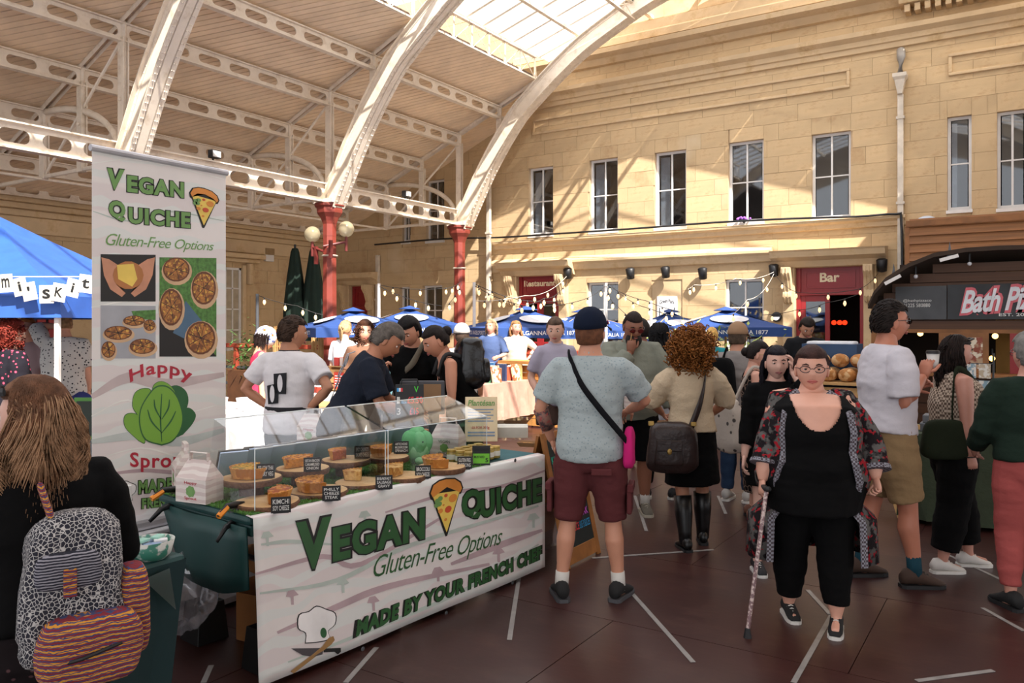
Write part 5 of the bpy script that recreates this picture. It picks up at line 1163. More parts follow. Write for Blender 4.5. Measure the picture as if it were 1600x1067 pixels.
    for q, nn, dd, cc in ((1, 'rn', 'rd', 'rcurl'), (-1, 'ln', 'ld', 'lcurl')):
        d = V3(ps[dd]) if ps[dd] else (wr[q] - el[q]); nr = V3(ps[nn]) if ps[nn] else V((-q, .2, 0)); cu = ps[cc] if ps[cc] is not None else ps['curl']
        hg = hand_geo(T(wr[q]), d, nr, -q, cu, s * (1.0 if not fem else .93)); ex.add(hg.v, hg.f)
    body = obj('body', append(me, ex), skin(skn), root, world=False)
    MH = Matrix.Translation(Mh.to_translation() * s) @ Mh.to_3x3().to_4x4() @ Matrix.Scale(s, 4) @ Matrix.Diagonal((hx * 1.06, 1.08, 1.09 * hz, 1))
    def hobj(name, g, m, par=None, **k): g.v = [tuple(MH @ V3(p)) for p in g.v]; return obj(name, g, m, par or root, world=False, **k)
    # face
    eyew = mat('eye_white', 'e6e2de', .2); iris = mat('iris', '3a2a20', .15)
    for q in (-1, 1):
        e = hobj('eye', G().ball((q * .031, .0765, .008), (.0135, .0095, .0078), 10, 8), eyew, smooth=True); hobj('iris', G().ball((q * .031, .0845, .0078), (.0068, .003, .0068), 8, 6), iris, e)
        if near: hobj('eyelid', G().tube([(q * .031 - .015, .081, .008), (q * .031, .087, .0145), (q * .031 + .015, .081, .008)], [.002, .0032, .002], 6), skin(skn), e)
    hb = hair[0] if hair else '3a2a1e'; mh_ = mat('hair_' + hb, hb, .6, var=.4, vs=28, bump=.5, bs=150, spec=.2)
    for q in (-1, 1): hobj('eyebrow', G().tube([(q * .015, .091, .027), (q * .03, .092, .033), (q * .047, .08, .027)], [.003, .0045, .002], 5), mh_)
    g = G(); g.tube([(-.024, .083, -.057), (-.01, .0965, -.053), (0, .098, -.0545), (.01, .0965, -.053), (.024, .083, -.057)], [.002, .0045, .004, .0045, .002], 6); g.tube([(-.022, .083, -.059), (0, .0965, -.0635), (.022, .083, -.059)], [.002, .0055, .002], 6); hobj('mouth', g, mat('lips_' + lips, lips, .45), smooth=True)
    # ---- hair
    if hair: build_hair(root, hobj, MH, s, hair, mh_, near, seed, bk, spd)
    if glasses:
        g = G(); mg = mat('spectacle_frame_' + glasses, glasses, .3)
        for q in (-1, 1):
            g.tube([(q * .033 + .024 * math.cos(a), .103 - .006 * abs(math.cos(a)) - .35 * (q * .033 + .024 * math.cos(a)) ** 2 * 8, .006 + .017 * math.sin(a)) for a in [i * PI / 7 for i in range(14)]], .0022, 5, closed=True)
            g.tube([(q * .056, .09, .01), (q * .078, .05, .012), (q * .08, -.005, .008)], .002, 5)
        g.tube([(-.01, .106, .008), (0, .109, .011), (.01, .106, .008)], .002, 5); go = hobj('glasses', g, mg)
        if glasses in ('5b1a1a', '111111', '7a2233'):
            for q in (-1, 1): hobj('lens', G().ball((q * .033, .1, .006), (.023, .003, .016), 10, 6), mat('tinted_lens_' + glasses, glasses, .1, alpha=.85), go)
    # ---- clothes
    wk = .006 if near else .004
    if bot:
        kind, m = bot[0], bot[1]; g = G(); wl = bot[2] if len(bot) > 2 else 0
        if kind in ('trousers', 'shorts', 'leggings', 'wide', 'jeans'):
            frac = {'trousers': .93, 'shorts': bot[3] if len(bot) > 3 else .50, 'leggings': .92, 'wide': .90, 'jeans': .97}[kind]; lo_ = {'trousers': .016, 'shorts': .028, 'leggings': .007, 'wide': .045, 'jeans': .02}[kind]
            torso(g, infl=.012, t0=-.25, t1=.24 + wl)
            for q in (1, -1):
                hp, k_, ak = hip[q], kn[q], an[q]; lg = 1 + (gg - 1) * .8; pts = []; rd = []
                rr = [(0, .10), (.17, .094), (.4, .07), (.5, .061), (.67, .060), (.85, .046), (1, .04)]
                for t, r in rr:
                    if t > frac: break
                    pts.append(hp.lerp(k_, t * 2) if t <= .5 else k_.lerp(ak, (t - .5) * 2)); rd.append(r * lg + lo_ * (1 if kind != 'wide' else min(1, .4 + t)) * (1 if t > .1 else .5))
                pe = hp.lerp(k_, frac * 2) if frac <= .5 else k_.lerp(ak, (frac - .5) * 2); pts.append(pe); rd.append(max(rd[-1] * (1.0 if kind in ('wide', 'shorts') else .92), .04)); pts[0] = pts[0] + V((0, 0, .05)); limb(g, pts, rd, 14)
        elif kind in ('skirt', 'longskirt'):
            dz = bot[3] if len(bot) > 3 else .40; torso(g, infl=.014, t0=-.16, t1=.26 + wl); mid = (kn[1] + kn[-1]) / 2; e = pel.lerp(V((mid.x, mid.y, mid.z)), 1); dr = V((mid.x - pel.x, mid.y - pel.y, -(pel.z - mid.z))).normalized()
            w0 = .172 * gg + .02; limb(g, [pel + V((0, 0, .03)), pel - V((0, 0, .1)), pel + dr * dz * .6, pel + dr * dz], [(w0, .14 * gg), (w0 + .012, .15 * gg), (w0 + .02, .16 * gg), (w0 + .03 if kind == 'skirt' else w0 + .01, .165 * gg)], 18)
        me = remesh(g, vox, 5, wk, seed + 3); obj({'skirt': 'skirt', 'longskirt': 'skirt', 'shorts': 'shorts', 'leggings': 'leggings', 'wide': 'trousers'}.get(kind, 'trousers'), me, m, root, world=False)
    if top:
        d = dict(c=None, sl=.55, lo=.015, hem=-.16, t1=1.0, slr=.022, name='shirt', collar=None, open=False); d.update(top); g = G()
        t0 = d['hem']; torso(g, infl=.010, t0=max(t0, -.25), t1=d['t1'], loose=d['lo'])
        if t0 < -.25:
            w0 = .172 * gg + d['lo'] + .02; limb(g, [pel, pel + V((0, 0, .54 * t0))], [(w0, .13 * gg + d['lo'] + belly * .6), (w0 + d.get('flare', .02), .15 * gg + d['lo'] + belly * .5)], 18)
        for q in (1, -1):
            a, e, w = sh[q], el[q], wr[q]; sl = d['sl']
            if sl <= 0: 
                if 0: limb(g, [c7 + sx * q * .085 * gg + bk * (.07 * gg + .01) - spd * .15, c7 + sx * q * .088 * gg + bk * .045 - spd * .04, c7 + sx * q * .09 * gg - spd * .018, c7 + sx * q * .088 * gg - bk * .05 - spd * .06, c7 + sx * q * .085 * gg - bk * .075 * gg - spd * .15], [d.get('sw', .016)] * 5, 6)
                continue
            pts = [a - sx * q * .07 + spd * .004, a - sx * q * .01]; rd = [.048 * ag + d['slr'] * .15, .052 * ag + d['slr'] * .45]; rad_ = [(.3, .050), (.6, .046), (1.0, .040), (1.35, .042), (1.75, .034), (1.97, .03)]
            for t, r in rad_:
                if t >= sl: break
                pts.append(a.lerp(e, t) if t <= 1 else e.lerp(w, t - 1)); rd.append(r * ag + d['slr'])
            pts.append(a.lerp(e, sl) if sl <= 1 else e.lerp(w, sl - 1)); rd.append(rd[-1] + (.004 if sl < 1 else -.004)); limb(g, pts, rd, 12)
        me = remesh(g, vox, 5, wk, seed); nk = d.get('neck', (.10 * gg, .19) if sl <= 0 else None)
        if nk:
            import bmesh
            bm = bmesh.new(); bm.from_mesh(me); dl = []
            for f_ in bm.faces:
                q = f_.calc_center_median() / s - pel; tt = q.dot(spd) / .54; qx = q.dot(sx); fr = q.dot(bk)
                dep = nk[1] if fr > 0 else nk[1] * .5
                if (qx / nk[0]) ** 2 + (max(0, 1.0 - tt) / (dep / .54)) ** 2 < 1: dl.append(f_)
            bmesh.ops.delete(bm, geom=dl, context='FACES'); bm.to_mesh(me); bm.free()
        tp = obj(d['name'], me, d['c'], root, world=False, label=d.get('label'))
        if d['collar']:
            gc = G(); ring = [c7 + spd * .012 + sx * .068 * math.cos(a) + bk * (.062 * math.sin(a) + .005) - spd * (.012 + .02 * (math.sin(a) > .5)) for a in [i * PI / 8 for i in range(16)]]; gc.tube([T(p) for p in ring], [(.008 * s, .022 * s)] * 16, 6, up=spd, closed=True); obj('collar', gc, d['collar'], tp, world=False, smooth=True)
    if shoes and not hide_legs:
        for q, k1 in ((1, 'rf'), (-1, 'lf')):
            f = ps[k1]; fz = f[3] if len(f) > 3 else 0; c = an[q]; base = V((c.x * s, c.y * s, (fz) * s))
            shoe(root, base, f[2], shoes[0], shoes[1], kind=shoes[2] if len(shoes) > 2 else 'trainer', s=s * (1.0 if not fem else .93))
            if len(shoes) > 3:
                hgt = shoes[4] if len(shoes) > 4 else .08; g = G(); limb(g, [an[q] - V((0, 0, .03)), an[q] + (kn[q] - an[q]).normalized() * hgt], [.042, .042] if hgt < .15 else [.045, .068 * gg], 12); 
                if hgt > .15: g = G(); limb(g, [an[q] - V((0, 0, .04)), an[q].lerp(kn[q], .15), an[q].lerp(kn[q], .5), an[q].lerp(kn[q], .85)], [.05, .056, .072, .074], 12)
                obj('sock' if hgt < .15 else 'boot_shaft', g, shoes[3], root, world=False, smooth=True)
    sk = dict(root=root, s=s, c7=c7, sx=sx, bk=bk, spd=spd, pel=pel, sh=sh, el=el, wr=wr, MH=MH, T=T, kn=kn, an=an, hobj=hobj, secs=secs, gg=gg)
    if extras: extras(sk)
    return sk
def build_hair(root, hobj, MH, s, hair, m, near, seed, bk, spd):
    kind = hair[1]; R2 = random.Random(seed)
    def cap(infl, zf, zb, ys=0, n=26, k=20, name='hair'):
        g = G(); vs = []; A, B, C = .078, .100, .120
        for i in range(k + 1):
            f = -PI / 2 + PI * i / k
            for j in range(n):
                w = 2 * PI * j / n; x, y, z = math.cos(f) * math.cos(w), math.cos(f) * math.sin(w), math.sin(f)
                line = zb + (zf - zb) * max(0, min(1, (y + .4) / .62)) ; q = z * C - line
                k_ = infl if q > 0 else -.018; k_ += .004 * noise.noise(V((x * 9 + seed, y * 9, z * 9)))
                if z > 0: k_ += ys * z
                vs.append((x * (A + k_), y * (B + k_) * (1 if z > 0 or y > 0 else 1 - .25 * (-z)), z * (C + k_)))
        g.add(vs, [(i * n + j, i * n + (j + 1) % n, (i + 1) * n + (j + 1) % n, (i + 1) * n + j) for i in range(k) for j in range(n)]); return hobj(name, g, m, smooth=True)
    def strands(root_, N, length, spread, r0, wav=.01, m=m, zstart=(.0, .11), back=True, clump=True, arc=(-PI * 1.02, .02), up=None, sub=0):
        g = G(); down = MH.to_3x3().inverted() @ V((0, 0, -1)); down.normalize(); bkw = V((0, -1, 0))
        for i in range(N):
            a = R2.uniform(*arc); el_ = R2.uniform(-.15, 1.2); p = V((.09 * math.cos(a) * math.cos(el_), .111 * math.sin(a) * math.cos(el_), .132 * math.sin(el_))); L = length * R2.uniform(.8, 1.08); n = 9; pts = [p]; ph = R2.uniform(0, 6); out = V((p.x, p.y, 0)); out = out.normalized() if out.length > .01 else V((0, -1, 0))
            tang = (down - out * .0).normalized()
            for q in range(1, n + 1):
                t = q / n; b = pts[0] * 1.0; e = V((p.x * (1 + spread * t), p.y * (1 + spread * t) , 0)) 
                z = p.z; pos = V((0, 0, 0))
                # slide over the skull first, then hang
                r = min(1, t * L / .17); e2 = el_ * (1 - r)
                kx = 1 + spread * .6 * max(0, t - .25); pos = V((.094 * kx * math.cos(a) * math.cos(e2), .116 * kx * math.sin(a) * math.cos(e2), .137 * math.sin(e2))); hang = max(0, t * L - .15); pos = pos + down * hang + V((math.sin(p.x * 40 + t * 11) * wav * 1.2 * t + math.sin(ph) * wav * .5 * t, math.cos(p.y * 40 + t * 10) * wav * t, 0)); pts.append(pos)
            rr = [r0 * (1 - .75 * (q / n) ** 2) for q in range(n + 1)]; k0 = int(sub * n * R2.uniform(.6, 1.2)); pts = [c + V((c.x, c.y, 0)).normalized() * (.004 if sub else 0) for c in pts]; g.tube(pts[k0:], rr[k0:], 4, cap=False)
        return hobj('hair_strands', g, m, kind='stuff', smooth=True)
    if kind == 'short':
        cap(.010 if len(hair) < 3 else hair[2] - .004, .062, -.06, .004)
        if near:
            g = G()
            for i in range(420):
                a = R2.uniform(0, 2 * PI); e = R2.uniform(-.35, 1.5); d = V((math.cos(a) * math.cos(e), math.sin(a) * math.cos(e), math.sin(e)))
                if d.z * .12 < -.06 + .122 * max(0, min(1, (d.y + .4) / .62)) + .008: continue
                p = V((d.x * .084, d.y * .107, d.z * .127)); t = V((R2.uniform(-.3, .3), -.9 if d.y < .5 else .3, -.5 * (1 - d.z))) ; t = (t - d * t.dot(d)).normalized(); g.tube([p, p + t * .014 + d * .005, p + t * .028 + d * .004], [.005, .0045, .001], 4, cap=False)
            hobj('hair_tufts', g, m, kind='stuff', smooth=True)
    elif kind == 'buzz': cap(.005, .07, -.05)
    elif kind == 'bun': cap(.013, .06, -.045); hobj('bun', G().ball((0, -.11, .05 if len(hair) < 3 else hair[2]), (.045, .04, .042), 14, 10), m, smooth=True)
    elif kind == 'pony': cap(.012, .06, -.045); hobj('ponytail', G().tube([(0, -.1, .03), (0, -.14, .02), (0, -.15, -.05), (0, -.12, -.16)], [.02, .032, .03, .01], 10), m, smooth=True)
    elif kind == 'long':
        cap(.010, .066, -.09); N = hair[3] if len(hair) > 3 else (420 if near else 130); L = hair[2] if len(hair) > 2 else .42; q = .0028 if near and N > 1000 else .0038 if near else .009
        strands(root, N, L + .05, .30, q, .022)
        if len(hair) > 4: strands(root, int(N * .7), L * 1.02 + .05, .34, q * .8, .03, m=mat('hair_' + hair[4], hair[4], .6, var=.3, vs=28, bump=.5, bs=150, spec=.25), zstart=(0, .1), sub=.45)
    elif kind == 'bob': cap(.018, .064, -.09); strands(root, 140, .26, .3, .008, .006)
    elif kind == 'curly':
        cap(.03, .075, -.11); g = G(); rad, dn = hair[2], hair[3]
        for i in range(hair[4]):
            a = R2.uniform(0, 2 * PI); f = math.asin(R2.uniform(-.95, 1)); q = R2.uniform(.62, 1.0); c = V((rad * q * math.cos(f) * math.cos(a), rad * q * math.cos(f) * math.sin(a) - .035, (rad * math.sin(f) * q) * (dn if f < 0 else 1.0) + .015))
            if c.y > .075 and c.z < .08 and abs(c.x) < .08: continue
            rr = R2.uniform(.009, .017); tl = c.normalized() * .3 + V((R2.uniform(-1, 1), R2.uniform(-1, 1), R2.uniform(-1.6, .2))); tl.normalize(); u = tl.orthogonal().normalized(); w = tl.cross(u); n = 11
            g.tube([c + tl * (t * .0045) + (u * math.cos(t * .95) + w * math.sin(t * .95)) * rr for t in range(n)], [.0045] * n, 4, cap=False)
        hobj('curls', g, m, kind='stuff', smooth=True)
    elif kind == 'cap':   # baseball cap; hair[2] cap colour
        cap(.008, .04, -.07); mc_ = cloth(hair[2]); g = G(); n, k = 24, 9; vs = []
        for i in range(k + 1):
            f = .05 + (PI / 2 - .05) * i / k
            for j in range(n): w = 2 * PI * j / n; vs.append((.094 * math.cos(f) * math.cos(w), .115 * math.cos(f) * math.sin(w) - .004, .128 * math.sin(f) ** .8 + .02))
        g.add(vs, [(i * n + j, i * n + (j + 1) % n, (i + 1) * n + (j + 1) % n, (i + 1) * n + j) for i in range(k) for j in range(n)]); o = hobj('cap_crown', g, mc_, smooth=True); sd = o.modifiers.new('s', 'SOLIDIFY'); sd.thickness = .004
        g = G(); vs = []; n = 12
        for q in (1.0, 1.35, 1.75):
            for j in range(n + 1): w = .35 + (PI - .7) * j / n; vs.append((.092 * math.cos(w) * (1 + (q - 1) * .15), .112 * math.sin(w) + (q - 1) * .12 * math.sin(w), .03 - .022 * (q - 1) - .02 * abs(math.cos(w)) * (q - 1)))
        g.add(vs, [(i * (n + 1) + j, i * (n + 1) + j + 1, (i + 1) * (n + 1) + j + 1, (i + 1) * (n + 1) + j) for i in range(2) for j in range(n)]); b = hobj('cap_peak', g, mc_, o, smooth=True); sd = b.modifiers.new('s', 'SOLIDIFY'); sd.thickness = .004
def strap(sk, pts, w, m, name='strap', par=None, t=.006):
    g = G(); g.tube([sk['T'](p) for p in smooth_path(pts, 5)], (t * sk['s'], w * sk['s']), 6, up=(0, .01, 1)); return obj(name, g, m, par or sk['root'], world=False)
def bagthing(nm, label, loc_world, rz, build, cat='bag'):
    t = thing(nm, label, cat, loc_world, rz=rz); build(t); return t
def wpos(sk, p):   # template local point -> world
    r = sk['root']; return Matrix.Translation(r.location) @ Matrix.Rotation(r.rotation_euler.z, 4, 'Z') @ sk['T'](p)
def strap_w(sk, t, pts, w, m, name='strap'):
    """strap of a separate bag that follows the wearer: world points relative to the bag's root"""
    g = G(); M = Matrix.Rotation(-t.rotation_euler.z, 4, 'Z') @ Matrix.Translation(-V3(t.location)); g.tube([M @ wpos(sk, p) for p in smooth_path(pts, 6)], (.005, w), 6, up=(0, .01, 1)); return obj(name, g, m, t, world=False, smooth=True)
def soft_box(w, d, h, seed=0, sag=.12, vox=.012, wk=.006):
    g = G().ball((0, 0, h / 2), 1, 20, 14); out = []
    for p in g.v:
        q = V3(p) - V((0, 0, h / 2)); e = [math.copysign(abs(c) ** .5, c) for c in q]; out.append((e[0] * w / 2 * (1 + sag * -e[2]), e[1] * d / 2 * (1 + sag * -e[2]), h / 2 + e[2] * h / 2))
    g.v = [tuple(V3(p) + V((noise.noise(V3(p) * 14 + V((seed, 0, 0))), noise.noise(V3(p) * 14 + V((0, seed, 0))), 0)) * wk) for p in out]; return g
def facing(px_dir): return px_dir
CAMD = YAW   # camera forward = facing angle YAW (CCW from +Y)
AWAY = YAW; TOWARD = YAW + PI; LEFT = YAW + PI / 2; RIGHT = YAW - PI / 2
def feet(px, py): return on_z(px, py, 0)
bl = cloth('070708', bump=.3); wt = cloth('c9c5cc'); wt2 = cloth('d8d4d6'); solew = mat('sole_white', 'd9d7d2', .6); soleb = mat('sole_black', '1b1b1d', .6); blksh = mat('black_suede', '161617', .8)
denim = cloth('2b3d57', bump=.4); sock = cloth('cfccc6')
# --- woman with the cane (nearest, centre right)
x, y = at(1268, 4.42)
floral = cloth('1c171a', kind='noise', c2='5a5856', c3='96202a', ps=19)
def ex_cane(sk):
    r = sk['root']; T = sk['T']; s = sk['s']; pts = []
    # open kimono: back and two side panels with sleeves
    g = G(); sc = sk['secs'](infl=.028, t0=-.25, t1=1.0); n = 24; vs = []; rows = []
    prof = [(p, rr) for p, rr in sc]
    prof = [(sk['pel'] + V((0, 0, -.52)), (.40, .26)), (sk['pel'] + V((0, 0, -.25)), (.385, .255))] + prof
    for p, rr in prof:
        for j in range(n + 1):
            a = PI * .74 + (2 * PI - PI * .48) * j / n; c = math.cos(a) * rr[0]; d = math.sin(a) * rr[1]; vs.append(T(p + sk['sx'] * c + sk['bk'] * d) + V((.008 * math.sin(j * 2.1), .008 * math.cos(j * 1.7), 0)))
    m = n + 1; g.add(vs, [(i * m + j, i * m + j + 1, (i + 1) * m + j + 1, (i + 1) * m + j) for i in range(len(prof) - 1) for j in range(n)])
    o = obj('kimono', g, floral, r, world=False, smooth=True, label='open floral kimono jacket'); sd = o.modifiers.new('s', 'SOLIDIFY'); sd.thickness = .006
    tr = cloth('8a8a93', kind='check', c2='4b4348', ps=90)
    for j in (0, n):
        g = G(); g.tube([V3(vs[i * m + j]) for i in range(len(prof))], (.006, .022), 6, up=(1, .3, 0)); obj('kimono_trim', g, tr, o, world=False, label='grey patterned edge trim')
    for q in (1, -1):
        a, e, w = sk['sh'][q], sk['el'][q], sk['wr'][q]; g = G(); end = e.lerp(w, .55 if q == 1 else .75)
        g.tube([T(p) for p in (a - sk['sx'] * q * .06, a, a.lerp(e, .5), e, end)], [.085 * s, .088 * s, .088 * s, .086 * s, .095 * s], 14); me = remesh(g, .012, 4, .006, 5); obj('kimono_sleeve', me, floral, o, world=False)
        g = G(); g.tube([T(end.lerp(e, .12)), T(end + (end - e).normalized() * .006)], [.097 * s, .1 * s], 16); obj('sleeve_cuff', g, tr, o, world=False)
    # gold chain
sk = person('woman in black top and leggings with open floral kimono, leaning on a cane', x, y, TOWARD - .20, 1.50, 1.85, skn='d6a08a', fem=True, near=True, bust=.12, belly=.11, vox=.008,
 pose=dict(hd=(-.12, .02, 0), rh=(.33, .18, .86), re=(1, -.6, 0), lh=(-.36, .10, .93), le=(-1, -.7, 0), rn=(-.6, 0, -.8), rd=(.1, .35, -.9), rcurl=1.15, lcurl=1.0, ln=(.7, .3, 0), rf=(.13, -.06, .15), lf=(-.12, .16, -.25)),
 hx=1.2, hz=1.1, top=dict(c=bl, sl=0, hem=-.38, lo=.010, name='top', flare=-.06, neck=(.15, .23)), bot=('leggings', bl), hair=('3b2622', 'bun', .075), shoes=(blksh, solew), glasses='3a2528', lips='b5625c', extras=ex_cane)
h = wpos(sk, sk['wr'][1]) + V((0, 0, -.03)); tipx, tipy = on_z(1168, 996, 0); t = thing('walking_cane', 'mottled walking cane with black handle and rubber foot held by the woman', 'cane', (tipx, tipy, 0)); top_ = h + (V((-SY, CY, 0)) * -.07)
g = G().tube([(tipx, tipy, .03), (top_.x, top_.y, top_.z)], .011, 10); obj('shaft', g, mat('cane_pattern', '7c5f62', .3, kind='noise', c2='c9b6b0', ps=60, bump=.05), t); obj('rubber_foot', G().tube([(tipx, tipy, 0), (tipx, tipy, .05)], [.022, .013], 10), soleb, t); hd_ = V((-SY, CY, 0)); obj('handle', G().tube([top_ - hd_ * .04 + V((0, 0, .01)), top_, top_ + hd_ * .09 + V((0, 0, .012))], [.014, .016, .014], 10), soleb, t, smooth=True)
# --- man in cap, back view
x, y = at(922, 4.78); shirt = cloth('a3aeb0', kind='spots', c2='8c9a9e', ps=55, bump=.6, bs=22); maroon = cloth('5c2f31', bump=.5, bs=25)
def ex_cap(sk):
    r = sk['root']; T = sk['T']
    st = cloth('141418')
    b = thing('crossbody_bag', 'pink and black crossbody bag at the hip of the man in the cap', 'bag', wpos(sk, sk['pel'] + V((.235, .0, -.03))), rz=r.rotation_euler.z); g = soft_box(.06, .2, .24, 2); g.v = [(a, b_, c - .1) for a, b_, c in g.v]; obj('pouch', g, cloth('c2246f'), b, world=False, smooth=True)
    strap_w(sk, b, [sk['c7'] + sk['sx'] * -.13 + V((0, .03, .012)), sk['c7'] - sk['sx'] * .12 - V((0, .06, .0)), sk['c7'] - sk['sx'] * .04 - V((0, .135, .16)), sk['pel'] + V((.07, -.165, .24)), sk['pel'] + V((.2, -.13, .08)), sk['pel'] + V((.24, -.02, 0))], .02, st)
    for q in (1, -1):
        g = G(); c = sk['kn'][q].lerp(sk['pel'] + V((.1 * q, 0, 0)), .28) + V((.115 * q, 0, 0)); g.cbox(T(c), (.03, .15, .17)); obj('cargo_pocket', g, maroon, r, world=False, bevel=.01); g = G().cbox(T(c + V((.006 * q, 0, .07))), (.035, .165, .05)); obj('pocket_flap', g, maroon, r, world=False, bevel=.008)
        if q < 0: continue
        g = G().cbox(T(sk['pel'] + V((.085 * q, -.150, -.14))), (.12, .012, .04)); obj('back_pocket_flap', g, maroon, r, world=False, bevel=.008)
    g = G(); g.tube([T(p) for p in (sk['el'][-1].lerp(sk['wr'][-1], .05), sk['el'][-1].lerp(sk['wr'][-1], .6))], [.0475, .0385], 12); obj('tattoo_sleeve', g, mat('tattoo', '8d6458', .6, kind='noise', c2='4b3b3d', c3='a14a45', ps=30), r, world=False, smooth=True, label='tattooed forearm')
    sk['hobj']('sunglasses_on_cap', G().tube([(-.06, .13, .045), (-.03, .15, .03), (0, .152, .045), (.03, .15, .03), (.06, .13, .045)], (.004, .012), 6), mat('pink_shades', '7a2a3f', .2))
sk_cap = person('man in navy cap, pale blue patterned shirt and maroon cargo shorts, seen from behind', x, y, AWAY - .22, 1.71, 1.0, skn='c98f74', fem=False, near=True,
 pose=dict(hd=(-.25, -.12, 0), rh=(.20, .34, 1.10), re=(1, -.4, -.4), rn=(0, 0, -1), rcurl=.7, lh=(-.25, .12, .92), le=(-1, -.5, 0), rf=(.17, .03, -.3), lf=(-.17, -.04, .35)), top=dict(c=shirt, sl=.80, lo=.03, hem=-.22, slr=.035, collar=shirt), bot=('shorts', maroon, 0, .52), hair=('6b4530', 'cap', '141c2e'), shoes=(blksh, mat('sole_grey', '4a4a4e', .6), 'trainer', sock), extras=ex_cap)
# --- bearded man in green jacket facing camera
x, y = at(985, 6.95); gj = cloth('7f8276', bump=.5)
def ex_beard(sk):
    r = sk['root']; mb = mat('hair_100c0a', '100c0a', .8, bump=.6, bs=140); g = G().ball((0, .05, -.085), (.066, .058, .062), 16, 12); sk['hobj']('beard', g, mb, smooth=True); T = sk['T']
    b = thing('snack_box', 'small printed box held by the bearded man, seen beside the capped man hand', 'box', wpos(sk, (.0, .30, .92)), rz=r.rotation_euler.z); obj('carton', G().box((-.08, -.05, 0), (.08, .05, .15)), m_card, b, world=False, bevel=.004); obj('printed_sprout', G().box((-.03, .0505, .05), (.03, .052, .11)), m_lgreen, b, world=False)
    f = thing('wooden_fork', 'small wooden fork held at the mouth of the bearded man', 'fork', wpos(sk, (.02, .2, 1.45))); g = G().tube([(0, 0, 0), (.02, .0, .13)], .004, 6); obj('fork_stem', g, m_pine, f, world=False)
sk = person('bearded bald man in sage green jacket and black shorts eating with a fork', x, y, TOWARD - .05, 1.76, 1.22, skn='8a5a44', fem=False, near=True, belly=.06, pose=dict(lean=.12, hd=(.2, .38, 0), rh=(.02, .22, 1.38), re=(.8, .2, -1), rn=(0, -1, .2), rd=(-.1, .1, 1), rcurl=1.3, lh=(-.34, .1, .88), le=(-1, -.4, 0), lcurl=1.2, lf=(-.12, .02, .1), rf=(.12, -.05, .0)),
 top=dict(c=gj, sl=1.9, lo=.035, hem=-.2, slr=.035, collar=gj, name='jacket'), bot=('shorts', bl, 0, .53), hair=('231812', 'buzz'), glasses='5b1a1a', shoes=(mat('grey_suede', '5d574c', .8), mat('sole_tan', 'a9a291', .6), 'trainer', sock, .16 - .02), extras=ex_beard)
kb = bagthing('paper_bag', 'brown kraft paper bag with handles hanging from the bearded man hand', wpos(sk, sk['wr'][-1]) + V((0, 0, -.36)), sk['root'].rotation_euler.z, lambda t: [obj('bag_body', G().box((-.13, -.06, 0), (.13, .06, .27)), mat('kraft_bag', 'a3764e', .8, bump=.3), t, world=False, bevel=.006), obj('twisted_handle', G().tube([(-.05, .05, .26), (-.03, .03, .34), (.03, .03, .34), (.05, .05, .26)], .004, 6), mat('kraft_bag', 'a3764e', .8), t, world=False)])
# --- curly haired woman, back view
x, y = at(1080, 5.9); lin_ = cloth('c5b297', bump=.5, bs=60)
def ex_curly(sk):
    r = sk['root']; lt = mat('brown_leather', '2a1c1a', .4, var=.2, bump=.5, bs=30); b = thing('leather_bag', 'dark brown leather shoulder bag with front flap pocket on the curly-haired woman', 'bag', wpos(sk, sk['pel'] + V((-.20, -.17, -.30))), rz=r.rotation_euler.z - .15)
    obj('bag_body', soft_box(.36, .15, .37, 4, .1, wk=.02), lt, b, world=False, smooth=True); g = soft_box(.2, .05, .17, 1); g.v = [(a - .03, c - .075, d + .06) for a, c, d in g.v]; pk = obj('front_pocket', g, lt, b, world=False, smooth=True); obj('pocket_flap', G().box((-.12, -.112, .17), (.06, -.1, .25)), lt, b, world=False, bevel=.008); obj('brass_clasp', G().ball((-.03, -.118, .17), (.018, .008, .022), 8, 6), mat('brass', 'b49455', .35, metal=.8), pk, world=False)
    for s_ in (-1, 1): obj('buckle', G().box((s_ * .15 - .02, -.02, .34), (s_ * .15 + .02, .02, .37)), mat('brass', 'b49455', .35, metal=.8), b, world=False, bevel=.004)
    strap_w(sk, b, [sk['pel'] + V((-.06, -.19, .05)), sk['pel'] + V((.02, -.18, .25)), sk['c7'] + V((.08, -.115, -.12)), sk['c7'] + V((.11, -.03, .01)), sk['c7'] + V((.1, .06, -.03))], .026, lt)
sk = person('woman with big copper curls, cream puff-sleeve blouse, black skirt and knee boots', x, y, AWAY + .05, 1.56, 1.04, skn='b07a5e', near=True, pose=dict(hd=(-.1, -.1, 0), rh=(.2, .25, 1.02), re=(1, -.3, -.3), lh=(-.17, .28, 1.05), le=(-1, -.3, -.3), rf=(.12, .08, -.2), lf=(-.08, -.12, .1)), top=dict(c=lin_, sl=1.02, lo=.022, hem=-.02, slr=.05, name='blouse', t1=1.03), bot=('skirt', bl, .02, .42), hair=('8a5527', 'curly', .185, 1.3, 800), shoes=(mat('boot_leather', '0d0d0e', .35), soleb, 'boot', mat('boot_leather', '0d0d0e', .35), .3), extras=ex_curly)
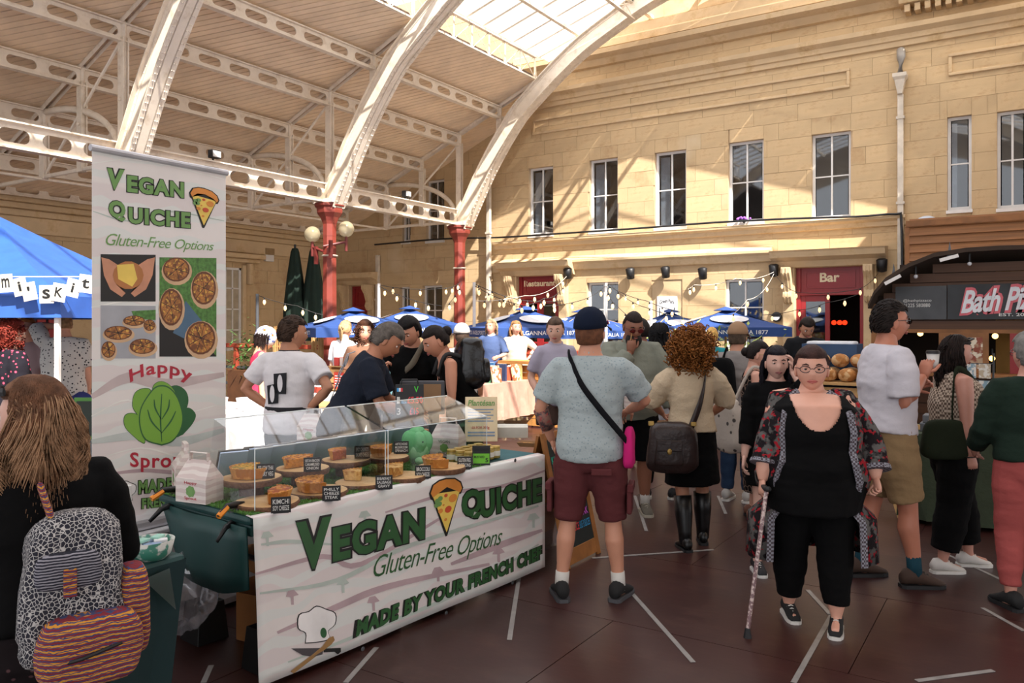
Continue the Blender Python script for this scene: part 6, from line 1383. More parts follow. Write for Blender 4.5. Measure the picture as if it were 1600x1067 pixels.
# --- man in white T-shirt with coffee, right
x, y = at(1385, 5.1)
sk = person('tall man in white T-shirt and khaki shorts holding a takeaway cup, facing right', x, y, RIGHT - .02, 1.78, 1.1, skn='b9785f', fem=False, near=True, pose=dict(hd=(.05, 0, 0), rh=(.12, .17, 1.28), re=(.3, -.4, -1), rn=(-.5, .6, 0), rd=(0, .25, 1), rcurl=.9, lh=(-.1, .2, 1.2), le=(-.4, -.2, -1), rf=(.12, .12, 0), lf=(-.1, -.12, .1)),
 top=dict(c=wt, sl=.86, lo=.035, hem=-.10, slr=.04), bot=('shorts', cloth('8f7656', bump=.4), 0, .47), hair=('1d1512', 'short'), glasses='111111', shoes=(mat('brown_suede', '3d2a20', .8), soleb, 'trainer', cloth('1d3f4c'), .10))
c = wpos(sk, (.1, .235, 1.37)); t = thing('coffee_cup', 'white takeaway coffee cup with black lid in the tall man hand', 'cup', c); obj('paper_cup', G().lathe([(.001, -.05), (.028, -.05), (.038, .045)], (0, 0, 0), 18), mat('cup_white', 'd6d4d0', .5), t, world=False, smooth=True); obj('lid', G().lathe([(.041, .042), (.041, .05), (.036, .062), (.001, .062)], (0, 0, 0), 18), soleb, t, world=False)
# --- woman in gingham top
x, y = at(1488, 5.35); ging = cloth('b9a998', kind='check', c2='5e4f45', ps=62)
def ex_ging(sk):
    r = sk['root']; m = cloth('22291c'); b = thing('green_tote', 'dark olive shoulder bag behind the woman in gingham', 'bag', wpos(sk, sk['pel'] + V((.19, -.14, .0))), rz=r.rotation_euler.z); g = soft_box(.1, .3, .26, 6); g.v = [(a, b_, c - .08) for a, b_, c in g.v]; obj('bag_body', g, m, b, world=False, smooth=True)
    strap_w(sk, b, [sk['pel'] + V((.2, -.1, .1)), sk['c7'] + V((.17, -.08, -.2)), sk['c7'] + V((.12, -.02, .02)), sk['c7'] + V((.13, .1, -.12)), sk['pel'] + V((.2, .05, .12))], .022, m)
    g = G(); w = sk['wr'][1]; d = (sk['wr'][1] - sk['el'][1]).normalized(); u = d.orthogonal().normalized(); v = d.cross(u); g.tube([sk['T'](w + (u * math.cos(a) + v * math.sin(a)) * .034) for a in [i * PI / 6 for i in range(12)]], .004, 5, closed=True); obj('black_bracelet', g, soleb, r, world=False)
sk = person('woman in sleeveless gingham top and wide black trousers, hand in pocket, facing right', x, y, RIGHT - .05, 1.56, 1.25, skn='c08a78', near=True, bust=.07, belly=.05, pose=dict(hd=(.05, .08, 0), rh=(.23, .02, .86), re=(.5, -1, 0), rn=(-1, 0, 0), rcurl=.9, lh=(-.14, .40, 1.18), le=(-.5, -.3, -1), ln=(0, 0, -1), lcurl=.4, rf=(.1, -.12, .05), lf=(-.08, .16, -.1)), top=dict(c=ging, sl=0, hem=-.02, lo=.016, name='sleeveless_top', neck=(.08, .10)), bot=('wide', bl, .02), hair=('1f1512', 'long', .42, 260), shoes=(mat('white_canvas', 'cdc9c4', .7), solew), extras=ex_ging)
sk['hobj']('sunglasses_on_head', G().tube([(-.07, .04, .09), (-.04, .085, .105), (0, .09, .11), (.04, .085, .105), (.07, .04, .09)], (.01, .006), 6), soleb)
# --- man at right edge in green fleece
x, y = at(1611, 4.6); fl_ = cloth('1c2a22', bump=.4)
def ex_fl(sk):
    p = sk['T'](sk['c7'] - sk['bk'] * .135 - sk['spd'] * .22 + V((-.03, -.02, 0))); g = G().ball(p, (.055, .01, .055), 18, 10); obj('round_badge', g, cloth('d8d8d2'), sk['root'], world=False); g = G()
    for dx, a in ((-.022, .3), (0, 0), (.022, -.3)): g.cbox(p + V((dx, -.012, .0)), (.014, .006, .07), M=None); 
    obj('badge_stripe', g, cloth('16233a'), sk['root'], world=False); g = G(); text(g, 'Avon', plane_y(p.y - .013), p.x - .06, p.z - .1, p.x + .04, p.z - .075, bold=.02); obj('badge_lettering', g, cloth('d8d8d2'), sk['root'], world=False)
sk = person('grey-haired person in dark green fleece and pink trousers at the right edge', x, y, AWAY - .12, 1.58, 1.12, skn='c08a78', fem=False, near=True, pose=dict(hd=(.1, .0, 0), rh=(.2, .3, 1.0), lh=(-.22, .25, .98), rf=(.12, 0, 0), lf=(-.12, 0, .2)), top=dict(c=fl_, sl=1.9, lo=.03, hem=-.1, slr=.03, name='fleece'), bot=('trousers', cloth('a3504d', bump=.4)), hair=('6d6a66', 'short', .02), glasses='3a2528', shoes=(blksh, soleb), extras=ex_fl)
# --- long haired woman at left foreground with patterned backpack
x, y = at(66, 2.25)
ethnic = mat('woven_backpack', '1b1c2a', .9, var=.2, kind='wave', c2='8f8d96', ps=34, bump=.4); stripe = mat('woven_stripes', '7a1f2c', .9, kind='wave', c2='c98a2d', c3='33406a', ps=17, bump=.4); zig = mat('woven_zigzag', '22222e', .9, kind='veins', c2='b9b6b4', ps=75, bump=.3)
def ex_fg(sk):
    r = sk['root']; T = sk['T']; s = sk['s']
    base = wpos(sk, sk['pel'] + V((.05, -.24, -.06))); b = thing('patterned_backpack', 'woven multicoloured backpack on the long-haired woman at the left edge', 'backpack', base, rz=r.rotation_euler.z - .1)
    obj('main_sack', soft_box(.33, .22, .50, 3, .16, wk=.03), zig, b, world=False, smooth=True)
    g = soft_box(.32, .14, .23, 5, .0, wk=.02); g.v = [(a + .03, c - .12, d - .04) for a, c, d in g.v]; obj('round_pocket', g, stripe, b, world=False, smooth=True, label='striped orange and red round pocket')
    g = G(); g.tube([(-.1, -.17, .05), (0, -.2, .07), (.12, -.18, .09)], .006, 6); obj('zip', g, soleb, b, world=False)
    g = soft_box(.2, .06, .12, 8, 0); g.v = [(a - .03, c - .1, d + .27) for a, c, d in g.v]; obj('flap_pocket', g, ethnic, b, world=False, smooth=True); obj('flap_tab', G().box((-.05, -.14, .25), (-.01, -.125, .34)), stripe, b, world=False, bevel=.004)
    g = soft_box(.1, .16, .3, 2, 0); g.v = [(a + .18, c - .02, d + .0) for a, c, d in g.v]; obj('side_pocket', g, stripe, b, world=False, smooth=True)
    g = G(); g.tube(smooth_path([(-.06, -.02, .42), (-.08, .02, .50), (-.10, .08, .57)], 5), (.012, .045), 8, up=(0, 1, 0)); obj('wide_strap', g, stripe, b, world=False, smooth=True)
    b.scale = (.76, .76, .80)
    h = sk['hobj']; g = G()
    h('sunglasses_on_head', G().tube([(-.085, .02, .085), (-.06, .085, .085), (-.02, .112, .09), (0, .112, .095), (.02, .112, .09), (.06, .085, .085), (.085, .02, .085), (.088, -.05, .05)], (.005, .014), 6), soleb)
    h('earring', G().ball((-.084, -.0, -.05), .007, 8, 6), mat('silver', 'c0c0c4', .3, metal=.8))
sk = person('woman with long light-brown hair and dark top at the left edge, seen from behind', x, y, AWAY + .70, 1.49, 1.05, skn='cf9c88', near=True, pose=dict(hd=(.75, .10, 0), rh=(.2, .22, 1.0), lh=(-.2, .25, 1.0)), top=dict(c=bl, sl=1.9, lo=.025, hem=-.1, slr=.02, name='top'), bot=('shorts', cloth('1d1719', kind='spots', c2='5a3f42', ps=40), 0, .42), hair=('6b4a36', 'long', .36, 2600, 'a07c5e'), shoes=(blksh, soleb), extras=ex_fg)
# --- behind the counter: white T-shirt man, dark T-shirt man
x, y = at(452, 6.0)
def ex_wt(sk):
    r = sk['root']; g = G(); T = sk['T']; m = cloth('2d2d30'); q = sk['c7'] - sk['spd'] * .24
    def bkpt(a, c, o=.146): return T(q + sk['sx'] * a + sk['spd'] * c - sk['bk'] * o)
    g.add([bkpt(-.10, -.02), bkpt(-.01, .0), bkpt(-.01, -.15), bkpt(-.09, -.16)], [(0, 1, 2, 3)]); g.add([bkpt(-.045, .07), bkpt(.06, .08), bkpt(.055, -.08), bkpt(-.04, -.08)], [(0, 1, 2, 3)]); o = obj('square_print', g, m, r, world=False); sd = o.modifiers.new('s', 'SOLIDIFY'); sd.thickness = .008; sd.offset = 0
    g = G(); 
    for a, c, w, h_ in ((.01, .0, .022, .065), (-.055, -.08, .02, .065)): g.add([bkpt(a + w * math.cos(t), c + h_ * math.sin(t), .153) for t in [k * PI / 8 for k in range(16)]], [tuple(range(16))])
    o = obj('leaf_print', g, wt2, r, world=False)
    g = G(); p = sk['pel']; g.tube([T(p + V((.185 * math.cos(a), .15 * math.sin(a), .1))) for a in [i * PI / 10 for i in range(20)]], (.006, .02), 6, up=(0, 0, 1), closed=True); obj('apron_band', g, m, r, world=False); g = G().box(T((-.17, .14, .5)), T((.17, .16, 1.05))); obj('apron', g, m, r, world=False, bevel=.01)
    g = G(); c = sk['c7']; g.tube([T(c + sk['sx'] * .075 * math.cos(a) + sk['bk'] * .07 * math.sin(a) - V((0, 0, .005))) for a in [i * PI / 8 for i in range(16)]], (.006, .012), 6, closed=True); obj('apron_neck_loop', g, m, r, world=False)
person('man in white printed T-shirt and apron, hands on hips, behind the stall', x, y, AWAY - .25, 1.69, 1.02, skn='b67e60', fem=False, near=True, pose=dict(hd=(-.7, .05, 0), rh=(.19, -.03, 1.04), re=(1, -.35, 0), rn=(-1, 0, 0), rd=(-.5, .3, -.6), rcurl=.5, lh=(-.17, .02, 1.02), le=(-1, -.3, 0), ld=(.4, .5, -.4), ln=(1, 0, 0), lcurl=.4), top=dict(c=wt2, sl=.7, lo=.025, hem=-.22, slr=.03), bot=('trousers', bl), hair=('38281e', 'short'), shoes=(blksh, soleb), extras=ex_wt)
x, y = at(538, 5.75)
def ex_dk(sk):
    r = sk['root']; g = G(); T = sk['T']; q = sk['c7'] - sk['spd'] * .2; S_ = lambda a, c, o=.172: T(q + sk['sx'] * a + sk['spd'] * c - sk['bk'] * o)
    for k, (a, c, rr) in enumerate(((.03, .0, .05), (-.05, .06, .035), (-.08, -.12, .03))): g.tube([S_(a + rr * math.cos(t), c + rr * math.sin(t)) for t in [i * PI / 6 for i in range(12)]], .004, 5, closed=True)
    g.tube([S_(.05, .05), S_(.09, .13), S_(.07, .17, .13)], .004, 5); g.tube([S_(-.02, -.04), S_(-.1, -.16), S_(-.13, -.26)], .004, 5); g.tube([S_(-.06, .09), S_(0, .12), S_(.02, .05)], .004, 5); obj('line_print', g, cloth('a8adb5'), r, world=False)
person('grey-haired man in navy printed T-shirt bending over the stall', x, y, RIGHT + .05, 1.72, 1.05, skn='b67a5c', fem=False, near=True, pose=dict(lean=.42, hd=(.1, .62, 0), rh=(.14, .5, 1.0), re=(.4, -.2, -1), rn=(0, 0, -1), lh=(-.14, .5, 1.0), le=(-.4, -.2, -1)), top=dict(c=cloth('1f2430', bump=.4), sl=.85, lo=.03, hem=-.25, slr=.035), bot=('trousers', bl), hair=('5d5650', 'short', .018), shoes=(blksh, soleb), extras=ex_dk)
# --- two customers beyond the stall
x, y = at(650, 7.0)
def ex_str(sk):
    b = thing('webbing_bag', 'grey webbing crossbody bag worn by the dark-haired customer in black', 'bag', wpos(sk, sk['pel'] + V((.22, 0, .0))), rz=sk['root'].rotation_euler.z); g = soft_box(.07, .2, .18, 3); g.v = [(a, c, d - .1) for a, c, d in g.v]; obj('pouch', g, cloth('4d473d'), b, world=False, smooth=True)
    strap_w(sk, b, [sk['pel'] + V((.2, .06, .05)), sk['pel'] + V((.1, .15, .26)), sk['c7'] + V((-.04, .15, -.15)), sk['c7'] + V((-.11, .05, .02)), sk['c7'] + V((-.1, -.06, -.05))], .03, cloth('6e675a'))
person('short-dark-haired customer in black T-shirt with grey webbing strap', x, y, TOWARD - .15, 1.72, 1.05, skn='cf9478', fem=False, near=True, pose=dict(lean=.18, hd=(-.25, .45, 0), rh=(.20, .22, 1.22), re=(.7, .1, -1), rd=(0, .1, 1), rcurl=1.0, lh=(-.2, .3, 1.0), le=(-1, 0, -.5)), top=dict(c=bl, sl=.95, lo=.03, hem=-.2, slr=.035), bot=('trousers', bl), hair=('120e0e', 'short', .024), shoes=(blksh, soleb), extras=ex_str)
x, y = at(735, 6.45)
def ex_tank(sk):
    b = thing('black_backpack', 'shiny black backpack on the back of the woman in the black vest', 'backpack', wpos(sk, sk['c7'] - sk['spd'] * .34 - sk['bk'] * .08), rz=sk['root'].rotation_euler.z); g = soft_box(.3, .22, .42, 7, .1, wk=.02); obj('sack', g, mat('shiny_nylon', '131315', .25, bump=.5, bs=20), b, world=False, smooth=True); g = soft_box(.2, .08, .2, 3); g.v = [(a, c - .12, d + .05) for a, c, d in g.v]; obj('front_pocket', g, mat('shiny_nylon', '131315', .25), b, world=False, smooth=True)
    for q in (1, -1): strap_w(sk, b, [sk['c7'] + sk['sx'] * .1 * q - sk['bk'] * .14 - sk['spd'] * .08, sk['c7'] + sk['sx'] * .1 * q + V((0, 0, .01)), sk['c7'] + sk['sx'] * .12 * q + sk['bk'] * .13 - sk['spd'] * .12], .02, soleb)
    g = G(); a, e = sk['sh'][1], sk['el'][1]
    for q, w in ((.35, .03), (.7, .02)): p = sk['T'](a.lerp(e, q) + V((.045, -.02, 0))); g.ball(p, (.012, .028, .035), 8, 6)
    obj('arm_tattoo', g, mat('tattoo_ink', '4d4247', .6), sk['root'], world=False)
person('woman in black vest with dark hair tied back leaning over a display', x, y, LEFT + .25, 1.68, 1.0, skn='c98c70', near=True, pose=dict(lean=.42, hd=(.15, .42, 0), rh=(.16, .42, .98), re=(.4, -.2, -1), rn=(0, 0, -1), lh=(-.16, .42, 1.0), le=(-.4, -.2, -1)), top=dict(c=bl, sl=0, hem=.0, lo=.01, name='vest'), bot=('trousers', bl, .02), hair=('1d1412', 'bun', .04), shoes=(blksh, soleb), extras=ex_tank)
# --- others in the crowd
def simple(label, px, d, face, h, top, bot, hair, z0=0, **k):
    x, y = at(px, d); return person(label, x, y, face, h, top=top, bot=bot, hair=hair, z0=z0, **k)
simple('woman in lilac polo with crossbody strap behind the man in the cap', 868, 7.9, TOWARD + .35, 1.70, dict(c=cloth('a9a3b4'), sl=.8, lo=.03, collar=cloth('a9a3b4')), ('shorts', cloth('4b3b36'), 0, .3), ('5e4a3c', 'bun', .06), skn='d8a892', pose=dict(hd=(-.5, .15, 0), rh=(.22, .12, .95)), shoes=(blksh, solew))
sk = simple('woman with long black hair and pale top behind the curly-haired woman', 1030, 7.5, AWAY - .35, 1.64, dict(c=cloth('b9bcc6'), sl=.8, lo=.03, hem=-.3), ('trousers', bl), ('0d0c0f', 'long', .5, 200), skn='d8b09c', shoes=(mat('black_canvas', '17181c', .7), solew), pose=dict(rf=(.14, .05, -.4), lf=(-.12, 0, .3)))
simple('dark-haired person almost hidden behind the bearded man', 1003, 9.2, AWAY, 1.68, dict(c=cloth('2a2b33'), sl=.8), ('trousers', denim), ('1a1311', 'short', .02), skn='7d5040')
sk = simple('man in beige cap and grey T-shirt with black backpack strap and jeans', 1152, 7.4, AWAY - .55, 1.63, dict(c=cloth('8d8784'), sl=.85, lo=.03, slr=.03), ('jeans', denim), ('54463a', 'cap', '97795f'), fem=False, skn='c08a70', near=True, shoes=(mat('grey_mesh', 'b5b0aa', .8), solew), pose=dict(rh=(.2, .15, 1.0), lh=(-.22, .15, 1.0)))
b = thing('dark_backpack', 'black backpack strap worn by the man in the beige cap', 'backpack', wpos(sk, sk['c7'] + V((-.08, -.25, -.5))), rz=sk['root'].rotation_euler.z); obj('sack', soft_box(.24, .18, .42, 5), bl, b, world=False, smooth=True); strap_w(sk, b, [sk['c7'] + V((-.1, -.16, -.1)), sk['c7'] + V((-.1, 0, .015)), sk['c7'] + V((-.12, .13, -.12))], .03, bl)
leop = cloth('120f10', kind='veins', c2='8a7468', ps=24)
def ex_tote(sk):
    b = thing('cotton_tote', 'cream cotton tote bag with small black sketches on the woman in the print dress', 'bag', wpos(sk, sk['pel'] + V((.1, -.26, -.28))), rz=sk['root'].rotation_euler.z + .5); obj('bag_body', soft_box(.34, .12, .46, 9, .12, wk=.02), cloth('b9b0a6', kind='spots', c2='4c4846', ps=16), b, world=False, smooth=True)
    strap_w(sk, b, [sk['pel'] + V((.1, -.22, .16)), sk['c7'] + V((.13, -.1, -.1)), sk['c7'] + V((.12, -.01, .015)), sk['c7'] + V((.13, .09, -.08)), sk['pel'] + V((.17, .0, .2))], .015, cloth('b9b0a6'))
sk = simple('woman with dark bun and glasses in a black print strappy dress', 1178, 6.75, RIGHT - .15, 1.49, dict(c=leop, sl=0, hem=-.4, lo=.012, name='dress', flare=.02), ('longskirt', leop, 0, .66), ('1c1413', 'bun', .01), skn='cf9c88', near=True, glasses='b89a5a', pose=dict(hd=(-.1, .15, 0), rh=(.15, .25, 1.05), re=(.3, -.5, -1), lh=(-.12, .28, 1.05), le=(-.3, -.2, -1)), shoes=(mat('tan_sandal', '7a5040', .7), soleb, 'sandal'), extras=ex_tote)
simple('young woman with long purple-black hair looking at the camera', 1212, 5.3, TOWARD - .22, 1.49, dict(c=bl, sl=1.6, lo=.02), ('shorts', bl, 0, .3), ('16121c', 'long', .48, 320), skn='d3a796', near=True, pose=dict(hd=(.1, .05, 0), lh=(-.1, .16, 1.55), le=(-.6, .2, -1), ld=(0, .1, 1), rh=(.24, .08, .85), rf=(.14, .05, .2)), shoes=(mat('black_canvas', '17181c', .7), solew), lips='9a5f5c')
simple('dark-haired bearded man in black hoodie at the bread stall', 1256, 10.3, TOWARD - .1, 1.74, dict(c=cloth('1b1c1f'), sl=1.9, lo=.04, slr=.03), ('trousers', bl), ('231a15', 'short', .022), fem=False, skn='b9866b', pose=dict(hd=(0, .55, 0), lean=.15, rh=(.15, .3, 1.05), lh=(-.15, .3, 1.05)))
sk = simple('woman in blue polo with white collar standing behind the book table', 768, 13.6, TOWARD - .25, 1.70, dict(c=cloth('47577c'), sl=.95, lo=.03, collar=wt2), ('trousers', denim), ('b59b78', 'bob'), skn='d8a088', pose=dict(hd=(-.2, -.05, 0), rh=(.2, .0, 1.04), re=(1, -.3, 0), lh=(-.2, .3, 1.1)))
simple('woman with long fair hair and cream shirt beside the woman in blue', 806, 13.8, TOWARD + .1, 1.68, dict(c=cloth('d6c3ae'), sl=1.6, lo=.04), ('trousers', cloth('6b5a4c')), ('8f6a45', 'long', .42, 90), skn='d8a892', pose=dict(hd=(.2, -.1, 0), lh=(-.2, .05, 1.05), le=(-1, -.2, 0)))
simple('balding man with glasses and teal shirt behind the customer in black', 622, 8.8, TOWARD - .6, 1.64, dict(c=cloth('6f9aa3'), sl=.9, lo=.03), ('trousers', bl), ('3a2d26', 'buzz'), fem=False, skn='a8735a', glasses='111111', pose=dict(hd=(0, .2, 0)))
simple('man in pale cap beyond the woman in the black vest', 722, 9.0, AWAY + .3, 1.62, dict(c=cloth('c4bdb8'), sl=.8), ('trousers', bl), ('4a3a30', 'cap', 'cfc8c0'), fem=False, skn='b9805f')
simple('woman with fair hair tied back and white top at the preserves stall', 538, 10.6, RIGHT + 1.1, 1.68, dict(c=wt2, sl=.8, lo=.02), ('trousers', denim), ('b3926a', 'pony'), skn='dba68c', pose=dict(hd=(.3, .2, 0)))
simple('curly brown-haired woman half hidden by the bending man', 570, 8.9, TOWARD + .3, 1.66, dict(c=cloth('7a5a48'), sl=.8), ('trousers', bl), ('4a2d1e', 'curly', .12, 1.4, 160), skn='d09a80')
simple('woman in pink top with a patterned headscarf behind the white T-shirt man', 408, 8.6, RIGHT + .4, 1.60, dict(c=cloth('c23350'), sl=0, hem=-.1, lo=.01, name='vest'), ('skirt', cloth('c23350'), 0, .5), ('2a1d1a', 'bob'), skn='d9a27e', pose=dict(hd=(.1, .35, 0)), extras=lambda sk: sk['hobj']('headscarf', G().ball((0, -.01, .03), (.098, .12, .115), 16, 12), cloth('d8d4dc', kind='spots', c2='5a6fb0', c3='d06a3a', ps=20), smooth=True))
simple('woman with red hair and black floral blouse at the left', 16, 7.3, AWAY - .6, 1.66, dict(c=cloth('1d1b22', kind='spots', c2='c9506a', ps=22), sl=.95, lo=.03, slr=.04), ('trousers', bl), ('7a2f24', 'curly', .135, 1.5, 260), skn='d8a892', gir=1.15)
simple('woman in pink sunglasses between the red-haired woman and the printed shirt', 42, 8.8, TOWARD, 1.70, dict(c=cloth('a88f92'), sl=.8, lo=.02), ('trousers', cloth('c9c5c4')), ('9a6038', 'pony'), skn='d8a088', glasses='7a2233', pose=dict(hd=(-.1, -.2, 0)))
simple('man in black and white leaf print shirt and stone shorts, hand to his head', 100, 8.7, AWAY + .35, 1.76, dict(c=cloth('d5d2cc', kind='spots', c2='23232a', ps=30), sl=.9, lo=.04, slr=.035), ('shorts', cloth('a7987c'), 0, .5), ('8a6a4a', 'buzz'), fem=False, skn='d49c80', gir=1.1, pose=dict(hd=(.3, .1, 0), lh=(-.06, .12, 1.58), le=(-1, .3, 0), ld=(.5, 0, .6)), shoes=(mat('tan_suede', '8a6a4c', .8), solew))
simple('person with auburn hair under the parasol nearest the Bar door', 1092, 10.2, AWAY, 1.64, dict(c=cloth('b08a78'), sl=0), ('trousers', denim), ('6b3a30', 'bun', .06), skn='d8a892')
simple('blonde woman in teal top far behind the curly-haired woman', 1112, 10.6, AWAY - .4, 1.58, dict(c=cloth('2f8d96'), sl=.8), ('trousers', denim), ('d3a860', 'pony'), skn='d8a892')
# ============================================================ BACKGROUND THINGS
m_blue = mat('parasol_blue', '23437f', .8, var=.08); m_pw = mat('parasol_white', 'dfe0e4', .8); m_ltgn = mat('lit_bulb', 'ffd9a0', .4, emit=1.1); m_cord = mat('cord', '2a2725', .7); m_wcord = mat('pale_cord', 'cfc6b6', .7)
def parasol(px, d, hw, ztop, zval, rz, label, txt=None, txt2=None):
    x, y = at(px, d); t = thing('parasol', label, 'parasol', (x, y, ZG), group='blue parasols on the forecourt', rz=rz); zt, zv = ztop - ZG, zval - ZG; q = zt - zv; g = G(); vs = []; n = 4; K = 5
    for k in range(K + 1):
        u = k / K; r = hw * u; z = zt - q * (u ** .8) ; 
        for j in range(16):
            a = 2 * PI * (j / 16) + PI / 4; s_ = 1 / max(abs(math.cos(a)), abs(math.sin(a))); e = abs(math.cos(2 * a)) ; vs.append((r * s_ * math.cos(a), r * s_ * math.sin(a), z + .04 * math.sin(PI * u) * (1 - abs(math.sin(2 * a))) * -1))
    for j in range(16): v = vs[K * 16 + j]; vs.append((v[0], v[1], zv - .17))
    g.add(vs, [(k * 16 + j, (k + 1) * 16 + j, (k + 1) * 16 + (j + 1) % 16, k * 16 + (j + 1) % 16) for k in range(K + 1) for j in range(16)]); cn = obj('canopy', g, m_blue, t, world=False); sd = cn.modifiers.new('s', 'SOLIDIFY'); sd.thickness = .004
    obj('pole', G().tube([(0, 0, 0), (0, 0, zt + .04)], .024, 10), m_pine, t, world=False); obj('base', G().lathe([(.25, 0), (.25, .06), (.06, .1)], (0, 0, 0), 16), m_dark, t, world=False); obj('vent_cap', G().lathe([(.01, zt + .05), (hw * .22, zt - .02), (hw * .22, zt - .03)], (0, 0, 0), 16), m_blue, t, world=False)
    for k in range(4):
        a = k * PI / 2; M = Matrix.Rotation(a, 4, 'Z') @ Matrix.Translation((0, -hw * .56, zt - q * (.56 ** .8) + .03)) @ Matrix.Rotation(math.atan2(q * .92, hw), 4, 'X'); g = G().add([M @ V((hw * .34 * math.cos(w), hw * .22 * math.sin(w), .0)) for w in [i * PI / 9 for i in range(18)]], [tuple(range(18))]); obj('printed_oval', g, m_pw, cn, world=False)
        s_ = txt if k % 2 == 0 else txt2
        if s_: g = G(); text(g, s_, Matrix.Rotation(a, 4, 'Z') @ plane_y(-hw - .004), -hw * .6, zv - .125, hw * .6, zv - .05, bold=.01, w=.001); obj('lettering', g, m_pw, cn, world=False)
        obj('rib', G().tube([(0, 0, zt - .05), (hw * .98 * (1 if k in (0, 3) else -1), hw * .98 * (1 if k < 2 else -1), zv - .02)], .01, 5), m_pine, t, world=False)
    return t
P_ = [(552, 15.6, 1.0, 484, 512, .5, 'blue parasol at far left, between the globe-lamp column and the dark-shirted man'), (640, 18.0, 1.1, 481, 508, .2, 'blue parasol with white ovals left of the nearest facade column'), (822, 15.0, 1.0, 482, 512, .35, 'blue parasol in front of the Restaurant door'), (910, 17.8, 1.1, 486, 516, .3, 'blue parasol behind the capped man head'), (1046, 18.2, 1.1, 486, 520, .3, 'light-lit blue parasol left of the large lettered one'), (1134, 15.6, 1.05, 483, 511, -.15, 'large blue parasol nearest the Bar door, with white lettering on its edge')]
for px, d, hw, yt, yv, rz, lb in P_: parasol(px, d, hw, zat(yt, d), zat(yv, d), YAW + rz, lb, 'VALGANNA ITALIA 1877', 'BIRRIFICIO ANGELO PORETTI')
# closed green parasols
for px, hw_, lb in ((461, .24, 'closed dark green parasol, left of the pair by the left wall'), (490, .28, 'closed dark green parasol, right of the pair, beside the column')):
    d = 20.5; x, y = at(px, d); t = thing('closed_parasol', lb, 'parasol', (x, y, ZG), group='closed dark green parasols'); zt, zb = zat(391, d), 1.2; g = G(); vs = []; n = 24; pr = [(.06, zt + .05), (.09, zt - .05), (.17, zt - .7), (hw_, zt - 1.5), (hw_ + .02, zb)]
    for r, z in pr:
        for j in range(n): a = 2 * PI * j / n; rr = r * (1 + .22 * math.cos(8 * a)); vs.append((x + rr * math.cos(a), y + rr * math.sin(a), z))
    g.add(vs, [(i * n + j, (i + 1) * n + j, (i + 1) * n + (j + 1) % n, i * n + (j + 1) % n) for i in range(4) for j in range(n)] + [tuple(range(n))]); obj('furled_canopy', g, mat('parasol_green', '14291f', .85, var=.15), t, smooth=True); obj('pole', G().tube([(x, y, ZG), (x, y, zt + .15)], .03), m_dark, t)
# globe lamps on the column
for sgn, px, py, lb in ((-1, 488, 366, 'round glass globe lamp on the left of the red column'), (1, 541, 358, 'round frosted globe lamp on the right of the red column')):
    d = 18.8; x, y = at(px, d); z = zat(py, d); t = thing('globe_lamp', lb, 'lamp', (x, y, z - .3), group='globe lamps on the column'); obj('globe', G().ball((x, y, z), .19, 20, 14), mat('globe_glass', 'e8d9a8' if sgn > 0 else 'b8ab8c', .15, var=.05, alpha=.9 if sgn > 0 else .6), t, smooth=True); mr_ = mat('maroon_iron', '6b2a26', .5); obj('stem', G().tube([(x, y, z - .17), (x, y, z - .52)], .035, 8), mr_, t); obj('arm', G().tube([(x, y, z - .3), (CX, 13.4 - .2, z - .42)], .03, 8), mr_, t); obj('bracket', G().cbox((CX + sgn * .24, 13.4 - .2, z - .5), (.06, .08, .42)), mr_, t)
# small floodlights on the girder
for px, py, Y_, lb in ((366, 262, 10.2, 'small black floodlight on the white girder above the roller banner'), (643, 318, 16.1, 'small floodlight on the white girder between the two columns')):
    t = thing('floodlight', lb, 'floodlight', (CX, Y_, 4.93)); obj('housing', G().cbox((CX + .05, Y_, 5.06), (.14, .22, .16)), m_dark, t, bevel=.01); obj('lens', G().cbox((CX + .125, Y_, 5.06), (.01, .18, .12)), m_wframe, t); obj('stirrup', G().tube([(CX, Y_, 4.93), (CX, Y_, 5.0)], .02), m_dark, t)
# speakers on the facade
for px, py, lb in ((887, 427, 'black wall speaker right of the Restaurant sign'), (985, 427, 'black wall speaker above the first ground-floor window right edge'), (1040, 425, 'black wall speaker above the poster niche'), (1098, 427, 'black wall speaker between the niche and the right-hand window'), (1209, 422, 'black wall speaker left of the Bar door bracket'), (1378, 414, 'black wall speaker right of the Bar door')):
    x, z = on_y(px, py, FY - .2); t = thing('wall_speaker', lb, 'speaker', (x, FY, z), group='black wall speakers on the facade'); obj('cabinet', G().lathe([(.05, -.16), (.10, -.14), (.12, .12), (.07, .15)], (x, FY - .2, z), 12, M=Matrix.Rotation(.2, 4, 'X')), m_dark, t, smooth=True); obj('bracket', G().tube([(x, FY, z + .02), (x, FY - .15, z)], .02, 6), m_wframe, t)
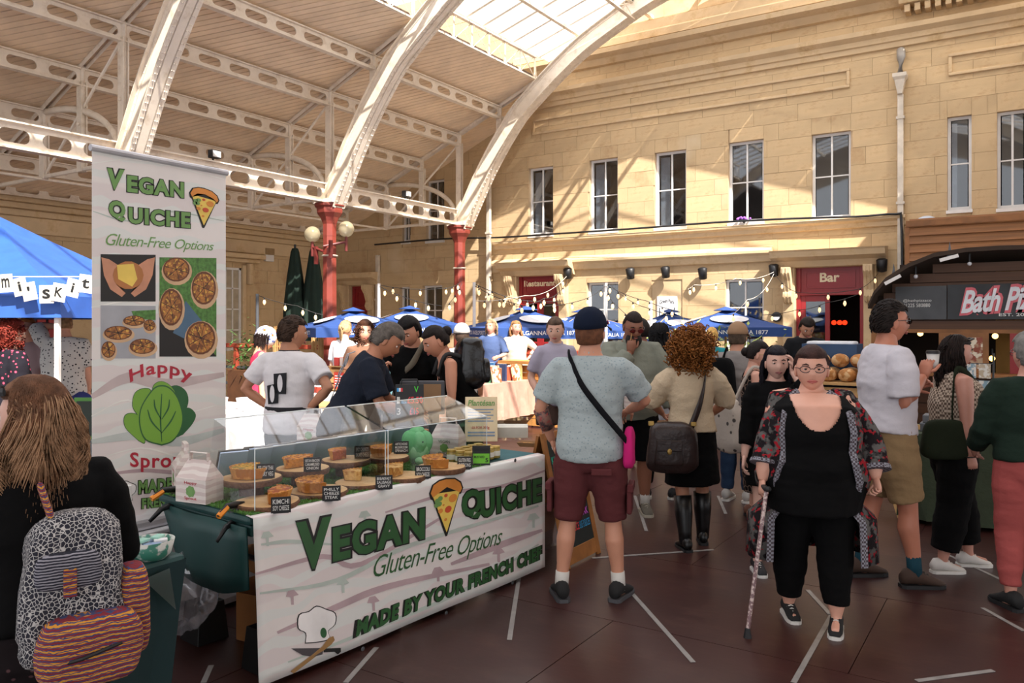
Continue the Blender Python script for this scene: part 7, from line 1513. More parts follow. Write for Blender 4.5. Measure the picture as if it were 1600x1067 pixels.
# poster in the niche, wall lamp, purple bird box
x0, z1 = on_y(1027, 463, FY); x1, z0 = on_y(1058, 540, FY); t = thing('wall_poster', 'white poster with black hand-drawn lettering in the blocked doorway niche', 'poster', (x0, FY, z0)); obj('sheet', G().box((x0, FY - .012, z0), (x1, FY + .02, z1)), m_pw, t)
g = G(); PLp = plane_y(FY - .014); w_ = x1 - x0; text(g, 'Green Park', PLp, x0 + .07, z1 - .22, x1 - .07, z1 - .12, bold=.01, arc=.05); text(g, 'Brasserie', PLp, x0 + .14, z1 - .66, x1 - .14, z1 - .56, bold=.0)
for s_ in (x0 + .06, x1 - .08): g.box((s_, FY - .016, z0 + .1), (s_ + .02, FY - .013, z1 - .3))
obj('lettering', g, m_ink, t)
x, z = on_y(1214, 495, FY); t = thing('bulkhead_lamp', 'round black bulkhead lamp on the wall left of the Bar door', 'lamp', (x, FY, z)); obj('ring', G().lathe([(.12, 0), (.12, .06), (.09, .08), (.001, .08)], (x, FY, z), 20, M=Matrix.Rotation(PI / 2, 4, 'X')), m_dark, t); obj('diffuser', G().add([(x + .085 * math.cos(a), FY - .085, z + .085 * math.sin(a)) for a in [PI + i * PI / 10 for i in range(11)]], [tuple(range(11))]), m_pw, t)
x, z = on_y(1162, 343, FY - .15); t = thing('flower_tub', 'small purple flowers on the ledge under the fourth upper window', 'plant', (x, FY - .12, z - .08)); obj('pot', G().lathe([(.03, -.08), (.05, 0)], (x, FY - .12, z), 10), m_dark, t); g = G()
for i in range(14): g.ball((x + R.uniform(-.16, .16), FY - .12 + R.uniform(-.04, .04), z + R.uniform(0, .06)), .03, 6, 4)
obj('blossom', g, mat('purple_petal', '9a5fc4', .8), t, kind='stuff')
# string lights
BULB = None
def string(pts, label, d0=14, bulbs=6, lit=True, pale=False):
    global BULB
    P = [V((*at(px, d), zat(py, d))) for px, py, d in pts]; t = thing('string_lights', label, 'lights', P[0], group='festoon bulb strings over the forecourt'); path = []
    for a, b in zip(P, P[1:]):
        for i in range(10): u = i / 10; path.append(a.lerp(b, u) + V((0, 0, -.035 * (b - a).length * 4 * u * (1 - u))))
    path.append(P[-1]); obj('cable', G().tube(path, .006, 4), m_wcord if pale else m_cord, t)
    if BULB is None:
        g = G(); g.lathe([(.018, .0), (.022, -.05)], (0, 0, 0), 8, mi=1); g.lathe([(.018, -.05), (.038, -.10), (.036, -.14), (.012, -.18), (.001, -.185)], (0, 0, 0), 10); BULB = g.mesh('bulb', True); BULB.materials.append(m_ltgn); BULB.materials.append(m_dark)
    for i in range(bulbs):
        p = path[int((i + .5) / bulbs * (len(path) - 1))]; inst('bulb', BULB, t, p, scale=(.75, .75, .75))
S = [([(592, 445, 16), (697, 450, 17), (720, 440, 18)], 'festoon string from the left white pole to the facade column', 5), ([(592, 447, 16), (690, 478, 15)], 'lower festoon string falling right from the left white pole', 4), ([(741, 443, 15), (810, 468, 15), (880, 470, 15)], 'festoon string from the second white pole across the Restaurant door', 7), ([(741, 446, 15), (820, 478, 14)], 'short festoon string low across the Restaurant door', 4),
 ([(885, 432, 18.5), (820, 462, 15), (741, 470, 15)], 'festoon string from the speaker by the Restaurant sign', 6), ([(886, 440, 18), (850, 466, 15), (806, 478, 14)], 'festoon string hanging before the right leaf of the Restaurant door', 5), ([(947, 446, 16), (905, 470, 15), (850, 478, 15)], 'festoon string left of the first ground-floor window', 4), ([(947, 444, 16), (1010, 470, 15), (1060, 486, 15)], 'festoon string falling right past the niche', 6),
 ([(955, 446, 16), (1015, 482, 14), (1080, 498, 14)], 'festoon string low in front of the poster', 5), ([(1209, 425, 18.6), (1150, 435, 17), (1085, 445, 16), (1075, 452, 16)], 'festoon string from the Bar speaker toward the niche', 5), ([(1209, 428, 18.6), (1168, 468, 15), (1130, 500, 14)], 'pale diagonal festoon string across the right ground-floor window', 3), ([(1212, 430, 18), (1248, 457, 16), (1340, 452, 16), (1378, 418, 18)], 'festoon string across the top of the Bar doorway', 5),
 ([(1190, 492, 16), (1245, 484, 16), (1290, 473, 15), (1340, 460, 15)], 'festoon string low across the Bar door leaf', 4), ([(700, 476, 15), (722, 442, 16)], 'short festoon string rising to the facade column', 3), ([(400, 460, 15), (465, 478, 15), (505, 492, 15)], 'dark festoon string in front of the closed green parasols', 4), ([(1020, 520, 13), (960, 474, 14), (947, 446, 16)], 'festoon string draped down over the parasols', 4)]
for p, l, n in S: string(p, l, bulbs=n, pale='pale' in l or 'speaker' in l)
for px, d, yt, lb in ((592, 16, 443, 'white festoon pole left of the small windows'), (741, 15, 441, 'white festoon pole right of the facade column'), (947, 16, 442, 'white festoon pole in front of the first ground-floor window'), (1017, 15.5, 470, 'white festoon pole beside the poster niche'), (402, 15, 459, 'thin grey festoon pole by the left wall window')):
    x, y = at(px, d); zb = ZG if y > DE else 0; t = thing('festoon_pole', lb, 'pole', (x, y, zb), group='festoon poles'); obj('pole', G().tube([(x, y, zb), (x, y, zat(yt, d))], .03, 8), m_wframe if px > 500 else m_grey, t); obj('foot', G().lathe([(.16, zb), (.16, zb + .05), (.04, zb + .09)], (x, y, 0), 12), m_dark, t)
# red railing along the deck edge, trellis
t = thing('deck_railing', 'red painted railing along the deck edge behind the stalls', 'railing', (-14, DE - .1, 0)); rr_ = mat('rail_red', 'a4442f', .6)
obj('top_rail', G().box((-20, DE - .14, 1.1), (-4.2, DE - .04, 1.19)), rr_, t, bevel=.01)
x = -20
while x < -4.2: obj('post', G().box((x, DE - .13, 0), (x + .1, DE - .05, 1.1)), rr_, t); x += 1.58
for z in (.25, .62): obj('lower_rail', G().box((-20, DE - .11, z), (-4.2, DE - .07, z + .06)), m_grey, t)
for k, (pa, pb, lb) in enumerate(((428, 462, 'pale wooden trellis screen left of the white T-shirt man head'), (488, 504, 'pale wooden trellis screen just left of the red column foot'))):
    a = on_y(pa, 500, DE - .3)[0]; b = on_y(pb, 500, DE - .3)[0]; t = thing('trellis_screen', lb, 'screen', (a, DE - .3, 0)); z0, z1 = .3, on_y(pa, 510, DE - .3)[1]
    for xx in (a, b - .06): obj('post', G().box((xx, DE - .33, 0), (xx + .06, DE - .27, z1)), m_pine, t)
    n = 9 if k == 0 else 4
    for i in range(n): q = a + (b - a) * (i + .5) / n; inst('slat', U_PN, t, (q - .015, DE - .31, z0), scale=(.03, .012, z1 - z0))
    for i in range(7): inst('slat', U_PN, t, (a, DE - .30, z0 + (z1 - z0) * i / 6 - .015), scale=(b - a, .012, .03))
U_PN.materials[0] = m_pine
# planters with greenery
m_leaf = mat('leaf_green', '4f7a3a', .7, var=.4, vs=30); m_leaf2 = mat('leaf_yellow_green', '9bab52', .7, var=.3, vs=30)
def foliage(t, x, y, z, r, n, m, nm='leaves'):
    g = G()
    for i in range(n):
        p = V((x, y, z)) + V((R.gauss(0, r[0] / 2), R.gauss(0, r[1] / 2), R.gauss(0, r[2] / 2))); a = R.uniform(0, 6.28); l = R.uniform(.05, .1); d = V((math.cos(a), math.sin(a), R.uniform(-.4, .7))) * l; e = d.cross(V((0, 0, 1))).normalized() * l * .3; g.add([p - d, p + e, p + d, p - e], [(0, 1, 2, 3)])
    obj(nm, g, m, t, kind='stuff')
for px, d, w, lb in ((1100, 14, .9, 'planter of yellow-green shrubs left of the pole of the parasol nearest the Bar'), (1146, 14.2, .8, 'planter of flowering shrubs right of the pole of the parasol nearest the Bar'), (1014, 14.5, .6, 'planter with grasses behind the green-jacketed man'), (384, 15.5, .6, 'climbing shrub beside the trellis at the left')):
    x, y = at(px, d); t = thing('planter', lb, 'planter', (x, y, 0 if y < DE else ZG)); zb = ZG if y > DE else 0; obj('box', G().box((x - w / 2, y - .2, zb), (x + w / 2, y + .2, .75)), m_wood2, t, bevel=.01); foliage(t, x, y, 1.05, (w * .8, .3, .5), 260, m_leaf if px < 1000 else m_leaf2)
# ------------------------------------------------ pizza hut on the right
HY = 11.0; HX0 = on_y(1362, 500, HY)[0]; HX1 = 3.4
hut = thing('wooden_kiosk', 'dark timber pizza kiosk with curved roof and grey name board', 'kiosk', (HX0, HY, 0))
def HB(px, py, Y=HY): return on_y(px, py, Y)
zsb = HB(1500, 499)[1]; zst = HB(1500, 446)[1]; zsp = HB(1450, 520)[1]; arcx = [(1357, 482), (1366, 462), (1385, 440), (1420, 418), (1460, 402), (1510, 394), (1560, 391), (1600, 390)]
AR = [HB(a, b, HY - .3) for a, b in arcx] + [(HX1, HB(1600, 391, HY - .3)[1] - .1)]
g = G(); vs = []
for x, z in AR:
    for yy, dz in ((HY - .35, 0), (HY + 2.6, 0), (HY + 2.6, .05), (HY - .35, .05)): vs.append((x, yy, z + dz))
n = len(AR); g.add(vs, [(0, 1, 2, 3), (4 * n - 1, 4 * n - 2, 4 * n - 3, 4 * n - 4)] + [(i * 4 + k, i * 4 + 4 + k, i * 4 + 4 + (k + 1) % 4, i * 4 + (k + 1) % 4) for i in range(n - 1) for k in range(4)]); obj('curved_roof', g, mat('roof_felt', '3a2c22', .9), hut)
U_WD.materials.clear() if 0 else None
# gable boards above the name board
z = zsb - .22
def arch_z(x):
    for (a, b), (c, d) in zip(AR, AR[1:]):
        if a <= x <= c: return b + (d - b) * (x - a) / (c - a)
    return AR[-1][1] if x > AR[0][0] else AR[0][1]
g_ = .115; z = zsb - .12
while z < 2.7:
    xa = HX0 + .04
    while xa < HX1 and arch_z(xa) < z + g_ + .02: xa += .05
    if xa < HX1 - .3: inst('timber_board', U_WD2, hut, (xa, HY, z), scale=(HX1 - xa, .04, g_ - .008))
    z += g_
for zz in [i * .13 for i in range(0, 8)]: inst('timber_board', U_WD2, hut, (HX0 + .06, HY, .02 + zz), scale=(HX1 - HX0 - .06, .04, .122))
for zz in [1.08 + i * .115 for i in range(0, 5)]: inst('timber_board', U_WD, hut, (HX0 + .02, HY, zz), scale=(.16, .04, .107))
obj('corner_post', G().box((HX0, HY - .04, 0), (HX0 + .08, HY + .02, zsb + .2)), m_wood, hut); obj('lintel', G().box((HX0 + .06, HY - .03, zsp), (HX1, HY + .02, zsb - .12)), m_wood, hut)
for px in (1578,): a = HB(px, 500)[0]; obj('opening_post', G().box((a, HY - .03, 1.06), (a + .09, HY + .04, zsp)), m_red2, hut); obj('opening_post', G().box((a + .1, HY - .02, 1.06), (a + .22, HY + .04, zsp)), m_wood, hut)
obj('counter_shelf', G().box((HX0 + .1, HY - .35, 1.02), (HX1, HY + .05, 1.06)), m_wood, hut, bevel=.006)
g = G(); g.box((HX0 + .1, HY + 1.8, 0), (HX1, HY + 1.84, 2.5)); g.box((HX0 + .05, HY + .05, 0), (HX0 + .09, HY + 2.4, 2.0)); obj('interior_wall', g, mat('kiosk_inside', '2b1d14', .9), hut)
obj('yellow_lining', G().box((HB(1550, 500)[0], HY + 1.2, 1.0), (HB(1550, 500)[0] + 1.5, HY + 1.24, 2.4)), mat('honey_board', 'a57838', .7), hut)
a, b = HB(1400, 499)[0], HB(1481, 499)[0]; ysg = HY - .04
obj('phone_board', G().box((a, ysg, zsb), (b - .01, HY, zst)), mat('slate_board', '46484b', .6, var=.25, vs=3), hut); nb = obj('name_board', G().box((b, ysg, zsb), (HX1, HY, zst + .01)), mat('slate_board_dark', '2f3235', .6, var=.35, vs=3), hut)
g = G(); PH = plane_y(ysg - .003); text(g, '@bathpizzaco', PH, *[v for v in (HB(1412, 473)[0], HB(1412, 473)[1], HB(1456, 467)[0], HB(1456, 467)[1])]); text(g, '01225 580880', PH, HB(1412, 480)[0], HB(1412, 480)[1], HB(1454, 474)[0], HB(1454, 474)[1]); obj('small_lettering', g, m_chalk, hut)
sx_, sz_ = HB(1502, 490); ex_, ez_ = HB(1640, 452)
PK = mat('sign_pink', 'd0606a', .5); g = G(); text(g, 'Bath Pizza', PH, sx_ - .02, sz_ - .03, ex_ + .05, ez_ + .035, bold=.085, shear=.35, w=.004, rise=.06, spacing=.95); obj('pink_lettering', g, PK, nb)
g = G(); text(g, 'Bath Pizza', PH, sx_, sz_, ex_, ez_, bold=.025, shear=.35, w=.008, rise=.06, spacing=.95); obj('white_lettering', g, m_pw, nb)
a = HB(1561, 494); c = HB(1614, 489); g = G(); text(g, 'EST. 2016', PH, a[0], a[1], c[0], c[1], bold=.01); obj('small_lettering', g, m_chalk, nb)
for px, py, lb in ((1383, 436, 'white strip on roof'),): pass
for px, py, rz, lb in ((1395, 437, .5, 'white roof bracket at the lower left of the kiosk roof'), (1483, 403, .25, 'white roof bracket near the top of the kiosk roof')):
    x, z = HB(px, py, HY - .37); t = thing('sign_bracket', lb, 'bracket', (x, HY - .35, z), group='white brackets on the kiosk roof'); obj('plate', G().box((-.10, -.03, -.02), (.10, 0, .02), M=Matrix.Translation((x, HY - .36, z)) @ Matrix.Rotation(-rz, 4, 'Y')), m_wframe, t); obj('fin', G().add([(x - .03, HY - .3, z), (x + .03, HY - .3, z), (x, HY - .3, z + .2), (x - .03, HY - .28, z), (x + .03, HY - .28, z), (x, HY - .28, z + .2)], [(0, 1, 2), (5, 4, 3), (0, 3, 4, 1), (1, 4, 5, 2), (2, 5, 3, 0)]), m_grey, t)
for px, py, lb in ((1431, 432, 'bare bulb under the kiosk roof, left'), (1515, 412, 'bare bulb under the kiosk roof, middle'), (1438, 521, 'lit round bulb inside the kiosk, left'), (1555, 525, 'lit round bulb inside the kiosk, right'), (1550, 560, 'lit pendant bulb over the kiosk counter'), (1556, 622, 'small spotlight on the kiosk front boards')):
    inside = py > 500 and py < 600; Yb = HY + .5 if inside else HY - .16; x, z = HB(px, py, Yb); t = thing('kiosk_bulb', lb, 'bulb', (x, Yb, z), group='bulbs on the kiosk'); obj('glass_bulb', G().ball((x, Yb, z), .035 if inside else .025, 10, 8), mat('kiosk_lit', 'ffcf7a', .4, emit=4) if py > 500 else m_pw, t, smooth=True); obj('flex', G().tube([(x, Yb, z + .03), (x, Yb, z + .12)], .012, 6), m_dark, t)
# framed picture and card rack inside the opening
x, z = HB(1467, 520, HY - .25); x2, z2 = HB(1545, 590, HY - .25); t = thing('framed_poster', 'wooden framed poster of pale drawings on the kiosk counter', 'picture', (x, HY - .25, 1.06)); obj('frame', G().box((x, HY - .27, 1.065), (x2, HY - .24, z)), m_wood, t); obj('picture_print', G().box((x + .06, HY - .275, 1.12), (x2 - .06, HY - .265, z - .05)), mat('art_print', 'b59a7e', .8, kind='noise', c2='8a4a3a', c3='d8cdb8', ps=9), t)
# timber-clad box above the kiosk on the facade
WX0 = on_y(1416, 400, FY - .9)[0]; YB = FY - .9; zt_ = on_y(1416, 346, YB)[1]; zb_ = 1.9; clad = thing('clad_porch', 'orange-brown timber clad box on the facade above the kiosk', 'porch', (WX0, YB, zb_))
k = 0; zz = zb_
while zz < zt_ - .12: inst('weatherboard', U_WD, clad, (WX0 + .06, YB - .06, zz), rot=(-.24, 0, 0), scale=(X1 - WX0 + .6, .025, .185)); zz += .178
obj('cap_board', G().box((WX0, YB - .08, zt_ - .12), (X1 + .8, FY - .05, zt_)), m_wood, clad); obj('corner_post', G().box((WX0 - .02, YB - .05, zb_), (WX0 + .07, YB + .1, zt_ - .12)), m_wood, clad); obj('box_core', G().box((WX0 + .05, YB + .06, zb_), (X1 + .6, FY - .04, zt_ - .14)), m_wood2, clad); obj('dome_light', G().ball((on_y(1448, 338, FY - .5)[0], FY - .5, zt_), (.22, .22, .14), 14, 8), mat('dome', 'b9c2cf', .3), clad, smooth=True)
U_WD.materials[0] = m_wood
# bread stall
def slat_front(t, x0, x1, y, z0, z1, n, U): 
    for i in range(n): inst('slat', U, t, (x0, y, z0 + (z1 - z0) * i / n + .008), scale=(x1 - x0, .02, (z1 - z0) / n - .016))
bxc, byc = at(1328, 8.9); t = thing('bread_stand', 'slatted timber bread stand left of the tall man', 'stand', (bxc, byc, 0)); x0, x1 = bxc - .55, bxc + .55; zs = zat(598, 8.7)
obj('shelf_board', G().box((x0 - .03, byc - .25, zs - .03), (x1 + .03, byc + .3, zs)), m_pine, t); slat_front(t, x0, x1, byc - .2, .1, zs - .05, 7, U_PN)
for xx in (x0, x1 - .06): obj('post', G().box((xx, byc - .17, 0), (xx + .06, byc + .2, zs - .03)), m_wood, t)
mb_ = mat('bread_crust', 'a9713a', .85, var=.25, vs=18, bump=.5, bs=40, kind='noise', c2='cfa878', ps=12)
k = 0
for row, (nz, ny) in enumerate(((0, -.1), (.155, .05), (0, .15))):
    for i in range(5 if row != 1 else 4):
        x = x0 + .14 + i * .2 + (.1 if row == 1 else 0); lb = 'round floured loaf, %s from the left in the %s' % (['first', 'second', 'third', 'fourth', 'fifth'][i], ['front row on the bread stand', 'upper row on the bread stand', 'back row on the bread stand'][row]); obj('loaf', G().ball((x, byc + ny, zs + .075 + nz), (.098, .11, .078), 14, 9), mb_, label=lb, cat='bread', group='round loaves on the bread stand', smooth=True)
for k in range(3): xx, yy = at(1292, 9.1); t = thing('bread_crate', ['blue plastic crate, lowest of the stack behind the woman with the cane', 'blue plastic crate, middle of the stack behind the woman with the cane', 'blue plastic crate, topmost with white paper, behind the woman with the cane'][k], 'crate', (xx, yy + .3, .85 + k * .19 - .0), group='blue bread crates'); M = Matrix.Translation((xx, yy + .3, .85 + k * .19)); obj('crate_shell', G().box((-.3, -.2, 0), (.3, -.17, .18), M=M).box((-.3, .17, 0), (.3, .2, .18), M=M).box((-.3, -.17, 0), (-.27, .17, .18), M=M).box((.27, -.17, 0), (.3, .17, .18), M=M).box((-.27, -.17, 0), (.27, .17, .02), M=M), mat('crate_blue', '2a4668', .6), t); 
obj('paper_liner', G().box((xx - .26, yy + .14, 1.24), (xx + .26, yy + .46, 1.44)), m_pw, t, bevel=.02)
xx, yy = at(1292, 9.1); obj('crate_table', G().box((xx - .4, yy + .05, 0), (xx + .4, yy + .6, .848)), m_wood2, label='dark stand under the blue bread crates', cat='stand', bevel=.01)
# green cloth table with stock at the right
m_gc = mat('green_cloth', '37412f', .95, bump=.5, bs=30); tx, ty = at(1545, 6.35); t = thing('craft_table', 'table under a dull green cloth at the right, behind the gingham woman', 'table', (tx, ty, 0), rz=0); x0, x1, y0, y1 = tx - .62, tx + 1.0, ty - .1, ty + .6
obj('tabletop', G().box((x0, y0, .70), (x1, y1, .74)), m_wood, t); g = G(); cr = [(x0 - .01, y0 - .01), (x1, y0 - .01), (x1, y1), (x0 - .01, y1)]; rg = []
for q in range(4):
    a, b = cr[q], cr[(q + 1) % 4]
    for i in range(14): u = i / 14; rg.append((a[0] + (b[0] - a[0]) * u, a[1] + (b[1] - a[1]) * u))
n = len(rg); vs = []
for j, z in enumerate((.745, .5, .25, .04)):
    for i, p in enumerate(rg): o_ = .012 * j * math.sin(i * 2.3); vs.append((p[0] + o_, p[1] + o_ * .7, z))
g.add(vs, [(j * n + i, j * n + (i + 1) % n, (j + 1) * n + (i + 1) % n, (j + 1) * n + i) for j in range(3) for i in range(n)] + [tuple(range(n))]); obj('cloth', g, m_gc, t, smooth=False)
for i, (dx, dy, w, d_, h, c, nm, lb, ct) in enumerate(((.12, .15, .3, .22, .07, '4d5055', 'cd_crate', 'flat grey crate on the green cloth table, lower', 'crate'), (.14, .17, .28, .2, .065, '5c5f64', 'cd_crate', 'flat grey crate stacked on the lower one', 'crate'), (.5, .3, .25, .2, .14, '6b4a3a', 'goods_box', 'brown goods box on the green cloth table', 'box'), (.42, .12, .2, .15, .05, 'b8b2a8', 'card_pile', 'pile of pale cards on the green cloth table', 'cards'))):
    z = .745 + (.071 if i == 1 else 0); g = G().box((x0 + dx, y0 + dy, z), (x0 + dx + w, y0 + dy + d_, z + h)); obj(nm, g, mat('goods_' + c, c, .6), label=lb, cat=ct, bevel=.006)
rx, ry = at(1512, 6.5); t = thing('card_rack', 'black wire rack holding greetings cards in front of the kiosk', 'rack', (rx, ry, .745)); g = G()
for i in range(5): g.tube([(rx - .15, ry + .25 - .0 * i, .75 + i * .14), (rx + .17, ry + .25, .75 + i * .14)], .006, 5)
for xx in (rx - .15, rx + .17): g.tube([(xx, ry + .22, .745), (xx, ry + .28, 1.40)], .008, 6)
obj('wire_frame', g, m_dark, t)
for i in range(4):
    for j in range(3): obj('greetings_card', G().cbox((rx - .1 + j * .105, ry + .24, .83 + i * .14), (.085, .006, .12)), mat('card_%d' % ((i + j) % 4), ('7f9aa8', 'b9a890', 'a8564a', '8a94a0')[(i + j) % 4], .6, kind='noise', c2='d8d4cc', ps=30), t)
cx_, cy_ = on_z(1424, 800, 0); t = thing('folding_chair', 'pale wooden folding chair partly hidden behind the tall man', 'chair', (cx_, cy_, 0), rz=.5)
for sx2 in (-.2, .2): obj('leg', G().tube([(sx2, -.25, 0), (sx2, .2, .46)], (.012, .02), 6), m_pine, t, world=False); obj('leg', G().tube([(sx2, .25, 0), (sx2, -.2, .46), (sx2, -.3, .82)], (.012, .02), 6), m_pine, t, world=False)
for i in range(5): obj('seat_slat', G().box((-.2, -.18 + i * .08, .46), (.2, -.115 + i * .08, .475)), m_pine, t, world=False)
for z in (.12,): obj('stretcher', G().box((-.2, -.2, z), (.2, -.17, z + .03)), m_pine, t, world=False)
for z in (.68, .78): obj('back_slat', G().box((-.2, -.3, z - .02), (.2, -.28, z + .02)), m_pine, t, world=False)
# ------------------------------------------------ stalls behind the counter
def cloth_table(x0, x1, y0, y1, zt, zb, m, nm, label, amp=.012):
    t = thing(nm, label, 'table', ((x0 + x1) / 2, (y0 + y1) / 2, 0)); cr = [(x0, y0), (x1, y0), (x1, y1), (x0, y1)]; rg = []
    for q in range(4):
        a, b = cr[q], cr[(q + 1) % 4]; k = max(6, int((abs(b[0] - a[0]) + abs(b[1] - a[1])) / .08))
        for i in range(k): u = i / k; rg.append((a[0] + (b[0] - a[0]) * u, a[1] + (b[1] - a[1]) * u))
    n = len(rg); vs = []
    for j in range(5):
        z = zt + (zb - zt) * j / 4
        for i, p in enumerate(rg): o_ = amp * j * .7 * math.sin(i * 1.7) + .006 * j; cx, cy = (x0 + x1) / 2, (y0 + y1) / 2; vs.append((p[0] + math.copysign(o_, p[0] - cx), p[1] + math.copysign(o_, p[1] - cy), z))
    g = G().add(vs, [(j * n + i, j * n + (i + 1) % n, (j + 1) * n + (i + 1) % n, (j + 1) * n + i) for j in range(4) for i in range(n)] + [tuple(range(n))]); obj('cloth', g, m, t, smooth=False); obj('tabletop', G().box((x0 + .03, y0 + .03, zt - .05), (x1 - .03, y1 - .03, zt - .01)), m_wood, t)
    for a in (x0 + .08, x1 - .08):
        for b in (y0 + .08, y1 - .08): obj('leg', G().tube([(a, b, 0), (a, b, zt - .05)], .015, 6), m_grey, t)
    return t
bt = cloth_table(-7.5, -6.58, 8.9, 10.9, .76, .22, mat('rose_cloth', 'b58c7a', .9, bump=.3), 'book_table', 'book table under a dusty pink cloth in the middle distance')
BC = ['c94a3a', 'e0d8c8', '3b6a9a', 'd8a23a', '7a3a52', '4a8a6a', 'eeeae0', '8a5a3a', '2e3a5a', 'd86a4a', 'a8b8c8', 'e6c27a']
cn = {'c94a3a': 'red', 'e0d8c8': 'cream', '3b6a9a': 'blue', 'd8a23a': 'mustard', '7a3a52': 'plum', '4a8a6a': 'green', 'eeeae0': 'white', '8a5a3a': 'brown', '2e3a5a': 'navy', 'd86a4a': 'orange', 'a8b8c8': 'pale blue', 'e6c27a': 'yellow'}
for r_ in range(2):
    y = 9.0
    for i in range(12):
        w = R.uniform(.025, .045); h = R.uniform(.2, .27); c = BC[(i + r_ * 5) % 12]; x = -6.75 - r_ * .35; t = thing('book', '%s-spined upright book in the %s row on the pink-clothed book table' % (cn[c], ['front', 'back'][r_]), 'book', (x, y, .76), group='upright books on the book table'); obj('cover', G().box((x - .16, y, .76), (x, y + w, .76 + h)), mat('book_' + c, c, .6), t); obj('pages', G().box((x - .155, y + .004, .765), (x - .003, y + w - .004, .76 + h + .001)), m_lab, t); y += w + R.uniform(.1, .13)
for k, (y, c, lb) in enumerate(((9.35, 'c8cfe0', 'white and lilac book standing face-out on the book table'), (9.85, 'e6c8a8', 'peach book standing face-out on the book table'), (10.4, 'e8d9a8', 'cream book standing face-out at the far end of the book table'))):
    x = -6.66; M = Matrix.Translation((x, y, .762)) @ Matrix.Rotation(-.2, 4, 'Y'); obj('face_out_book', G().box((-.03, -.1, 0), (0, .1, .26), M=M), mat('face_' + c, c, .6, kind='noise', c2='6a5aa8' if k == 0 else 'c95a3a', ps=12), label=lb, cat='book')
wt_ = cloth_table(-7.6, -6.0, 4.9, 5.7, .78, .1, mat('white_cloth', 'd9d6d2', .9, bump=.2), 'white_stall_table', 'white-clothed stall table between the roller banner and the white T-shirt man')
for i in range(6): x = -7.4 + i * .25; obj('white_tub', G().lathe([(.07, .0), (.085, .1), (.088, .1), (.088, .115), (.01, .12)], (x, 5.15 + .12 * (i % 2), .782), 14), m_pw, label='white lidded tub, %s from the left on the white stall table' % ['first', 'second', 'third', 'fourth', 'fifth', 'sixth'][i], cat='tub', group='white tubs on the stall table')
xa, ya = at(462, 8.7); t = thing('pale_table', 'pale wooden trestle table behind the white T-shirt man', 'table', (xa, ya, 0)); obj('tabletop', G().box((xa - .7, ya - .4, .72), (xa + .7, ya + .4, .77)), m_pine, t, bevel=.005)
for a in (-.65, .6):
    for b in (-.35, .3): obj('leg', G().box((xa + a, ya + b, 0), (xa + a + .05, ya + b + .05, .72)), m_pine, t)
xa, ya = at(525, 9.6); jt = cloth_table(xa - .8, xa + .8, ya - .35, ya + .35, .82, .1, mat('white_cloth', 'd9d6d2', .9), 'preserve_table', 'white-clothed preserves table left of the bending man')
t = thing('wooden_crate', 'slatted wooden crate with a red sign on the preserves table', 'crate', (xa, ya, .82)); 
for i in range(3): obj('slat', G().box((xa - .15, ya + .02, .84 + i * .09), (xa + .25, ya + .035, .91 + i * .09)), m_pine, t)
for q in (-.15, .22): obj('corner', G().box((xa + q, ya + .036, .822), (xa + q + .03, ya + .3, 1.12)), m_pine, t)
obj('red_sign', G().box((xa - .04, ya + .005, .86), (xa + .16, ya + .018, 1.06)), mat('sign_red', 'c8402f', .6), t)
g = G(); 
for i in range(5): g.box((xa - .02, ya + .0, .89 + i * .03), (xa + .1 + .03 * (i % 2), ya + .004, .9 + i * .03))
obj('sign_lines', g, m_pw, t, kind='stuff')
CW = ['first', 'second', 'third', 'fourth', 'fifth', 'sixth', 'seventh', 'eighth']
for i in range(8): x = xa - .68 + i * .085; t = thing('preserve_jar', 'small red preserve jar, %s from the left on the preserves table' % CW[i], 'jar', (x, ya - .2, .82), group='red preserve jars'); obj('jar_body', G().lathe([(.03, 0), (.032, .06), (.026, .07)], (x, ya - .2, .822), 10), mat('jam', 'b0402f', .3), t); obj('jar_lid', G().lathe([(.03, .07), (.03, .085)], (x, ya - .2, .822), 10), m_pw, t)
for i in range(6): x = xa + .0 + (i % 3) * .1; z = 1.13; obj('gift_box', G().box((x - .14, ya + .1 + .09 * (i // 3), z), (x - .06, ya + .17 + .09 * (i // 3), z + .1)), mat('gift_%d' % (i % 3), ('d8504a', 'e8dcd8', 'b86a9a')[i % 3], .6), label='%s gift box, %s along the %s row on the wooden crate' % (('red', 'white', 'pink')[i % 3], CW[i % 3], ('front', 'rear')[i // 3]), cat='box', bevel=.004)
obj('crate_lid', G().box((xa - .17, ya + .02, 1.121), (xa + .27, ya + .32, 1.129)), m_pine, bpy.data.objects['wooden_crate'])
# wooden bar bench beyond the book table
xa, ya = at(868, 12.6); t = thing('timber_bar', 'honey timber bar counter beyond the book table', 'bar', (xa, ya, 0)); obj('bar_top', G().box((xa - .9, ya - .3, 1.0), (xa + .9, ya + .2, 1.05)), mat('honey_wood', 'bf8445', .6, var=.15), t)
for i in range(8): obj('front_plank', G().box((xa - .85, ya - .2, .03 + i * .12), (xa + .85, ya - .17, .14 + i * .12)), MATS['honey_wood'], t)
for q in (-.85, .8): obj('post', G().box((xa + q, ya - .165, 0), (xa + q + .06, ya + .1, 1.0)), MATS['honey_wood'], t)
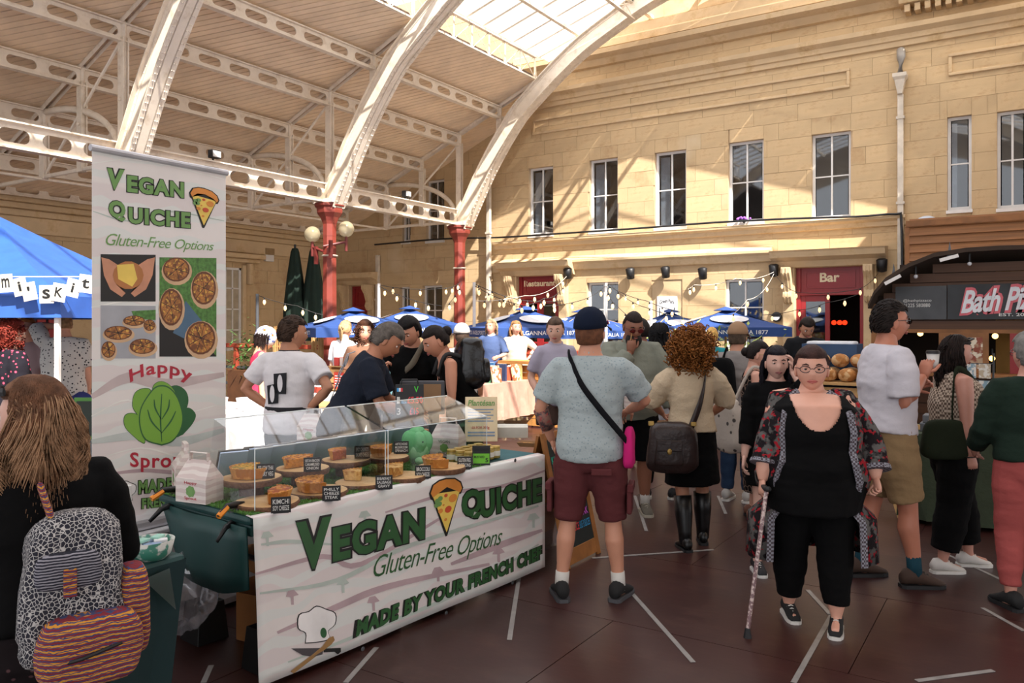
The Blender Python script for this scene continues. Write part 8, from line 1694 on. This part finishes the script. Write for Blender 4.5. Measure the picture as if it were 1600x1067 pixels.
# blue gazebo at the left
gx, gy = at(-12, 8.9); hw = 1.75; t = thing('gazebo', 'bright blue gazebo at the left edge with lettered bunting', 'gazebo', (gx, gy, 0), rz=YAW); zt, zv = 2.88, 1.90; mbl = mat('gazebo_blue', '2a56a6', .6, var=.1); g = G(); vs = []; K = 4
for k in range(K + 1):
    u = k / K
    for j in range(16): a = 2 * PI * j / 16 + PI / 4; s_ = 1 / max(abs(math.cos(a)), abs(math.sin(a))); vs.append((hw * u * s_ * math.cos(a), hw * u * s_ * math.sin(a), zt - (zt - zv) * u - .06 * math.sin(PI * u)))
for j in range(16): v = vs[K * 16 + j]; vs.append((v[0] * 1.01, v[1] * 1.01, zv - .2))
g.add(vs, [(k * 16 + j, (k + 1) * 16 + j, (k + 1) * 16 + (j + 1) % 16, k * 16 + (j + 1) % 16) for k in range(K + 1) for j in range(16)]); o = obj('canopy', g, mbl, t, world=False); sd = o.modifiers.new('s', 'SOLIDIFY'); sd.thickness = .004
for a in (-1, 1):
    for b in (-1, 1): obj('leg', G().box((a * (hw - .05) - .02, b * (hw - .05) - .02, 0), (a * (hw - .05) + .02, b * (hw - .05) + .02, zv)), m_wframe, t, world=False); 
    obj('truss_bar', G().tube([(a * (hw - .05), -hw + .05, zv - .05), (0, -hw + .05, zv - .25)], .015, 6), m_dark, t, world=False)
bx_, by_ = at(0, 7.05); bn2 = thing('letter_bunting', 'white square bunting spelling a kitchen name along the gazebo edge', 'bunting', (bx_, by_, zat(450, 7.05)), rz=YAW)
for i, c in enumerate("ami'sKitch"):
    x = -.06 + i * .118 - (.03 if c == "'" else 0); z = .05 * math.sin(i * .9 + 1); M = Matrix.Translation((x, -.01 * (i % 2), z)) @ Matrix.Rotation(.25 * math.cos(i * .9 + 1), 4, 'Y'); w = .062; f = obj('flag', G().box((-w, -.003, -.085), (w, .003, .075), M=M), mat('flag_cream', 'e2dbcd', .8), bn2, world=False); g = G(); nrw = c in "i'"; text(g, c, M @ plane_y(-.004), -.012 if nrw else -.035, .0 if c == "'" else -.045, .012 if nrw else .035, .04, bold=.02); obj('letter', g, m_ink, f, world=False)
obj('cord', G().tube([(-.3, .01, .1), (1.15, .01, .1)], .005, 5), m_pw, bn2, world=False)
xa, ya = at(22, 6.2); ck = cloth_table(xa - .9, xa + .45, ya - .3, ya + .5, .9, .05, mat('red_gingham', 'c9c0bb', .9, kind='check', c2='a8504a', ps=50), 'gingham_table', 'red gingham-clothed table at the far left behind the long-haired woman')
xa, ya = at(12, 9.9); t = thing('chalk_menu', 'black chalk menu board on a cream stand under the gazebo', 'sign', (xa, ya, 0)); obj('cream_panel', G().box((xa - .3, ya, .9), (xa + .28, ya + .03, 2.05)), mat('cream_board', 'd0b898', .8), t); obj('chalkboard', G().box((xa - .28, ya - .01, 1.45), (xa + .2, ya, 1.8)), m_slate, t); g = G()
for i in range(6): g.box((xa - .25, ya - .013, 1.5 + i * .045), (xa + .05 + .08 * (i % 2), ya - .011, 1.515 + i * .045))
obj('chalk_lines', g, m_chalk, t, kind='stuff'); obj('stand_leg', G().box((xa - .03, ya, 0), (xa + .03, ya + .03, .9)), m_pine, t)
xa, ya = at(143, 4.6); t = thing('green_menu', 'small green-framed menu board just left of the roller banner', 'sign', (xa, ya, .98), rz=YAW); obj('frame', G().box((-.1, 0, 0), (.1, .012, .24)), mat('lime_frame', '4f8a3a', .6), t, world=False); obj('menu_face', G().box((-.085, -.004, .02), (.085, 0, .22)), mat('menu_dark', '2a332c', .7), t, world=False); obj('stand', G().box((-.02, .013, -.98), (.02, .03, .1)), m_grey, t, world=False)
xa, ya = at(128, 8.4); obj('navy_chair_cover', crumple((xa, ya, .45), (.28, .25, .45), 5, .15), mat('navy_cloth', '2a2f6a', .9), label='navy cloth draped behind the man in the leaf print shirt', cat='cloth', smooth=True)
SC2_ = bpy.data.scenes.get('workbench')
if SC2_: bpy.data.scenes.remove(SC2_)
